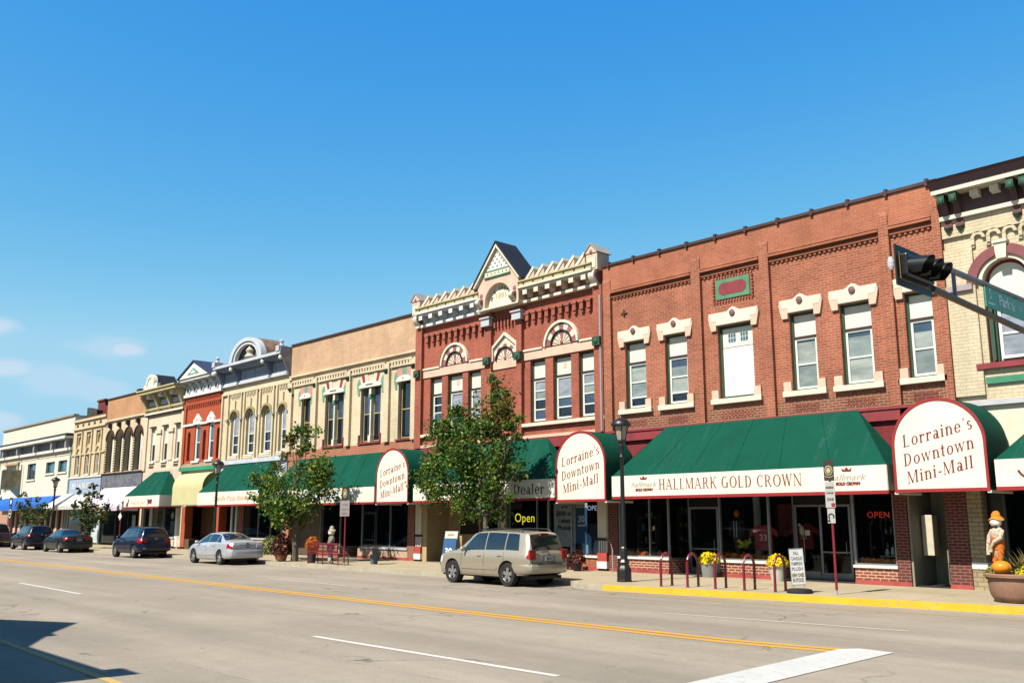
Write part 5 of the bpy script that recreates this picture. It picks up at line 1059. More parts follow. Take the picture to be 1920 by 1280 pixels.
one(lambda m: wallsheet(m, -69.74, -63.06, 2.95, 5.6, 0, []), 'fascia_board', plain('peach fascia', (.74,.58,.45)), B); shopwin(B, -69.2, -67.9, .5, 2.95, back=TAN); shopwin(B, -67.5, -63.5, .9, 2.95, mull=(-65.6,), sillm=LTGREY); bulk(B, -67.6, -63.4, .85, plain('cream base', (.66,.56,.40)), base=False); pier(B, -63.5, -63.06, WHITE, base=False); pier(B, -67.9, -67.5, OFFW, base=False)
q = MB(); q.box(-67.4,-66.0,FY+.35,FY+.37,.95,2.9); q.build('tan_curtain', plain('tan curtain', (.20,.13,.05), var=.4, scale=6), B)
s4 = thing('window_sign', 'pale sign with a dark round emblem in the cream building window', 'sign', (-64.7, FY+.3, 1.5)); MB().box(-.3,.3,-.01,.01,-.5,.5).build('board', plain('teal board', (.12,.28,.24)), s4, world=False); MB().lathey([(.0,-.02),(.25,-.015)],(0,0,.85),12).build('emblem', WHITE, s4, world=False)
# ================================================================ clay parapet building with four tall arches
B = building('brick_building', 'buff building with clay parapet and four tall dark arched openings', -77.85, -69.75, 11.65, BR3P)
W3 = [(-77.5,-76.0),(-75.55,-74.1),(-73.8,-72.25),(-71.8,-70.25)]
m = MB(); wallsheet(m, -77.84, -69.76, 5.65, 9.9, 0, [(a,b,5.75,9.0,.7) for a, b in W3], .5); m.build('wall', BR3, B)
one(lambda m: fb(m, -77.84, -69.76, 9.9, 11.6, -.05, .04), 'parapet', BR3P, B); one(lambda m: fb(m, -77.84, -69.76, 9.8, 9.93, 0, .15), 'ledge', BR3, B); one(lambda m: fb(m, -77.84, -69.76, 11.6, 11.7, -.3, .12), 'coping', BROWN, B)
for a, b in W3:
    c = (a+b)/2; w_ = window(B, a, b, 5.75, 9.0, rise=.7, depth=.45, frame=plain('brown arch frame', (.10,.04,.02)), fw=.08, pane=GL_DARK, rail=())
    q = MB(); q.box(a+.62,b-.1,FY+.22,FY+.3,5.8,8.5); q.build('side_panel', CREAM, w_); q = MB(); q.box(a+.95,b-.25,FY+.19,FY+.215,5.9,7.3); q.build('small_window', GL_GREYBLUE, w_)
    q = MB(); q.ring(c, 8.3, (b-a)/2, (b-a)/2+.12, 0, 180, FY-.1, FY, 14, .95); q.build('arch_hood', BROWN, w_)
    q = MB()
    for i in range(13): q.box(a-.02,a+.14,FY-.12,FY+.02,5.75+i*.2,5.87+i*.2)
    q.build('rope_column', plain('rope green', (.16,.19,.08)), w_); q = MB(); q.box(c-.12,c+.12,FY-.3,FY,9.3,9.62); q.prismx([(FY,9.1),(FY-.28,9.35),(FY,9.35)],c-.1,c+.1); q.build('drop_ornament', BROWN, w_)
one(lambda m: fb(m, -77.84, -69.76, 4.55, 5.6, -.02, .06), 'grey_board', plain('weathered grey board', (.16,.165,.19), var=.4, scale=3), B); one(lambda m: fb(m, -77.84, -69.76, 5.6, 5.68, -.1, .16), 'sill_course', BROWN, B); one(lambda m: wallsheet(m, -77.84, -69.76, 2.95, 4.6, 0, []), 'fascia_board', DARKIN, B)
shopwin(B, -77.6, -74.5, .3, 2.95, frame=BLACKP); shopwin(B, -74.4, -70.0, .3, 2.95, frame=BLACKP, mull=(-72.0,)); pier(B, -77.84, -77.6, plain('pale blue pier', (.55,.66,.68)), base=False, o=.08)
tag(MB().box(-71.0,-70.4,FY-.05,FY-.02,1.1,2.4).build('banner', plain('pale teal banner', (.30,.48,.44))), 'pale teal vertical banner in the dark shopfront behind the navy car', 'banner')
# ================================================================ honey coloured narrow building
B = building('brick_building', 'honey coloured narrow building with arcaded top and pale blue shop board', -85.5, -77.85, 10.5, BR2)
W2 = [(-84.2,-83.4),(-81.85,-81.1),(-79.6,-78.9)]
m = MB(); wallsheet(m, -85.49, -77.86, 5.6, 10.5, 0, [(a,b,5.8,7.4) for a, b in W2]+[(-85.0+i*1.35,-84.4+i*1.35,9.86,10.16,.28) for i in range(5)]+[(a-.05,b+.1,8.3,9.1,.3) for a, b in W2], .2); m.poly([(-85.4,FY+.15,9.8),(-77.9,FY+.15,9.8),(-77.9,FY+.15,10.2),(-85.4,FY+.15,10.2)]); m.poly([(-85.4,FY+.15,8.2),(-77.9,FY+.15,8.2),(-77.9,FY+.15,9.2),(-85.4,FY+.15,9.2)])
for a, b in W2: fb(m, a-.35, a-.12, 5.7, 9.3, 0, .12); fb(m, b+.12, b+.35, 5.7, 9.3, 0, .12); fb(m, a-.35, b+.35, 9.3, 9.42, 0, .15); m.ring((a+b)/2, 7.6, .4, .56, 0, 180, FY-.12, FY, 10)
fb(m, -85.49, -77.86, 9.62, 9.76, 0, .14); fb(m, -85.49, -77.86, 7.44, 7.54, 0, .1); fb(m,-85.49,-77.86,10.3,10.5,0,.14); m.build('wall', BR2, B)
for a, b in W2: window(B, a, b, 5.8, 7.4, depth=.15, frame=WHITE, fw=.06, lo=[GL_DARK, GL_BLUE], sill=(WHITE,.1,.12,.1))
one(lambda m: fb(m, -85.4, -78.0, 4.1, 5.58, -.02, .08), 'shop_board', plain('pale blue board', (.38,.46,.60), var=.08), B); one(lambda m: fb(m, -85.45, -77.9, 5.5, 5.62, 0, .16), 'cornice', OFFW, B)
q = MB(); put(q, sans('BELLA BLVD', .62, 0, 1, .01), -84.6, FY-.09, 4.65, width=4.4); q.build('board_lettering', WHITE, B)
m = MB(); m.box(-84.5,-78.2,FY+.8,FY+8,10.4,10.9); m.prism([(-85.2,10.4),(-83.6,11.85),(-78.2,11.3),(-78.2,10.4)], FY+1.4, FY+6); m.build('upper_roof', plain('red roofing', (.17,.02,.018)), B); m = MB(); m.prism([(-85.4,10.45),(-85.4,11.75),(-83.0,11.35),(-83.0,10.45)], FY+.9, FY+1.4); m.build('roof_shed', plain('olive shed', (.05,.05,.035), var=.4), B)
m = MB(); m.box(-86.6,-84.9,FY+2.2,FY+3.2,10.6,12.55); m.box(-86.7,-84.8,FY+2.1,FY+3.3,12.45,12.6); m.build('chimney', brick('chimney brick', (.20,.04,.025), (.16,.035,.02), (.2,.07,.05)), B)
one(lambda m: wallsheet(m, -85.49, -77.86, 2.95, 4.1, 0, []), 'fascia_board', OFFW, B); shopwin(B, -85.3, -82.0, .5, 2.95); shopwin(B, -81.5, -79.4, .3, 2.95, frame=BLACKP); pier(B, -79.3, -77.9, plain('pale blue pier', (.5,.6,.64)), base=False, o=.06)
# ================================================================ long cream building at the far left
B = building('stucco_building', 'long cream stucco building with slate grey cornice and blue awning at far left', -107.0, -85.5, 11.05, BR1)
W1 = [(-97.75,-95.3,5.8,7.3),(-92.3,-89.9,6.2,7.22),(-88.95,-86.65,6.2,7.22)]
m = MB(); wallsheet(m, -106.99, -85.51, 2.95, 11.0, 0, [*W1, (-104.2,-101.0,4.9,7.4)], .35); m.poly([(-104.3,FY+.3,4.8),(-100.9,FY+.3,4.8),(-100.9,FY+.3,7.5),(-104.3,FY+.3,7.5)]); m.build('wall', BR1, B)
m = MB(); fb(m, -106.99, -85.51, 11.0, 11.14, -.3, .14); m.build('coping', plain('taupe coping', (.38,.30,.22)), B)
m = MB(); fb(m, -106.99, -85.6, 9.02, 9.24, -.1, .72); fb(m, -106.99, -85.52, 8.02, 8.24, -.1, .24); co = m.build('cornice', OFFW, B); m = MB(); fb(m, -106.98, -85.6, 8.24, 9.02, -.1, .12); m.build('frieze', plain('slate frieze', (.17,.175,.19), var=.45, scale=2), co); m = MB(); fb(m, -106.99, -85.55, 9.24, 9.46, -.1, .6); m.build('cornice_flashing', BLACKP, co)
m = MB()
for x in (-105.0,-100.2,-95.0,-90,-86.2): fb(m, x, x+.35, 8.24, 9.0, .12, .5)
m.build('bracket', GREY, co); m = MB()
for z in (7.62,7.8): fb(m, -106.9, -85.6, z, z+.04, 0, .03)
m.build('scored_line', TAN, B)
for a, b, c, d in W1: window(B, a, b, c, d, depth=.25, frame=plain('teal frame', (.03,.10,.10)), fw=.1, rail=(), lo=[GL_TEAL] if d < 7.25 else [GL_BLUE], sill=(OFFW,.15,.14,.1))
q = MB(); fb(q, -104.7, -104.2, 4.6, 7.5, 0, .12); fb(q, -101.0, -100.5, 4.6, 7.5, 0, .12); fb(q, -104.8, -100.4, 7.4, 7.62, 0, .2); q.build('window_surround', plain('tan surround', (.52,.38,.22)), B)
q = MB(); fb(q, -85.85, -85.6, .14, 8.2, 0, .1); q.build('downpipe', plain('verdigris', (.25,.42,.40)), B)
q = MB()
for i in range(10):
    x = -100.5+i*1.5; fb(q, x, x+.7, .14, 1.3, -.1, .05); fb(q, x+.1, x+.5, 1.3, 2.9, -.1, 0)
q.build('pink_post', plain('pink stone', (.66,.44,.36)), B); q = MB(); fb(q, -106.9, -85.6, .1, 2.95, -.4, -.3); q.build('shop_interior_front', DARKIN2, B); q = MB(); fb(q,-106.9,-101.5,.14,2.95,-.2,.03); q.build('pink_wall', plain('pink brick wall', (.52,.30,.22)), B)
q = MB(); q.prism([(-104.9,3.75),(-102.5,3.75),(-103.7,4.75)], FY-.5, FY); pd = q.build('porch_pediment', WHITE, B); q = MB(); q.prism([(-104.3,3.92),(-103.1,3.92),(-103.7,4.42)], FY-.53, FY-.49); q.build('pediment_panel', BLACKP, pd); q = MB(); fb(q, -104.7,-102.3,3.0,3.75,0,.4); q.build('porch_beam', DARKIN2, B)
# last building beyond, dark red with a blue white top
B = building('brick_building', 'dark red brick building with pale blue top at the extreme left edge', -122, -107.0, 8.3, brick('wine brick', (.16,.03,.025), (.13,.025,.02), (.2,.08,.06))); one(lambda m: wallsheet(m, -121.99, -107.01, .1, 7.4, 0, [(-110,-108.4,4.6,6.4)], .2), 'wall', MATS['wine brick'], B); window(B, -110, -108.4, 4.6, 6.4, depth=.15); one(lambda m: fb(m, -121.99, -107.01, 7.4, 8.3, -.1, .25), 'parapet', plain('ice blue', (.60,.70,.76)), B); one(lambda m: fb(m, -121.9, -107.1, 2.4, 4.2, 0, .5), 'purple_awning', plain('violet canvas', (.10,.06,.30)), B)
B = building('brick_building', 'plain dim brick building at the end of the row', -150, -122, 8.8, MATS['wine brick']); one(lambda m: wallsheet(m, -149.9, -122.01, .1, 8.8, 0, []), 'wall', MATS['wine brick'], B)
# ================================================================ building on the near side, only its shadow falls into view
oy = 0.0
B = thing('brick_building', 'red brick building on the near side whose gabled parapet throws the shadow at lower left', 'building', (-26, oy, 0))
oz = (5.15-oy)*1.1918*1.0
m = MB(); m.box(-44, -13.2, oy-10, oy, 0, oz); m.box(-13.9,-13.2,oy-.6,oy,oz,oz+.3); NSB = plain('near side stone', (.09,.08,.07)); m.build('wall', NSB, B)
m = MB(); m.prism([(-24.2,oz),(-17.2,oz),(-18.6,oz+.85),(-18.5,oz+1.0),(-19.0,oz+1.1),(-20.5,oz+2.24),(-22.4,oz+1.0)], oy-.6, oy-.01); m.build('parapet_gable', NSB, B)
m = MB()
B2_ = thing('brick_building', 'taller plain brick building farther along the near side, seen only as dark reflection', 'building', (-98, oy, 0)); MB().box(-160, -46, oy-10, oy-1, 0, 10.5).build('wall', NSB, B2_); q = MB()
for i in range(30): q.box(-158+i*3.7,-156.4+i*3.7,oy-1,oy-.96,4.8,7.0)
q.build('window', GL_DARK, B2_)
for i in range(9): m.box(-42+i*3.3,-40.6+i*3.3,oy,oy+.03,3.6,5.4)
m.build('window', GL_DARK, B)

# ---------------------------------------------------------------- awnings
def hip_awning(label, x0, x1, xt0, xt1, zb, zv, zt, out, text=None, cover=GREENCAN, val=OFFW, trim=RED, group='green hip awnings', wallx=None):
    a = thing('awning', label, 'awning', ((x0+x1)/2, FY, zb), 0, group); yf = FY-out; yb = FY-.17
    nr = max(3, round((x1-x0)/1.7)); nu, nv = nr*4, 6; G = []
    for j in range(nv+1):
        f = j/nv; xa, xb = x0+(xt0-x0)*f, x1+(xt1-x1)*f
        for i in range(nu+1): g = i/nu; s_ = .030*sin(pi*f)*abs(sin(pi*g*nr))+.012*sin(pi*f)*sin(7*g+3*f); G.append((xa+(xb-xa)*g, yf+(yb-yf)*f+s_*.7, zv+(zt-zv)*f-s_))
    m = MB(); m.v = G; m.f = [(j*(nu+1)+i, j*(nu+1)+i+1, (j+1)*(nu+1)+i+1, (j+1)*(nu+1)+i) for j in range(nv) for i in range(nu)]
    sm_ = MB()
    for r_ in range(1, nr): sm_.tube([tuple(Vector(G[j*(nu+1)+r_*4])+Vector((0,-.004,.004))) for j in range(nv+1)], .009, 4)
    sm_.build('seam', GREENCAN, a, each=True)
    m.poly([(x0,yb,zv),(x0,yf,zv),(xt0,yb,zt)]); m.poly([(x1,yf,zv),(x1,yb,zv),(xt1,yb,zt)]); m.poly([(x0,yb,zv),(xt0,yb,zt),(xt1,yb,zt),(x1,yb,zv)]); m.poly([(x0,yf,zv),(x0,yb,zv),(x1,yb,zv),(x1,yf,zv)])
    m.build('cover', cover, a, smooth=True, ang=20)
    m = MB(); m.box(x0, x1, yf-.012, yf+.012, zb+.10, zv); m.box(x0-.012, x0+.012, yf+.012, yb, zb+.10, zv); m.box(x1-.012, x1+.012, yf+.012, yb, zb+.10, zv); va = m.build('valance', val, a)
    if trim: m = MB(); m.box(x0, x1, yf-.016, yf+.014, zb, zb+.10); m.box(x0-.016, x0+.014, yf+.014, yb, zb, zb+.10); m.box(x1-.014, x1+.016, yf+.014, yb, zb, zb+.10); m.build('trim', trim, a)
    m = MB()
    n = max(2, int((x1-x0)/2.2))
    for i in range(n+1): x = x0+.03+(x1-x0-.06)*i/n; m.tube([(x,yf+.03,zb+.06),(x,yb,zb+.06)],.018,6)
    m.tube([(x0+.03,yf+.03,zb+.05),(x1-.03,yf+.03,zb+.05)],.02,6); m.build('frame', ALU, a)
    return a, va, yf-.013
DKRED = plain('oxblood lettering', (.22,.018,.018)); RUSTL = plain('rust lettering', (.27,.055,.018)); INK = plain('charcoal lettering', (.05,.055,.06)); BLUEL = plain('blue lettering', (.04,.17,.36))
def letter(root, src, x, y, z, mat, width=None, cen=True, name='lettering', sz=1.0):
    q = MB(); put(q, src, x, y, z, width=width, cen=cen, sz=sz); return q.build(name, mat, root)
a, va, yl = hip_awning('wide green awning with white valance and gold red capitals above the bicycle racks', -22.62, -12.35, -21.2, -13.8, 2.78, 3.60, 5.38, 1.6)
letter(va, serif('HALLMARK GOLD CROWN', .36, .09)[0], -17.75, yl, 3.08, RUSTL, width=5.45)
def crest(x):
    q = MB(); q.prism([(x-.13,3.44),(x+.13,3.44),(x+.17,3.55),(x+.07,3.49),(x,3.58),(x-.07,3.49),(x-.17,3.55)], yl-.006, yl); q.build('crown_mark', DKRED, va)
    letter(va, sans('hallmark', .26, .35), x+.02, yl, 3.19, plain('taupe lettering', (.42,.36,.31)), width=1.15, name='script_lettering'); letter(va, sans('GOLD CROWN', .12, .2, 1, .012), x+.02, yl, 3.05, DKRED, width=.78, name='small_lettering')
crest(-21.15); crest(-13.55)
a, va, yl = hip_awning('green awning with white valance lettered Dealer, half hidden behind the leafy tree', -34.5, -25.55, -33.4, -27.3, 2.80, 3.62, 5.36, 1.6)
letter(va, serif('Dealer', .40, .05)[0], -26.95, yl, 3.05, INK, width=1.75); q = MB(); q.prism([(-33.6,3.0),(-33.5,3.0),(-33.32,3.45),(-33.42,3.45)], yl-.006, yl); q.build('blue_mark', BLUEL, va); letter(va, serif('Phone', .40, .05)[0], -29.6, yl, 3.05, INK, width=1.7)
a, va, yl = hip_awning('green awning with white valance and blue capitals between the two sign domes and pale wall', -48.2, -37.6, -47.1, -39.0, 2.80, 3.62, 5.40, 1.6)
letter(va, serif('MERCANTILE', .40, .06)[0], -41.9, yl, 3.02, BLUEL, width=5.2)
a, va, yl = hip_awning('green awning with white valance and faint red script under the straw coloured building', -56.75, -48.9, -55.9, -50.4, 2.86, 3.72, 5.42, 1.6)
letter(va, sans('Candle Pizza Bakery', .42, .25), -52.2, yl, 3.18, plain('pale red lettering', (.62,.30,.22)), width=4.6)
a, va, yl = hip_awning('small green awning with red dog and cow marks beside the pale yellow awning', -68.75, -62.6, -67.3, -64.6, 2.86, 3.70, 5.42, 1.6)
q = MB(); q.prism([(-68.3,2.98),(-67.95,2.98),(-67.75,3.5),(-67.9,3.52),(-68.0,3.3),(-68.25,3.2)], yl-.006, yl); q.prism([(-64.55,3.5),(-64.45,3.0),(-64.3,3.15),(-63.95,3.15),(-63.85,3.0),(-63.75,3.45),(-64.3,3.42)], yl-.006, yl); q.build('animal_mark', DKRED, va); letter(va, sans('Meat & Deli', .36, .2), -66.2, yl, 3.12, plain('faint pink lettering', (.68,.50,.40)), width=2.5)
a, va, yl = hip_awning('green awning with white valance and red swash at the right edge over the corner shop', -9.42, -5.6, -8.6, -6.2, 2.80, 3.60, 4.75, 1.62)
q = MB(); q.ring(-8.55, 3.42, .30, .36, 200, 330, yl-.006, yl, 14); q.ring(-8.3,3.46,.16,.19,60,300,yl-.006,yl,14); q.prism([(-8.45,2.95),(-8.3,2.95),(-8.22,3.2),(-8.38,3.15)],yl-.006,yl); q.build('swash_mark', DKRED, va)
# plain shed and barrel awnings further along
def shed(label, x0, x1, zb, zt, out, mat, val=.22, vm=None, group=None):
    a = thing('awning', label, 'awning', ((x0+x1)/2, FY, zb), 0, group); yf = FY-out; yb = FY-.12
    m = MB(); m.prismx([(yf,zb+val),(yb,zt),(yb,zt-.05),(yf+.03,zb+val-.04)], x0, x1); m.build('cover', mat, a)
    m = MB(); m.box(x0,x1,yf-.01,yf+.01,zb,zb+val); m.prismx([(yf,zb),(yf,zb+val),(yb,zt-.06),(yb,zb)], x0-.012, x0); m.prismx([(yf,zb),(yf,zb+val),(yb,zt-.06),(yb,zb)], x1, x1+.012); m.build('valance', vm or mat, a); return a
def barrel(label, x0, x1, zb, zt, out, mat, end=None, skirt=.5):
    a = thing('awning', label, 'awning', ((x0+x1)/2, FY, zb), 0); n = 10; yf = FY-out; yb = FY-.1; P = [(yf,zb)]+[(yb-(out-.1)*cos(pi/2*i/n), zb+skirt+(zt-zb-skirt)*sin(pi/2*i/n)) for i in range(n+1)]
    m = MB()
    for i in range(len(P)-1): m.poly([(x0,*P[i]),(x1,*P[i]),(x1,*P[i+1]),(x0,*P[i+1])])
    m.build('cover', mat, a, smooth=True); m = MB(); m.poly([(x1,*p) for p in P]+[(x1,yb,zb)]); m.poly([(x0,*p) for p in P]+[(x0,yb,zb)]); m.build('end_panel', end or mat, a); m = MB(); m.tube([(x0,yf+.02,zb+.03),(x1,yf+.02,zb+.03)],.03,6); m.build('frame', ALU, a); return a
barrel('pale yellow rounded awning with green end under the vermilion building', -62.0, -57.5, 2.98, 5.12, 1.0, YELCAN, plain('leaf green canvas', (.10,.20,.03)), 1.1)
sh_ = shed('plain lavender sloping awning below the weathered grey board', -77.0, -69.9, 2.72, 4.52, 1.65, LAV, .3)
letter(sh_, sans('tanning salon', .2, 0), -72.3, FY-1.67, 2.9, plain('faint grey lettering', (.45,.40,.46)), width=2.6)
shed('small white sloping awning beside the bright blue awning', -86.3, -84.0, 2.86, 4.25, 1.7, WHCAN, .3)
shed('small grey white awning behind the thin young tree', -83.9, -78.2, 2.9, 4.1, 1.3, plain('grey white canvas', (.62,.60,.56)), .3)
barrel('bright blue rounded awning on the long cream building', -102.6, -86.4, 2.9, 4.15, 1.3, BLUECAN, None, .3)
def dome(label, xc, r, zb, out, face=None):
    a = thing('dome_awning', label, 'awning sign', (xc, FY, zb), 0, 'domed sign awnings'); yf = FY-out; yb = FY-.18; zs = 4.08; h = 1.27
    A = [(xc-r*cos(pi*i/28), zs+h*sin(pi*i/28)) for i in range(29)]
    m = MB(); m.prism([(xc-r,zb),(xc+r,zb)]+list(reversed(A)), yf, yf+.03); m.build('face', OFFW, a)
    rim = [(xc-r,zb)]+A+[(xc+r,zb)]; m = MB()
    def off(p, k):
        x, z = p
        if z <= zs: return (x+(k if x < xc else -k), z)
        t = math.atan2((z-zs)/h, (x-xc)/r); return (x-k*cos(t), z-k*sin(t))
    for i in range(len(rim)-1): m.prism([rim[i], rim[i+1], off(rim[i+1],.075), off(rim[i],.075)], yf-.02, yf+.035)
    m.prism([(xc-r+.076,zb),(xc+r-.076,zb),(xc+r-.076,zb+.09),(xc-r+.076,zb+.09)], yf-.021, yf+.034); m.build('border', RED, a)
    m = MB()
    for i in range(len(rim)-1):
        p, q = rim[i], rim[i+1]; m.poly([(p[0],yf+.035,p[1]),(q[0],yf+.035,q[1]),(q[0],yb,q[1]),(p[0],yb,p[1])])
    m.build('cover', GREENCAN, a, smooth=True)
    f = a
    for t, z, wd in (("Lorraine's",4.24,1.90),('Downtown',3.72,1.92),('Mini-Mall',3.22,1.78)):
        q = MB(); put(q, serif(t, .34, .10)[0], xc, yf-.001, z, width=wd*r/1.27, cen=True); q.v = [(x,y,zz+.215*(x-xc)) for x,y,zz in q.v]; q.build('lettering', DKRED, f)
    m = MB(); m.box(xc-r-.02,xc-r+.08,yf-.0,yb,zb-.05,zb+.02); m.box(xc+r-.08,xc+r+.02,yf,yb,zb-.05,zb+.02); m.build('side_rail', OFFW, a, each=True); return a
dome('domed green sign awning with cream front over the doorway, nearest the traffic signal', -10.83, 1.27, 2.80, 1.68)
dome('domed green sign awning with cream front just left of the black lamp post', -24.12, 1.27, 2.72, 1.66)
dome('domed green sign awning with cream front farthest left, beyond the leafy tree', -36.08, 1.28, 2.80, 1.66)

# ================================================================ trees and plants
LEAF1 = leafmat('maple leaves', [(0,(.012,.042,.008)),(.35,(.024,.075,.010)),(.65,(.055,.115,.014)),(.88,(.125,.17,.022)),(1,(.24,.22,.04))])
LEAF2 = leafmat('turning leaves', [(0,(.04,.07,.012)),(.45,(.08,.09,.018)),(.8,(.15,.10,.022)),(1,(.19,.085,.025))])
LEAF3 = leafmat('dark young leaves', [(0,(.014,.035,.010)),(.5,(.03,.055,.012)),(.85,(.075,.085,.02)),(1,(.16,.09,.03))])
BARK = plain('grey bark', (.13,.105,.08), rough=.9, var=.35, scale=6, bmp=.5)
def leafcloud(m, blobs, n_per, s, rn, yd):
    for x, y, z, r in blobs:
        k = int(n_per*(r**1.75)*4.2)+8
        cl = [(x+rn.gauss(0,r*.44), y+rn.gauss(0,r*.55*yd), z+rn.gauss(0,r*.42)) for _ in range(max(3, int(r*14)))]
        for i in range(k):
            c = cl[rn.randrange(len(cl))]; g = r*.30+.05
            p = Vector((c[0]+rn.gauss(0,g), c[1]+rn.gauss(0,g), c[2]+rn.gauss(0,g*.9)))
            nrm = Vector((rn.gauss(0,.6), rn.gauss(-.25,.6), rn.gauss(.55,.5))).normalized(); t = nrm.cross(Vector((rn.gauss(0,1),rn.gauss(0,1),rn.gauss(0,1)))).normalized(); b = nrm.cross(t); q = s*rn.choice((.55,.75,.9,1.0,1.15,1.5))
            m.poly([p-t*q, p-t*q*.2+b*q*.62, p+t*q*.55+b*q*.3, p+t*q, p+t*q*.5-b*q*.4, p-t*q*.25-b*q*.6])
def tree(label, blobs, bx, by, y0, n_per, s, trunk_r, fork, seed, mat, group='street trees along the pavement', extra=None):
    rn = random.Random(seed); root = thing('street_tree', label, 'tree', (bx, by, SW), 0, group)
    B3 = [(x, y0+rn.uniform(-.5,.5)*min(1,r*1.6), z, r) for x, z, r in blobs]
    t = MB(); lean = Vector((rn.uniform(-.08,.08), .05, 0)); f = Vector((bx, by, fork)); t.tube([(bx,by,SW-.05),(bx+.01,by,.5),(bx-.02,by+.02,fork*.6),f], [trunk_r*1.25,trunk_r,trunk_r*.85,trunk_r*.72], 9)
    for x, y, z, r in B3:
        e = Vector((x, y, z)); k = min(1, max(.15, (z-fork)/3.5)); mid = f.lerp(e, .5)+Vector((rn.uniform(-.12,.12), rn.uniform(-.12,.12), -.12)); a = f.lerp(Vector((bx,by,max(e.z,fork))), k*.35)
        t.tube([a, mid, e], [trunk_r*.38, trunk_r*.22, trunk_r*.08], 6)
    t.build('trunk', BARK, root, smooth=True)
    m = MB(); leafcloud(m, B3, n_per, s, rn, 1.0); m.build('crown', mat, root)
    if extra: m = MB(); leafcloud(m, [(x, y0+rn.uniform(-.3,.3), z, r) for x, z, r in extra], n_per*.55, s, rn, 1.0); m.build('turning_crown', LEAF2, root)
    return root
TREE_A = [(-25.79,7.15,0.29),(-25.88,6.66,0.5),(-25.58,5.99,0.62),(-25.09,5.4,0.53),(-24.66,5.66,0.24),(-26.17,5.48,0.59),(-26.78,5.42,0.34),(-28.54,6.17,0.49),(-29.03,5.68,0.71),(-27.95,5.6,0.65),(-29.71,5.41,0.32),(-28.52,4.81,0.92),(-26.93,4.72,0.89),(-25.72,4.75,0.66),(-27.54,3.94,1.07),(-29.0,4.0,0.84),(-30.2,4.21,0.41),(-30.72,4.06,0.23),(-26.01,3.88,0.87),(-25.0,4.0,0.37),(-24.36,4.05,0.2),(-28.82,3.27,0.79),(-27.22,3.13,0.95),(-25.57,3.19,0.78),(-25.09,2.89,0.32),(-30.18,3.51,0.41),(-29.75,3.08,0.31),(-27.84,2.58,0.56),(-26.3,2.56,0.54),(-26.9,2.23,0.29),(-24.91,5.04,0.29),(-24.43,5.74,0.12)]
TREE_B = [(-40.22,6.34,0.35),(-39.51,6.11,0.43),(-40.72,5.78,0.27),(-39.46,5.53,0.32),(-39.92,5.17,0.19),(-42.7,4.57,0.39),(-42.91,4.0,0.56),(-41.85,4.02,0.61),(-38.43,4.6,0.68),(-39.11,4.13,0.84),(-37.57,4.2,0.46),(-40.76,3.3,0.86),(-42.83,3.21,0.61),(-44.38,3.23,0.23),(-43.9,2.91,0.28),(-38.34,3.42,0.83),(-39.72,2.7,0.95),(-41.46,2.54,0.71),(-38.3,2.83,0.47),(-40.15,2.03,0.58),(-42.48,2.29,0.25),(-41.13,1.78,0.27)]
TREE_C = [(-82.33,4.0,0.13),(-79.26,3.7,0.17),(-80.23,3.38,0.22),(-77.32,3.22,0.17),(-80.74,2.85,0.53),(-78.66,2.55,0.52),(-81.98,2.44,0.45),(-79.85,2.15,0.48),(-75.94,2.77,0.17),(-77.3,2.3,0.3)]
TREE_D = [(-67.05,4.29,0.15),(-67.0,3.64,0.23),(-69.59,3.98,0.12),(-68.81,3.38,0.23),(-65.4,3.61,0.19),(-67.71,2.75,0.58),(-65.69,2.73,0.45),(-69.25,2.58,0.35),(-67.03,2.03,0.5),(-65.07,2.13,0.3),(-66.91,1.49,0.27),(-70.22,3.03,0.16)]
tree('leafy street tree with a tall orange tinged top beside the beige car', [(-28.1+(x*1.0342+28.1)*.93,(z-2.05)*1.0342+2.05,r*(.84 if x < -25.7 else .52)) for x,z,r in TREE_A], -27.5, 24.2, 24.2, 480, .064, .13, 2.2, 11, LEAF1, extra=[(-27.9,6.0,.35),(-27.0,6.5,.4),(-26.5,6.15,.3),(-26.2,6.45,.22),(-27.4,5.6,.3),(-30.6,4.7,.3),(-31.3,4.45,.2),(-26.1,5.6,.25)])
tree('broad green street tree between the silver car and the red bench', [(-40.6+(x+40.6)*.93,z,r*.82) for x,z,r in TREE_B], -39.9, 23.2, 23.2, 360, .075, .16, 2.3, 5, LEAF1, extra=[(-40.6,5.9,.3),(-40.1,5.5,.2),(-42.5,3.6,.25),(-41.0,5.2,.22)])
tree('small sparse street tree in front of the bright blue awning', TREE_C, -79.0, 23.2, 23.2, 150, .115, .09, 1.5, 8, LEAF3)
tree('thin young street tree with three upright shoots by the pale blue shop board', TREE_D, -67.4, 23.2, 23.2, 170, .11, .10, 1.4, 9, LEAF3)
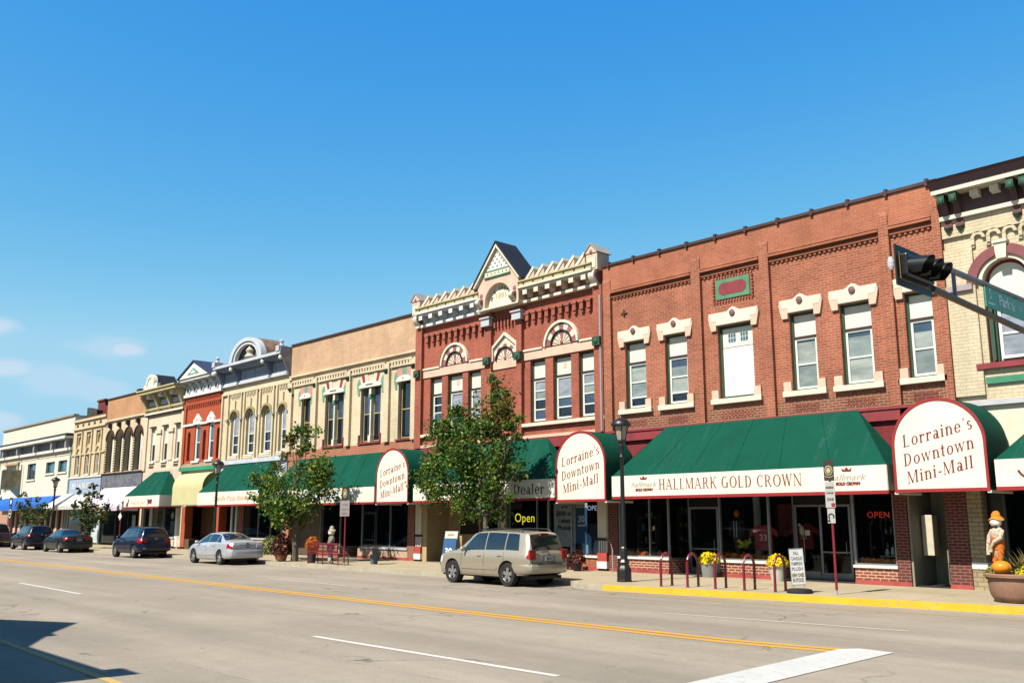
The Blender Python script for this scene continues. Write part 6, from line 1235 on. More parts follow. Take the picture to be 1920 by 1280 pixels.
def plant(name, label, cat, c, rx, rz, n, s, mat, pot=None, seed=1, group=None, potm=None):
    rn = random.Random(seed); root = thing(name, label, cat, c, 0, group); m = MB()
    for i in range(n):
        a = rn.uniform(0,6.283); e = math.asin(rn.uniform(-.15,1)); rr = rn.uniform(.55,1)**.5
        p = Vector((cos(a)*cos(e)*rx*rr, sin(a)*cos(e)*rx*rr, (pot[1] if pot else 0)+rz*.15+rz*sin(e)*rr)); nn = (p-Vector((0,0,(pot[1] if pot else 0)))).normalized()+Vector((rn.gauss(0,.4),rn.gauss(0,.4),rn.gauss(0,.4))); nn.normalize()
        t = nn.cross(Vector((rn.gauss(0,1),rn.gauss(0,1),rn.gauss(0,1)))).normalized(); b = nn.cross(t); q = s*rn.uniform(.6,1.3); m.poly([p-t*q, p+b*q*.7, p+t*q, p-b*q*.7])
    m.build('foliage', mat, root, world=False)
    if pot:
        r, h = pot; MB().lathe([(r*.72,0),(r,h*.95),(r*1.06,h*.95),(r*1.06,h),(r*.9,h),(r*.86,h-.06),(0,h-.06)],(0,0,0),20).build('pot', potm, root, smooth=True, world=False)
    return root
MUM = leafmat('yellow mums', [(0,(.75,.50,.005)),(.72,(.85,.62,.01)),(.80,(.06,.10,.02)),(1,(.05,.08,.02))])
POTG = plain('grey planter', (.30,.31,.29)); 
plant('mum_planter', 'grey planter of yellow mums behind the third bicycle hoop', 'flower pot', (-19.35, 27.15, SW), .38, .34, 900, .035, MUM, (.31,.46), 3, None, POTG)
plant('mum_planter', 'pale planter of yellow mums behind the leaning message board', 'flower pot', (-16.6, 26.95, SW), .36, .34, 900, .035, MUM, (.28,.46), 4, None, plain('pale planter', (.58,.58,.5)))
REDL = leafmat('burgundy leaves', [(0,(.022,.004,.006)),(.5,(.05,.008,.010)),(.85,(.09,.018,.014)),(1,(.22,.10,.07))])
plant('red_leaved_shrub', 'burgundy leaved shrub at the foot of the broad green tree', 'shrub', (-40.35, 22.75, SW), .5, .9, 500, .085, REDL, (.3,.3), 5, None, plain('terracotta', (.38,.14,.07)))
plant('green_shrub', 'round yellow green shrub behind the silver car', 'shrub', (-48.4, 26.6, SW), .62, .95, 900, .06, leafmat('bush leaves', [(0,(.03,.07,.012)),(.6,(.07,.13,.02)),(1,(.2,.2,.04))]), None, 6)
plant('red_leaved_shrub', 'dark red potted plant just behind the beige car below the posters', 'shrub', (-25.05, 26.7, SW), .34, .45, 300, .06, REDL, (.2,.28), 7, None, BLACKP)
plant('orange_mum', 'orange flowers hanging over the end of the red bench', 'flower pot', (-37.95, 22.95, SW), .33, .5, 420, .05, leafmat('orange mums', [(0,(.55,.10,.015)),(.7,(.65,.16,.02)),(.8,(.05,.08,.02)),(1,(.6,.5,.05))]), (.22,.62), 8, None, BROWN)
# ================================================================ lamp posts
def lamp(label, loc):
    l = thing('street_lamp', label, 'street lamp', loc, 0, 'black lantern lamp posts'); I = plain('black cast iron', (.010,.011,.013), rough=.42, var=.25, spec=.5)
    MB().lathe([(.23,0),(.235,.05),(.225,.06),(.225,.36),(.21,.42),(.15,.50),(.155,.55),(.17,.60),(.12,.68),(.105,.95),(.095,1.0),(.11,1.03),(.085,1.08)],(0,0,0),8).build('base', I, l, world=False)
    MB().lathe([(.085,1.05),(.072,2.2),(.062,3.85),(.085,3.9),(.06,3.95),(.075,4.12),(.10,4.25),(.06,4.3),(.10,4.36),(.13,4.40)],(0,0,0),14).build('pole', I, l, smooth=True, world=False)
    g = MB().lathe([(.125,4.42),(.21,4.88)],(0,0,0),8); g.build('lantern_glass', plain('frosted lantern glass', (.42,.36,.30), rough=.25, coat=.5), l, world=False)
    MB().lathe([(.30,4.87),(.325,4.90),(.325,4.94),(.29,5.02),(.20,5.09),(.09,5.12),(.06,5.15),(.05,5.21),(0,5.23)],(0,0,0),16).build('cap', I, l, smooth=True, world=False)
    f = MB().lathe([(.14,4.38),(.14,4.43)],(0,0,0),8)
    for k in range(4):
        a = pi/4+pi/2*k; f.tube([(.135*cos(a),.135*sin(a),4.42),(.17*cos(a),.17*sin(a),4.65),(.25*cos(a),.25*sin(a),4.9)],.016,6)
    f.build('lantern_frame', I, l, smooth=True, world=False); return l
L1 = lamp('black lamp post at the start of the yellow kerb, in front of the green awnings', (-19.75, 23.2, SW))
dup(L1, (-49.2, 23.6, SW), label='black lamp post rising behind the silver car'); dup(L1, (-77.6, 24.0, SW), label='black lamp post farthest away, behind the dark parked cars at the left')
# ================================================================ bicycle hoops
def hoop(label, loc):
    h = thing('bicycle_hoop', label, 'bicycle rack', loc, 0, 'red bicycle hoops beside the yellow kerb'); r = .26; M_ = plain('burgundy paint', (.22,.012,.03), rough=.35, coat=.3, var=.15)
    P = [(0,-r,0),(0,-r,.62)]+[(0,-r*cos(pi*i/14),.64+.30*sin(pi*i/14)) for i in range(15)]+[(0,r,.62),(0,r,0)]
    MB().tube(P, .038, 8).build('tube', M_, h, smooth=True, world=False); m = MB(); 
    for y in (-r, r): m.lathe([(.06,0),(.06,.012),(.035,.015)],(0,y,0),10)
    m.build('foot_plate', M_, h, world=False); return h
hp = [(-17.67,22.66,'nearest the black lamp post'),(-16.9,22.9,'second from the black lamp post'),(-16.0,22.98,'in the middle of the row of five'),(-15.1,23.06,'second from the message board'),(-14.2,23.16,'touching the leaning message board')]
H0 = None
for x, y, s_ in hp:
    if not H0: H0 = hoop('burgundy bicycle hoop '+s_, (x, y, SW))
    else: dup(H0, (x, y, SW), label='burgundy bicycle hoop '+s_)
# ================================================================ message board on a rubber base
sw = thing('message_board', 'white message board with hand set black letters on a black rubber base', 'sidewalk sign', (-13.52, 22.98, SW), R(30))
MB().lathe([(.44,0),(.46,.05),(.42,.12),(.30,.14),(0,.14)],(0,0,0),20,1,.62).build('base', plain('black rubber', (.012,.012,.012), rough=.75), sw, world=False, smooth=True)
sw.scale = (.74, .80, .88)
tilt = Matrix.Rotation(R(-8), 4, 'X') @ Matrix.Rotation(R(-3), 4, 'Y')
def tb(m): m.v = [tuple(tilt @ Vector(p)) for p in m.v]; return m
tb(MB().box(-.235,.235,-.025,.025,.26,1.30)).build('panel', plain('white sign face', (.56,.56,.55), var=.12), sw, world=False); fr = MB()
for q in ((-.25,-.235,.24,1.32),(.235,.25,.24,1.32),(-.235,.235,.24,.26),(-.235,.235,1.30,1.32)): fr.box(q[0],q[1],-.035,.035,q[2],q[3])
fr.box(-.2,-.17,-.02,.02,.1,.25).box(.17,.2,-.02,.02,.1,.25); tb(fr).build('frame', ALU, sw, world=False); q = MB()
for i, t in enumerate(('FALL','CANDLES','PUMPKINS','PLUSH')): put(q, sans(t, .14, 0, 1, .002), 0, -.027, 1.13-i*.155, cen=True, width=.18 if i == 0 else .38)
tb(q).build('lettering', INK, sw, world=False); q = MB(); put(q, sans('NEW ONES', .15, 0, 1, .006), 0, -.027, .48, cen=True, width=.41); put(q, sans('IN STOCK', .15, 0, 1, .006), 0, -.027, .33, cen=True, width=.38); tb(q).build('brown_lettering', plain('brown green letters', (.12,.10,.03)), sw, world=False)
# ================================================================ sign posts
BURG = plain('burgundy post', (.26,.018,.04), rough=.4, var=.12); SIGNW = plain('sign grey', (.48,.47,.45), var=.06)
def street_sign(label, loc, plates, h, rz=0):
    s = thing('street_sign', label, 'street sign', loc, rz); MB().tube([(0,0,.12),(0,0,h)],.034,10).build('post', BURG, s, smooth=True, world=False); MB().tube([(0,0,0),(0,0,.13)],.028,8).build('post_foot', GREY, s, world=False)
    for k, (z0, z1, wd, mat, marks) in enumerate(plates):
        MB().box(-wd/2, wd/2, -.052, -.042, z0, z1).build('plate', mat, s, world=False)
        for mm, fn in marks: q = MB(); fn(q); q.build('marking', mm, s, world=False)
    return s
def oval(m, z, r, y=-.056, e=1.25): m.lathey([(0,-.002),(r,-.002),(r,.002)],(0,y,0),18); m.v = [(x,yy,z+zz*e) for x,yy,zz in m.v]; return m
def txt(lines): 
    def f(q):
        for t, sz, z, wd in lines: put(q, sans(t, sz, 0, 1, .004), 0, -.0525, z, cen=True, width=wd)
    return f
EMB = plain('emblem cream', (.55,.48,.26)); DKB = plain('emblem brown', (.035,.02,.012))
street_sign('burgundy post with a dark emblem plate and grey parking plates, nearest the yellow kerb', (-12.62,23.27,SW), [
    (2.92,3.46,.27,DKB,[(EMB,lambda m: oval(m,3.19,.105)),(DKB,lambda m: oval(m,3.19,.085,-.059)),(EMB,lambda m: (oval(m,3.19,.06,-.0615))),(EMB,lambda m: m.ring(0,3.19,.115,.125,50,130,-.056,-.053,8).ring(0,3.19,.17,.185,230,310,-.056,-.053,8))]),
    (2.22,2.90,.26,SIGNW,[(INK,txt((('PARKING',.07,2.72,.2),('2 HOUR',.06,2.58,.2),('ZONE',.10,2.40,.18)))),(RED,lambda m: m.box(.02,.12,-.056,-.053,2.24,2.34))]),
    (1.82,2.20,.20,SIGNW,[(BLACKP,lambda m: m.ring(0,1.99,.05,.085,-40,230,-.056,-.053,12).prism([(-.1,1.86),(-.02,1.84),(-.06,1.95)],-.056,-.053))])], 3.3, R(8))
street_sign('burgundy post with a dark emblem plate and a faded grey plate beside the red bench', (-34.85,22.65,SW), [
    (2.74,3.32,.50,DKB,[(EMB,lambda m: oval(m,3.03,.15)),(DKB,lambda m: oval(m,3.03,.12,-.059)),(EMB,lambda m: oval(m,3.03,.08,-.0615))]),
    (2.06,2.72,.72,plain('faded mauve plate', (.33,.28,.27)),[(plain('faded mauve text', (.22,.17,.2)),txt((('2 HOUR',.14,2.5,.5),('PARKING',.14,2.3,.55),('9AM 5PM',.1,2.14,.5))))])], 2.95)
street_sign('dark red post with white round and diamond plates beyond the navy car', (-60.9,22.9,SW), [(2.62,2.66,.1,WHITE,[(WHITE,lambda m: oval(m,2.75,.22,-.05,1)),(INK,lambda m: m.ring(0,2.75,.09,.12,0,360,-.056,-.053,12))]),(1.95,1.99,.1,WHITE,[(WHITE,lambda m: m.prism([(-.3,2.12),(0,1.88),(.3,2.12),(0,2.36)],-.052,-.046))])], 2.8)
street_sign('post with a black square plate and a round dark plate at the far left edge', (-84.9,23.0,SW), [(3.0,3.7,.85,BLACKP,[(WHITE,lambda m: oval(m,3.35,.2,-.056,1))]),(2.1,2.14,.1,BLACKP,[(BLACKP,lambda m: oval(m,2.42,.5,-.05,1)),(WHITE,lambda m: m.ring(0,2.42,.3,.37,0,360,-.058,-.056,16).box(-.22,.22,-.058,-.056,2.38,2.46))])], 3.4)
# projecting shop sign with verdigris frame on the long cream building
ps = thing('projecting_sign', 'projecting sign with verdigris frame and tan panels on the long cream building', 'sign', (-99.0, FY, 5.0)); m = MB(); m.box(-.06,.06,-1.9,-1.8,-.6,1.7).box(-.06,.06,-.25,-.15,-1.2,2.3).box(-.06,.06,-1.8,-.25,-.1,0).box(-.06,.06,-1.8,-.25,1.65,1.78); m.build('frame', plain('verdigris', (.2,.4,.4)), ps, world=False); MB().box(-.05,.05,-1.8,-.25,.0,1.65).build('panel', plain('tan green panel', (.40,.34,.18), var=.4, scale=2), ps, world=False); MB().prismx([(-.25,-.1),(-1.1,-.1),(-.25,-.9)],-.04,.04).build('lower_bracket', plain('verdigris', (.2,.4,.4)), ps, world=False)
# sandwich board of the phone shop
ab = thing('sandwich_board', 'white framed sandwich board with a blue poster by the front of the beige car', 'sidewalk sign', (-32.3, 26.5, SW), R(10)); m = MB()
for s_ in (-1, 1): m.prismx([(s_*.28,0),(s_*.30,0),(s_*.03,1.42),(s_*.01,1.42)],-.36,.36)
m.build('frame', plain('sign frame white', (.62,.62,.56)), ab, world=False); q = MB(); q.poly([(-.36,-.30,.2),(.36,-.30,.2),(.36,-.12,1.12),(-.36,-.12,1.12)]); q.build('poster_sheet', PBL, ab, world=False)
q = MB(); s = sans('30', .42, 0, 1, .01); q.v = [(p[0]-.24,-.262+p[2]*.196,.42+p[2]) for p in s.v]; q.f = s.f; q.build('lettering', WHITE, ab, world=False); q = MB(); s = sans('phone', .13, 0, 1, .004); q.v = [(p[0]-.2,-.09+p[2]*.196,1.26+p[2]) for p in s.v]; q.f = s.f; q.build('small_lettering', TAN, ab, world=False)
m = MB().lathey([(.06,-.02),(.06,.02)],(-.35,-.3,.04),10).lathey([(.06,-.02),(.06,.02)],(.35,-.3,.04),10); m.build('castor', BLACKP, ab, world=False)
# ================================================================ bench
bn = thing('park_bench', 'red metal slatted bench beside the burgundy sign post', 'bench', (-36.35, 22.75, SW)); RM = plain('bench red', (.20,.02,.02), rough=.4, var=.2)
m = MB()
for i in range(4): m.box(-1.25,1.25,-.22+i*.13,-.13+i*.13,.43,.455)
m.build('seat', RM, bn, world=False); m = MB(); m.box(-1.25,1.25,-.27,-.24,.86,.92).box(-1.25,1.25,-.26,-.23,.50,.55)
for i in range(27): x = -1.2+i*.09; m.tube([(x,-.25,.53),(x+.05,-.26,.9)],.012,5); m.tube([(x+.05,-.25,.53),(x,-.26,.9)],.012,5)
m.build('backrest', RM, bn, world=False)
for x in (-1.23,0,1.23): m = MB().tube([(x,-.22,0),(x,-.24,.45),(x,-.26,.9)],.024,6).tube([(x,.3,0),(x,.26,.43),(x,-.22,.43)],.024,6); m.build('leg', RM, bn, world=False)
for x in (-1.23,1.23): MB().tube([(x,-.25,.68),(x,.25,.66),(x,.27,.43)],.022,6).build('armrest', RM, bn, world=False)
# ================================================================ scarecrows (cloth dolls on stakes)
def scarecrow(label, loc, hatm, shirtm, ovm, rz=0, sc=1.0):
    s = thing('scarecrow', label, 'scarecrow', loc, rz); STRAW = plain('pale straw cloth', (.70,.58,.40), var=.2, scale=20, obj=True)
    Z = lambda m: m.map(lambda x, y, z: (x*sc, y*sc, z*sc))
    b = MB().lathe([(.03,0),(.045,.02),(.03,.3),(.13,.42),(.16,.62),(.15,.8),(.17,.95),(.09,1.05),(.05,1.08),(.04,1.12)],(0,0,0),14,1,.7); Z(b).build('body', STRAW, s, smooth=True, world=False)
    m = MB()
    for k in (-1, 1): m.tube([(k*.07,0,.62),(k*.09,-.03,.42),(k*.10,-.05,.25)],[.085,.075,.06],10)
    m.lathe([(.16,.55),(.17,.75),(.15,.86),(.12,.88)],(0,0,0),14,1,.75); Z(m).build('overalls', ovm, s, smooth=True, world=False)
    m = MB()
    for k in (-1, 1): m.tube([(k*.1,-.02,.3),(k*.105,-.05,.15),(k*.11,-.07,.02)],[.045,.05,.02],8)
    Z(m).build('leg', STRAW, s, smooth=True, world=False); m = MB().lathe([(.155,.84),(.18,.95),(.12,1.06),(.06,1.1)],(0,0,0),14,1,.75)
    m.tube([(-.14,0,1.0),(-.23,-.03,.86),(-.22,-.1,.7)],[.07,.065,.05],8).tube([(.14,0,1.0),(.20,-.06,.84),(.06,-.16,.72)],[.07,.065,.05],8); Z(m).build('shirt', shirtm, s, smooth=True, world=False)
    m = MB().tube([(-.22,-.1,.7),(-.24,-.12,.5),(-.21,-.13,.42)],[.045,.035,.05],8).tube([(.06,-.16,.72),(-.03,-.18,.6),(-.06,-.18,.5)],[.045,.035,.05],8); Z(m).build('straw_hand', STRAW, s, smooth=True, world=False)
    m = MB().ball((0,-.02,1.20),.15,.125,.125,16,10); h = Z(m).build('head', plain('doll face', (.95,.86,.74), obj=True), s, smooth=True, world=False)
    m = MB().ball((-.05,-.125,1.22),.014).ball((.05,-.125,1.22),.014).ball((0,-.135,1.19),.018,.012,.014)
    for i in range(7): m.ball((-.05+i*.0166,-.118,1.155-.012*sin(pi*i/6)),.006)
    Z(m).build('stitched_face', DKB, h, world=False)
    m = MB().lathe([(.185,1.285),(.20,1.275),(.15,1.315),(.115,1.335),(.105,1.41),(.06,1.46),(0,1.47)],(0,0,0),20,1,.8); m.v = [(x+.01*sin(9*y),y,z-.045*(x/.2)**2+.018*sin(14*x+3*y)) for x,y,z in m.v]; Z(m).build('hat', hatm, s, smooth=True, world=False)
    m = MB().box(-.10,.10,-.10,-.06,1.075,1.11); Z(m).build('neckerchief', DKB, s, world=False); return s
OR = plain('orange felt', (.72,.24,.012), rough=.9, var=.2, scale=9); plaid = plain('plaid cloth', (.70,.52,.40), var=.5, scale=22)
# big terracotta planter at the right with the doll, pumpkin and mums
pt = thing('planter', 'large round terracotta planter at the right edge beside the yellow kerb', 'planter', (-8.50, 24.35, SW)); TC = plain('weathered terracotta', (.34,.185,.125), rough=.75, var=.16, scale=3, bmp=.15)
MB().lathe([(.50,0),(.58,.03),(.66,.16),(.70,.40),(.705,.56),(.78,.58),(.79,.64),(.74,.665),(.66,.66),(.62,.58),(0,.56)],(0,0,0),40).build('bowl', TC, pt, smooth=True, world=False, ang=50); MB().lathe([(.0,.585),(.64,.575)],(0,0,0),24).build('soil', plain('potting soil', (.04,.026,.016)), pt, world=False)
scarecrow('scarecrow doll in orange hat and orange overalls standing in the terracotta planter', (-8.95, 24.42, .80), OR, plaid, plain('orange overalls', (.70,.17,.01), rough=.9, var=.25, scale=8), R(-32), 1.0)
pk = thing('pumpkin', 'orange pumpkin on the rim of the terracotta planter', 'pumpkin', (-8.72, 23.86, .80)); m = MB(); n = 28; k = 9; bidx = 0
for i in range(n):
    a = 2*pi*i/n; rb = 1-.07*abs(sin(a*4.5))
    m.v += [(.225*rb*sin(pi*j/k)*cos(a), .225*rb*sin(pi*j/k)*sin(a), .16-.155*cos(pi*j/k)) for j in range(k+1)]
for i in range(n):
    for j in range(k): q = (i+1) % n; m.f.append((i*(k+1)+j, q*(k+1)+j, q*(k+1)+j+1, i*(k+1)+j+1))
m.build('flesh', plain('pumpkin skin', (.78,.27,.008), rough=.45, var=.12, scale=5), pk, smooth=True, world=False); MB().tube([(0,0,.29),(.02,.01,.34),(.05,.01,.37)],[.03,.022,.026],7).build('stem', plain('pumpkin stem', (.14,.13,.05)), pk, world=False)
plant('yellow_mum', 'green and yellow mum plant right of the pumpkin in the terracotta planter', 'plant', (-8.12, 24.1, .72), .40, .30, 1100, .03, leafmat('mum mix', [(0,(.04,.085,.02)),(.5,(.08,.13,.02)),(.64,(.55,.42,.01)),(1,(.7,.52,.02))]), None, 9)
plant('trailing_plant', 'yellow green leafy plant left of the pumpkin in the terracotta planter', 'plant', (-9.0, 24.1, .68), .22, .26, 350, .035, leafmat('trail leaves', [(0,(.04,.07,.015)),(.6,(.2,.19,.03)),(1,(.5,.4,.1))]), None, 10)
rn = random.Random(21); m = MB()
for i in range(90):
    a = rn.uniform(0,6.28); l = rn.uniform(.25,.75); d_ = Vector((cos(a)*.45, sin(a)*.45, 1)).normalized(); p = Vector((-8.5+rn.uniform(-.2,.25), 24.6+rn.uniform(-.12,.12), .72)); t = d_.cross(Vector((0,1,0))).normalized()*.008; m.poly([p-t, p+t, p+d_*l*.6+Vector((cos(a),sin(a),0))*.05*l+t*.6, p+d_*l+Vector((cos(a),sin(a),0))*.22*l])
tag(m.build('ornamental_grass', leafmat('grass blades', [(0,(.05,.06,.02)),(.6,(.16,.12,.05)),(1,(.3,.2,.08))])), 'thin brown green grass behind the scarecrow in the terracotta planter', 'plant')
scarecrow('scarecrow doll in pale hat and dark clothes standing behind the red bench', (-37.15, 23.45, SW), plain('pale felt', (.40,.34,.25)), plain('mottled cloth', (.28,.24,.20), var=.6, scale=15), plain('denim', (.03,.07,.2)), R(-20), 1.12)
m = thing('flower_tub', 'pale blue tub standing behind the burgundy sign post by the bench', 'tub', (-35.0, 24.3, SW)); MB().lathe([(.15,0),(.19,.4),(.21,.42),(.18,.42),(.15,.1),(0,.1)],(0,0,0),16).build('tub', plain('tub blue', (.10,.16,.20)), m, smooth=True, world=False)
# handrail beside the cream column
hr = thing('handrail', 'thin curved grey handrail beside the striped column left of the lamp post', 'handrail', (-24.05, FY-.35, SW)); MB().tube([(.3,0,0),(.3,0,.75),(.25,0,1.0),(.1,0,1.18),(-.1,.1,1.25)],.025,8).build('rail', GREY, hr, smooth=True, world=False)
# ================================================================ traffic signal on its truss arm
XS = -6.12; GALV = plain('galvanised steel', (.30,.29,.27), rough=.5, metal=.7, var=.15); OLVG = plain('bronze tube', (.16,.115,.075), rough=.5, metal=.5)
ts = thing('traffic_signal', 'black three lamp traffic signal hung sideways on a two tube arm', 'traffic light', (XS, 24.3, SW)); 
MB().lathe([(.2,0),(.2,.05),(.13,.08),(.11,6.6),(.0,6.65)],(0,0,0),16).build('pole', GALV, ts, smooth=True, world=False); O = lambda y, z: (0, y-24.3, z-SW)
MB().tube([O(24.3,6.2),O(14.9,6.16)],.055,10).build('upper_tube', GALV, ts, smooth=True, world=False); MB().tube([O(24.3,5.42),O(18.9,5.57),O(14.95,5.71)],.06,10).build('lower_tube', OLVG, ts, smooth=True, world=False)
m = MB()
for y in (15.85,19.4,22.2): m.tube([O(y,6.17),O(y,5.68-(y-15)*.02)],.035,8)
m.build('strut', plain('blue grey strut', (.13,.15,.26)), ts, world=False)
o = lambda x0,x1,y0,y1,z0,z1: MB().box(x0,x1,y0-24.3,y1-24.3,z0-SW,z1-SW)
hd_ = o(-.02,.12,13.84,14.80,5.72,6.08).build('signal_head', plain('signal black', (.012,.012,.013), rough=.35), ts, world=False, bevel=.03)
bp = o(-.01,.012,13.68,14.92,5.56,6.20).build('backplate', plain('backplate black', (.010,.010,.011), rough=.5), ts, world=False)
q = MB()
for z0, z1, y0, y1 in ((5.66,5.672,13.80,14.84),(5.66,6.1,13.80,13.812)): q.box(.012,.02,y0-24.3,y1-24.3,z0-SW,z1-SW)
q.build('backplate_edge', plain('ochre edge', (.35,.20,.05)), bp, world=False)
for k, y in enumerate((14.0,14.32,14.64)):
    q = MB()
    for i in range(22):
        a0, a1 = R(-55+290*i/22), R(-55+290*(i+1)/22); r = .145; n0 = .33 if True else 0
        P = lambda a, x: (x, y-24.3+r*cos(a), 5.89-SW+r*sin(a)-.12*max(0,x-.14)); lf = lambda a: .12+.34*(.45+.55*max(0, sin(a)*.5+.5))
        q.poly([P(a0,.10), P(a1,.10), P(a1,lf(a1)), P(a0,lf(a0))])
    q.build('visor', plain('visor black', (.014,.015,.017), rough=.3), hd_, world=False, smooth=True)
    q = MB().lathey([(0,-.01),(.10,-.006),(.135,.0)],(0,0,0),16); q.v = [(.165-yy, y-24.3+x, 5.89-SW+z) for x,yy,z in q.v]; q.build('lens', plain(('dark red lens','dark amber lens','dark green lens')[k], ((.10,.008,.008),(.12,.05,.005),(.008,.06,.04))[k], rough=.15, coat=.5), hd_, world=False, smooth=True)
q = MB().lathe([(0,0),(.1,.0),(.16,.05),(.17,.12),(.1,.2)],(-.06,13.66-24.3,5.80-SW),12,.3,.25); q.build('end_bracket', plain('pale bracket', (.55,.54,.56)), ts, world=False)
nm = thing('street_name_sign', 'green street name plate reading Park St hung under the signal arm', 'street sign', (XS, 17.0, 5.6)); MB().box(.05,.075,0,1.88,.13,.49).build('plate', plain('sign green', (.06,.36,.19), rough=.4, var=.06), nm, world=False)
def onx(src, y, z, wd):
    xs = [p[0] for p in src.v]; k = wd/(max(xs)-min(xs)); t = MB(); t.v = [(.0775, y+(p[0]-min(xs))*k, z+p[2]*k) for p in src.v]; t.f = src.f; return t
q = onx(sans('Park', .3, 0, 1, .006), .62, .24, .52); q.add(onx(sans('St', .2, 0, 1, .004), 1.2, .24, .16)); q.add(onx(sans('S', .2), .16, .30, .1)); q.add(onx(sans('N', .2), 1.62, .27, .1)); q.box(.0765,.0785,.12,.38,.20,.225); q.build('lettering', plain('sign white', (.95,1.0,.92)), nm, world=False); MB().box(.0,.05,.2,.24,.4,.58).box(.0,.05,1.6,1.64,.4,.58).build('hanger', GALV, nm, world=False)

# ================================================================ vehicles
TYRE = plain('tyre rubber', (.016,.016,.017), rough=.8, var=.2); RIM = plain('alloy rim', (.62,.62,.62), rough=.3, metal=.75, var=.05); CGL = pane_mat('car glass', (.012,.020,.032), rough=.03); CGB = pane_mat('tinted rear glass', (.006,.007,.008), rough=.12, coat=.15); TAIL = plain('tail lamp red', (.40,.010,.012), rough=.25, coat=.2, var=.05); PLATE = plain('number plate', (.50,.52,.58), var=.15, scale=30, obj=True); TRIMB = plain('black trim', (.012,.012,.013), rough=.5); CLEAR = plain('clear lamp', (.7,.68,.66), rough=.1, coat=.6)
def interp(keys, u):
    for i in range(len(keys)-1):
        a, b = keys[i], keys[i+1]
        if u <= b[0]:
            t = max(0, (u-a[0])/(b[0]-a[0])); t = t*t*(3-2*t)*.35+t*.65; return a[1]+(b[1]-a[1])*t
    return keys[-1][1]
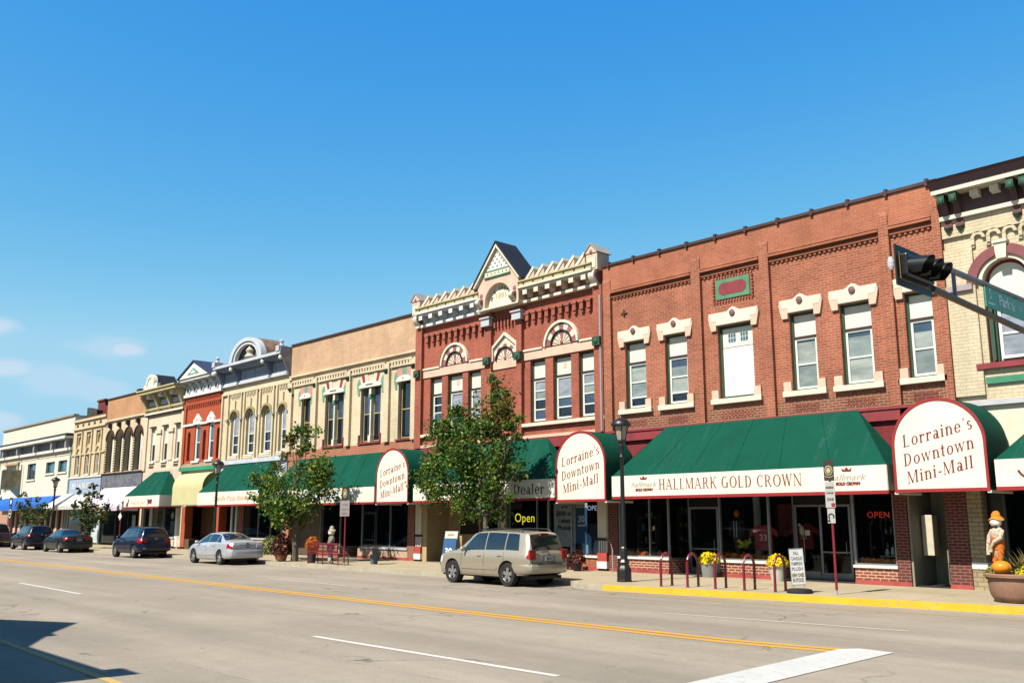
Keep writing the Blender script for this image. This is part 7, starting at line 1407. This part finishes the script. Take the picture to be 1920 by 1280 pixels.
def car(label, loc, rz, c):
    L, Wd = c['L'], c['W']; hw = Wd/2; root = thing('parked_car', label, 'car', loc, rz, 'cars parked along the far kerb')
    top, belt, bot = c['top'], c['belt'], c['bot']; wrr = c.get('wr', hw-.22)
    wk = c.get('wk') or [(0,hw-.10),(.12,hw-.035),(.5,hw-.005),(L*.5,hw),(L-.8,hw-.01),(L-.3,hw-.10),(L-.08,hw-.26),(L,hw-.42)]
    def sec(u):
        zt, zb, z0, w_ = interp(top,u), interp(belt,u), interp(bot,u), interp(wk,u); h = max(zt-zb, .0); k = min(1, h/.5); wt = (w_-.10)*(1-k)+min(wrr, w_-.1)*k
        return [(0,z0),(w_-.16,z0),(w_-.05,z0+.03),(w_-.012,z0+(zb-z0)*.22),(w_,z0+(zb-z0)*.48),(w_-.006,z0+(zb-z0)*.72),(w_-.035,zb-.015),(w_-.055-(.02*k),zb+h*.06),
                (w_-.055+(wt-w_+.055)*.55, zb+h*.55),(wt,zt-.075*k-.01),(wt-.05,zt-.03*k),(wt-.16,zt-.005*k),(wt*.45,zt+.012*k+.012*(1-k)),(0,zt+.018)]
    def S(u, t):
        p = sec(u); i = min(int(t), len(p)-2); f = t-i; return Vector((u, p[i][0]+(p[i+1][0]-p[i][0])*f, p[i][1]+(p[i+1][1]-p[i][1])*f))
    us = sorted({round(x, 3) for x in [0,.02,.06,.12]+[L*i/46 for i in range(47)]+[L-.03,L-.1]+[k[0] for k in top]+[k[0] for k in belt]})
    us = [u for i, u in enumerate(us) if i == 0 or u-us[i-1] > .012]
    m = MB(); n = len(sec(0)); ring = []
    for u in us:
        P = sec(u); full = P+[(-y, z) for y, z in reversed(P[1:-1])]; ring.append(len(m.v)); m.v += [(u, y, z) for y, z in full]
    N = 2*n-2
    for i in range(len(us)-1):
        for j in range(N): m.f.append((ring[i]+j, ring[i]+(j+1) % N, ring[i+1]+(j+1) % N, ring[i+1]+j))
    m.f.append(tuple(ring[0]+j for j in reversed(range(N)))); m.f.append(tuple(ring[-1]+j for j in range(N)))
    body = m.build('body', c['paint'], root, world=False)
    R_ = c['R']; ax = c['axles']; cut = MB()
    for u in ax:
        for s in (-1, 1): cut.lathey([(0,-.16),(R_+.055,-.16),(R_+.055,.2),(0,.2)], (u, s*(hw-.06), R_+.02), 28)
    co = cut.build('cut', c['paint'], None, world=False); co.parent = root
    bo = body.modifiers.new('arch', 'BOOLEAN'); bo.operation = 'DIFFERENCE'; bo.object = co; bo.solver = 'EXACT'
    bpy.context.view_layer.update(); dg = bpy.context.evaluated_depsgraph_get(); me = bpy.data.meshes.new_from_object(body.evaluated_get(dg)); body.modifiers.clear(); old = body.data; body.data = me; bpy.data.meshes.remove(old); bpy.data.objects.remove(co)
    for p in me.polygons: p.use_smooth = True
    me.set_sharp_from_angle(angle=R(32))
    wells = MB()
    for u in ax:
        for s in (-1, 1): wells.lathey([(0,0),(R_+.05,0)], (u, s*(hw-.215), R_+.02), 20)
    wells.build('wheel_well', TRIMB, root, world=False)
    spokes = c.get('spokes', 5)
    for u in ax:
        for s in (-1, 1):
            y = s*(hw-.115); sg = s
            w_ = MB().lathey([(R_*.62,-.10*1),(R_*.94,-.105),(R_,-.06),(R_,.06),(R_*.94,.105),(R_*.62,.10),(R_*.62,-.10)], (u, y, R_), 28, False).build('wheel', TYRE, root, world=False, smooth=True)
            m = MB(); yo = y+sg*.088
            m.lathey([(R_*.62,-.015),(R_*.68,-.004),(R_*.70,.0)] if sg > 0 else [(R_*.62,.015),(R_*.68,.004),(R_*.70,.0)], (u, yo, R_), 24, False)
            def rr(r0, r1, a0, a1, d): m.prism([(u+r0*cos(a0), R_+r0*sin(a0)),(u+r1*cos(a0), R_+r1*sin(a0)),(u+r1*cos(a1), R_+r1*sin(a1)),(u+r0*cos(a1), R_+r0*sin(a1))], min(yo, yo-sg*d), max(yo, yo-sg*d))
            for k in range(30): rr(R_*.58, R_*.69, 2*pi*k/30, 2*pi*(k+1)/30, .04)
            for k in range(spokes):
                a = 2*pi*k/spokes+.35; wv = c.get('sw', .30); rr(R_*.12, R_*.60, a-wv, a+wv, .03) if False else None
                P = [(u+R_*.12*cos(a-1.0), R_+R_*.12*sin(a-1.0)),(u+R_*.60*cos(a-wv), R_+R_*.60*sin(a-wv)),(u+R_*.60*cos(a+wv), R_+R_*.60*sin(a+wv)),(u+R_*.12*cos(a+1.0), R_+R_*.12*sin(a+1.0))]; m.prism(P, min(yo-sg*.008, yo-sg*.04), max(yo-sg*.008, yo-sg*.04))
            m.lathey([(0,.012*sg),(R_*.13,.008*sg),(R_*.16,-.02*sg)], (u, yo, R_), 14)
            m.build('rim', RIM, w_, world=False); MB().lathey([(0,0),(R_*.63,0)], (u, yo-sg*.06, R_), 18).build('brake_disc', TRIMB, w_, world=False)
    def patch(name, mat, ua, ub, t0, t1, off=.006, sides=(1,-1), nu=10, nt=6, thick=True, parent=None, edge=None, cross=False):
        """panel following the body skin; ua and ub may each be (at t0, at t1)"""
        ua = ua if isinstance(ua, tuple) else (ua, ua); ub = ub if isinstance(ub, tuple) else (ub, ub); out = []
        for s in sides:
            m = MB()
            for j in range(nt+1):
                f = j/nt; t = t0+(t1-t0)*f
                for i in range(nu+1):
                    u = (ua[0]+(ua[1]-ua[0])*f)*(1-i/nu)+(ub[0]+(ub[1]-ub[0])*f)*i/nu; p = S(u, t); du = S(min(u+.02, L), t)-S(max(u-.02, 0), t); dt = S(u, min(t+.1, 12.99))-S(u, max(t-.1, 0)); nn = du.cross(dt); nn = nn.normalized() if nn.length > 1e-9 else Vector((0,1,0))
                    if nn.y < 0 and abs(nn.y) > .3 or (abs(nn.y) <= .3 and nn.z < 0): nn = -nn
                    p = p+nn*off; m.v.append((p.x, s*p.y, p.z))
            for j in range(nt):
                for i in range(nu): a = j*(nu+1)+i; m.f.append((a, a+1, a+nu+2, a+nu+1))
            out.append(m)
        if cross:
            q = MB(); [q.add(x) for x in out]; return q.build(name, mat, parent or root, world=False, smooth=True)
        for m in out: o_ = m.build(name, mat, parent or root, world=False, smooth=True)
        return o_
    for w_ in c['side']: patch('side_window', CGL, *w_)
    patch('rear_window', c.get('rearglass', CGB), c['rear'][0], c['rear'][1], c['rear'][2], 13, nt=10, cross=True); patch('windscreen', CGL, c['front'][0], c['front'][1], 9.6, 13, nt=8, cross=True)
    for a in c['tail']: patch('tail_lamp', TAIL, *a, off=.012)
    for a in c.get('tailin', ()):                        # lamp wrapping on to the rear face
        for s in (1, -1): MB().box(-.02, .03, min(s*a[0], s*a[1]), max(s*a[0], s*a[1]), a[2], a[3]).build('tail_lamp', c.get('tailm', TAIL), root, world=False, bevel=.012)
    for u in c['seams']: patch('door_seam', TRIMB, (u, u), (u+.012, u+.012), 2.4, 6.6, off=.003, nu=1, nt=12)
    patch('side_moulding', c.get('mould', c['paint']), ax[0]+R_+.12, ax[1]-R_-.12, 3.35, 3.75, off=.018, nu=12, nt=2); patch('sill', TRIMB, ax[0]+R_+.08, ax[1]-R_-.08, 1.4, 2.3, off=.004, nu=6, nt=2)
    for u in c['handles']: 
        for s in (1, -1): p = S(u, 5.6); MB().box(u-.09, u+.09, min(s*(p.y+.0), s*(p.y+.03)), max(s*p.y, s*(p.y+.03)), p.z-.015, p.z+.02).build('door_handle', c['paint'], root, world=False, bevel=.008)
    for s in (1, -1):
        p = S(c['mirror'], 6.9); q = MB().ball((c['mirror']-.02, s*(p.y+.13), p.z+.10), .055, .11, .085, 12, 8).tube([(c['mirror'], s*(p.y-.02), p.z+.03), (c['mirror'], s*(p.y+.08), p.z+.06)], .025, 6); q.build('mirror', c['paint'] if c.get('mirp', True) else TRIMB, root, world=False, smooth=True)
    bz = c['bumper']; m = MB(); P = [(1.0*bz[3],hw-.02),(.42,hw+.005),(.10,hw-.02),(-.045,hw-.14),(-.085,hw-.40),(-.10,0)]; P = P+[(x,-y) for x, y in reversed(P[:-1])]; zs = [(bz[0],-.05),(bz[0]+.06,0),(bz[1]-.07,.008),(bz[1],-.02),(bz[1]+.005,-.12)]
    for x, y in P:
        k = Vector((x-.9, y)).normalized()
        for z, o_ in zs: m.v.append((x+k.x*o_*(1 if x < .9 else 0), y+(o_ if y > 0 else -o_ if y < 0 else 0)*(.6), z))
    for i in range(len(P)-1):
        for j in range(len(zs)-1): a = i*len(zs)+j; m.f.append((a, a+1, a+len(zs)+1, a+len(zs)))
    m.build('rear_bumper', c['paint'], root, world=False, smooth=True)
    pz = c['plate']; MB().box(-.012+pz[2], .03+pz[2], -.155, .155, pz[0], pz[1]).build('number_plate', PLATE, root, world=False); q = MB().box(-.018+pz[2],-.0125+pz[2],-.10,-.04,pz[0]+.03,pz[1]-.03).box(-.018+pz[2],-.0125+pz[2],.0,.1,pz[0]+.03,pz[1]-.03); q.build('plate_mark', plain('plate ink', (.10,.11,.18)), root, world=False)
    for fn in c.get('extra', ()): fn(root, S, patch)
    patch('headlamp', CLEAR, L-.42, L-.1, 4.6, 6.3, off=.01)
    MB().box(.1, L-.25, -hw+.25, hw-.25, .24, .34).build('underbody', TRIMB, root, world=False); return root
def rails(u0, u1, y, z):
    def f(root, S, patch):
        for s in (1, -1): MB().tube([(u0,s*y,z-.03),(u0+.12,s*y,z+.05),((u0+u1)/2,s*y,z+.07),(u1-.12,s*y,z+.03),(u1,s*y,z-.05)],.018,6).build('roof_rail', TRIMB, root, world=False, smooth=True)
        m = MB(); 
        for u in (u0+.5, u1-.7): m.box(u-.02,u+.02,-y,y,z+.03,z+.055)
        m.build('roof_bar', TRIMB, root, world=False)
    return f
def hatch(z0, z1, hw_, x=.0):
    def f(root, S, patch):
        m = MB()
        for q in ((-hw_,hw_,z0,z0+.012),(-hw_,-hw_+.012,z0,z1),(hw_-.012,hw_,z0,z1)): m.box(-.006+x,.01+x,q[0],q[1],q[2],q[3])
        m.build('hatch_seam', TRIMB, root, world=False)
    return f
def boxat(name, mat, *a, bevel=0):
    return lambda root, S, patch: MB().box(*a).build(name, mat, root, world=False, bevel=bevel)
BEIGE = carpaint('champagne paint', (.52,.46,.355), .45, .33); SILV = carpaint('silver paint', (.62,.65,.72), .35, .32); NAVY = carpaint('navy paint', (.006,.010,.034), .0, .3, .04); CHAR = carpaint('charcoal green paint', (.010,.013,.014), .0, .3, .04); BLUEB = carpaint('black blue paint', (.007,.010,.018), .0, .3, .04); WINE = carpaint('wine paint', (.05,.010,.012), .3, .3)
suv = dict(L=4.68, W=1.83, R=.365, axles=(.97,3.68), paint=BEIGE, wr=.66,
  top=[(0,.98),(.03,1.06),(.10,1.30),(.20,1.58),(.34,1.665),(.9,1.70),(1.9,1.725),(2.55,1.70),(2.85,1.62),(3.50,1.13),(3.62,1.08),(4.0,1.03),(4.4,.95),(4.6,.82),(4.68,.66)],
  belt=[(0,.96),(.2,1.02),(1,1.035),(2.4,1.01),(3.3,.99),(3.6,.985),(4.3,.90),(4.6,.76),(4.68,.62)], bot=[(0,.46),(.3,.34),(1.3,.27),(3.3,.27),(4.3,.27),(4.68,.36)],
  side=[((.50,.62),(1.12,1.12),7.15,9.2),((1.17,1.17),(2.06,2.06),7.15,9.2),((2.11,2.11),(3.28,2.62),7.15,9.2)], rear=(.045,.245,9.75), front=(2.82,3.46), tail=[(.0,.12,5.3,7.8)], tailin=[(.58,.835,.84,1.14)], seams=(1.14,2.08,3.2), handles=(1.35,2.32), mirror=3.05, bumper=(.42,.70,0,.75), plate=(.80,.93,-.002),
  extra=[rails(.5,2.6,.62,1.71), hatch(.74,1.0,.72), boxat('plate_recess', plain('plate recess', (.33,.28,.20)), -.004,.02,-.30,.30,.76,.96), boxat('brake_light', TAIL, .17,.24,-.17,.17,1.60,1.64), boxat('rear_wiper', TRIMB, .02,.05,-.02,.30,1.07,1.09), boxat('exhaust', GREY, .1,.4,-.55,-.48,.28,.34), boxat('bumper_step', TRIMB, -.10,.04,-.55,.55,.70,.715), boxat('badge', ALU, -.01,.005,-.06,.06,1.0,1.03), boxat('badge', ALU, -.01,.005,.42,.56,1.0,1.02)])
car('beige sport utility car parked in front of the phone shop', (-21.28, 21.38, 0), pi, suv)
sed = dict(L=4.80, W=1.82, R=.325, axles=(1.02,3.80), paint=SILV, wr=.56,
  top=[(0,.93),(.04,1.03),(.25,1.08),(.72,1.10),(.82,1.115),(1.55,1.415),(1.85,1.455),(2.3,1.47),(2.8,1.44),(3.05,1.36),(3.80,.99),(4.0,.95),(4.5,.83),(4.72,.68),(4.80,.55)],
  belt=[(0,.88),(.2,.96),(1,.98),(2.4,.93),(3.6,.88),(4.2,.82),(4.6,.70),(4.8,.52)], bot=[(0,.40),(.3,.28),(1.3,.20),(3.5,.20),(4.4,.22),(4.8,.30)],
  side=[((.98,1.38),(1.48,1.48),7.2,9.1),((1.53,1.53),(2.36,2.36),7.2,9.2),((2.41,2.41),(3.48,2.92),7.2,9.2)], rear=(.86,1.56,9.9), rearglass=CGL, front=(3.02,3.74), tail=[(.0,.34,5.0,6.3)], tailin=[(.44,.74,.80,.93)], tailm=CLEAR, seams=(1.50,2.38,3.42), handles=(1.68,2.6), mirror=3.28, bumper=(.32,.70,0,.8), plate=(.74,.88,.0),
  extra=[hatch(.74,1.02,.62), boxat('trunk_trim', ALU, -.01,.01,-.4,.4,.90,.93), boxat('badge', plain('badge dark', (.1,.1,.12)), -.012,.005,-.08,.08,.95,1.0), boxat('exhaust', GREY, .02,.2,-.6,-.5,.26,.32)])
car('silver sedan parked below the lamp post, right of the navy car', (-41.05, 21.38, 0), pi, sed)
tig = dict(L=4.40, W=1.81, R=.35, axles=(.92,3.52), paint=NAVY, wr=.62,
  top=[(0,.98),(.04,1.08),(.14,1.34),(.26,1.58),(.42,1.64),(1.0,1.665),(1.8,1.67),(2.4,1.64),(2.7,1.55),(3.35,1.10),(3.5,1.06),(4.0,.98),(4.28,.84),(4.40,.62)],
  belt=[(0,.96),(.2,1.06),(1,1.05),(2.4,1.0),(3.3,.97),(4.1,.86),(4.3,.74),(4.4,.58)], bot=[(0,.45),(.3,.33),(1.2,.26),(3.2,.26),(4.1,.27),(4.4,.36)],
  side=[((.58,.72),(1.02,1.02),7.2,9.1),((1.07,1.07),(1.95,1.95),7.2,9.15),((2.0,2.0),(3.1,2.5),7.2,9.15)], rear=(.06,.30,9.75), front=(2.68,3.30), tail=[(.0,.42,4.9,6.3)], tailin=[(.50,.78,.88,1.06)], seams=(1.04,1.97,3.02), handles=(1.25,2.2), mirror=2.9, bumper=(.40,.74,0,.7), plate=(.62,.72,-.055), mould=TRIMB, spokes=7, sw=.2,
  extra=[rails(.5,2.5,.58,1.65), boxat('badge', ALU, -.012,.005,-.06,.06,1.0,1.1), boxat('bumper_reflector', CLEAR, -.08,-.02,.58,.70,.52,.56)])
car('navy blue compact sport utility car left of the silver sedan', (-51.5, 21.38, 0), pi, tig)
acu = dict(sed); acu.update(L=4.75, paint=CHAR, spokes=9, sw=.13, R=.33, tail=[(.0,.30,5.0,6.4)], tailin=[(.34,.76,.80,.94)], tailm=TAIL, extra=[hatch(.74,1.02,.62), boxat('badge', ALU, -.012,.005,-.06,.06,.95,1.0), boxat('chrome_strip', ALU, -.012,.006,-.34,.34,.955,.965)])
car('dark charcoal sedan parked behind the navy car at left', (-63.5, 21.38, 0), pi, acu)
cx = dict(tig); cx.update(L=4.6, W=1.85, paint=BLUEB, spokes=5, sw=.25, tail=[(.0,.34,5.4,6.6)], tailin=[(.52,.80,.98,1.14)], extra=[hatch(.7,1.0,.7), boxat('badge', ALU, -.012,.005,-.07,.07,1.02,1.1)])
car('black blue sport utility car in front of the charcoal sedan', (-71.0, 21.38, 0), pi, cx)
pu = dict(tig); pu.update(L=5.2, W=1.9, paint=WINE, axles=(1.1,4.2), top=[(0,1.0),(.03,1.05),(1.7,1.06),(1.75,1.1),(1.9,1.7),(2.2,1.78),(3.2,1.76),(3.9,1.12),(4.8,1.02),(5.1,.85),(5.2,.6)], belt=[(0,.98),(2,1.04),(4,1.0),(5,.86),(5.2,.56)], bot=[(0,.5),(.3,.4),(4.8,.4),(5.2,.45)], side=[((2.1,2.1),(3.6,3.1),7.2,9.1)], rear=(1.76,1.92,9.8), front=(3.3,3.82), seams=(2.0,3.5), handles=(2.2,), mirror=3.4, tail=[(.0,.14,4.6,6.2)], tailin=[(.74,.86,.74,.98)], extra=[])
car('dark red pickup cut off by the left edge of the photo', (-79.6, 21.3, 0), pi, pu)
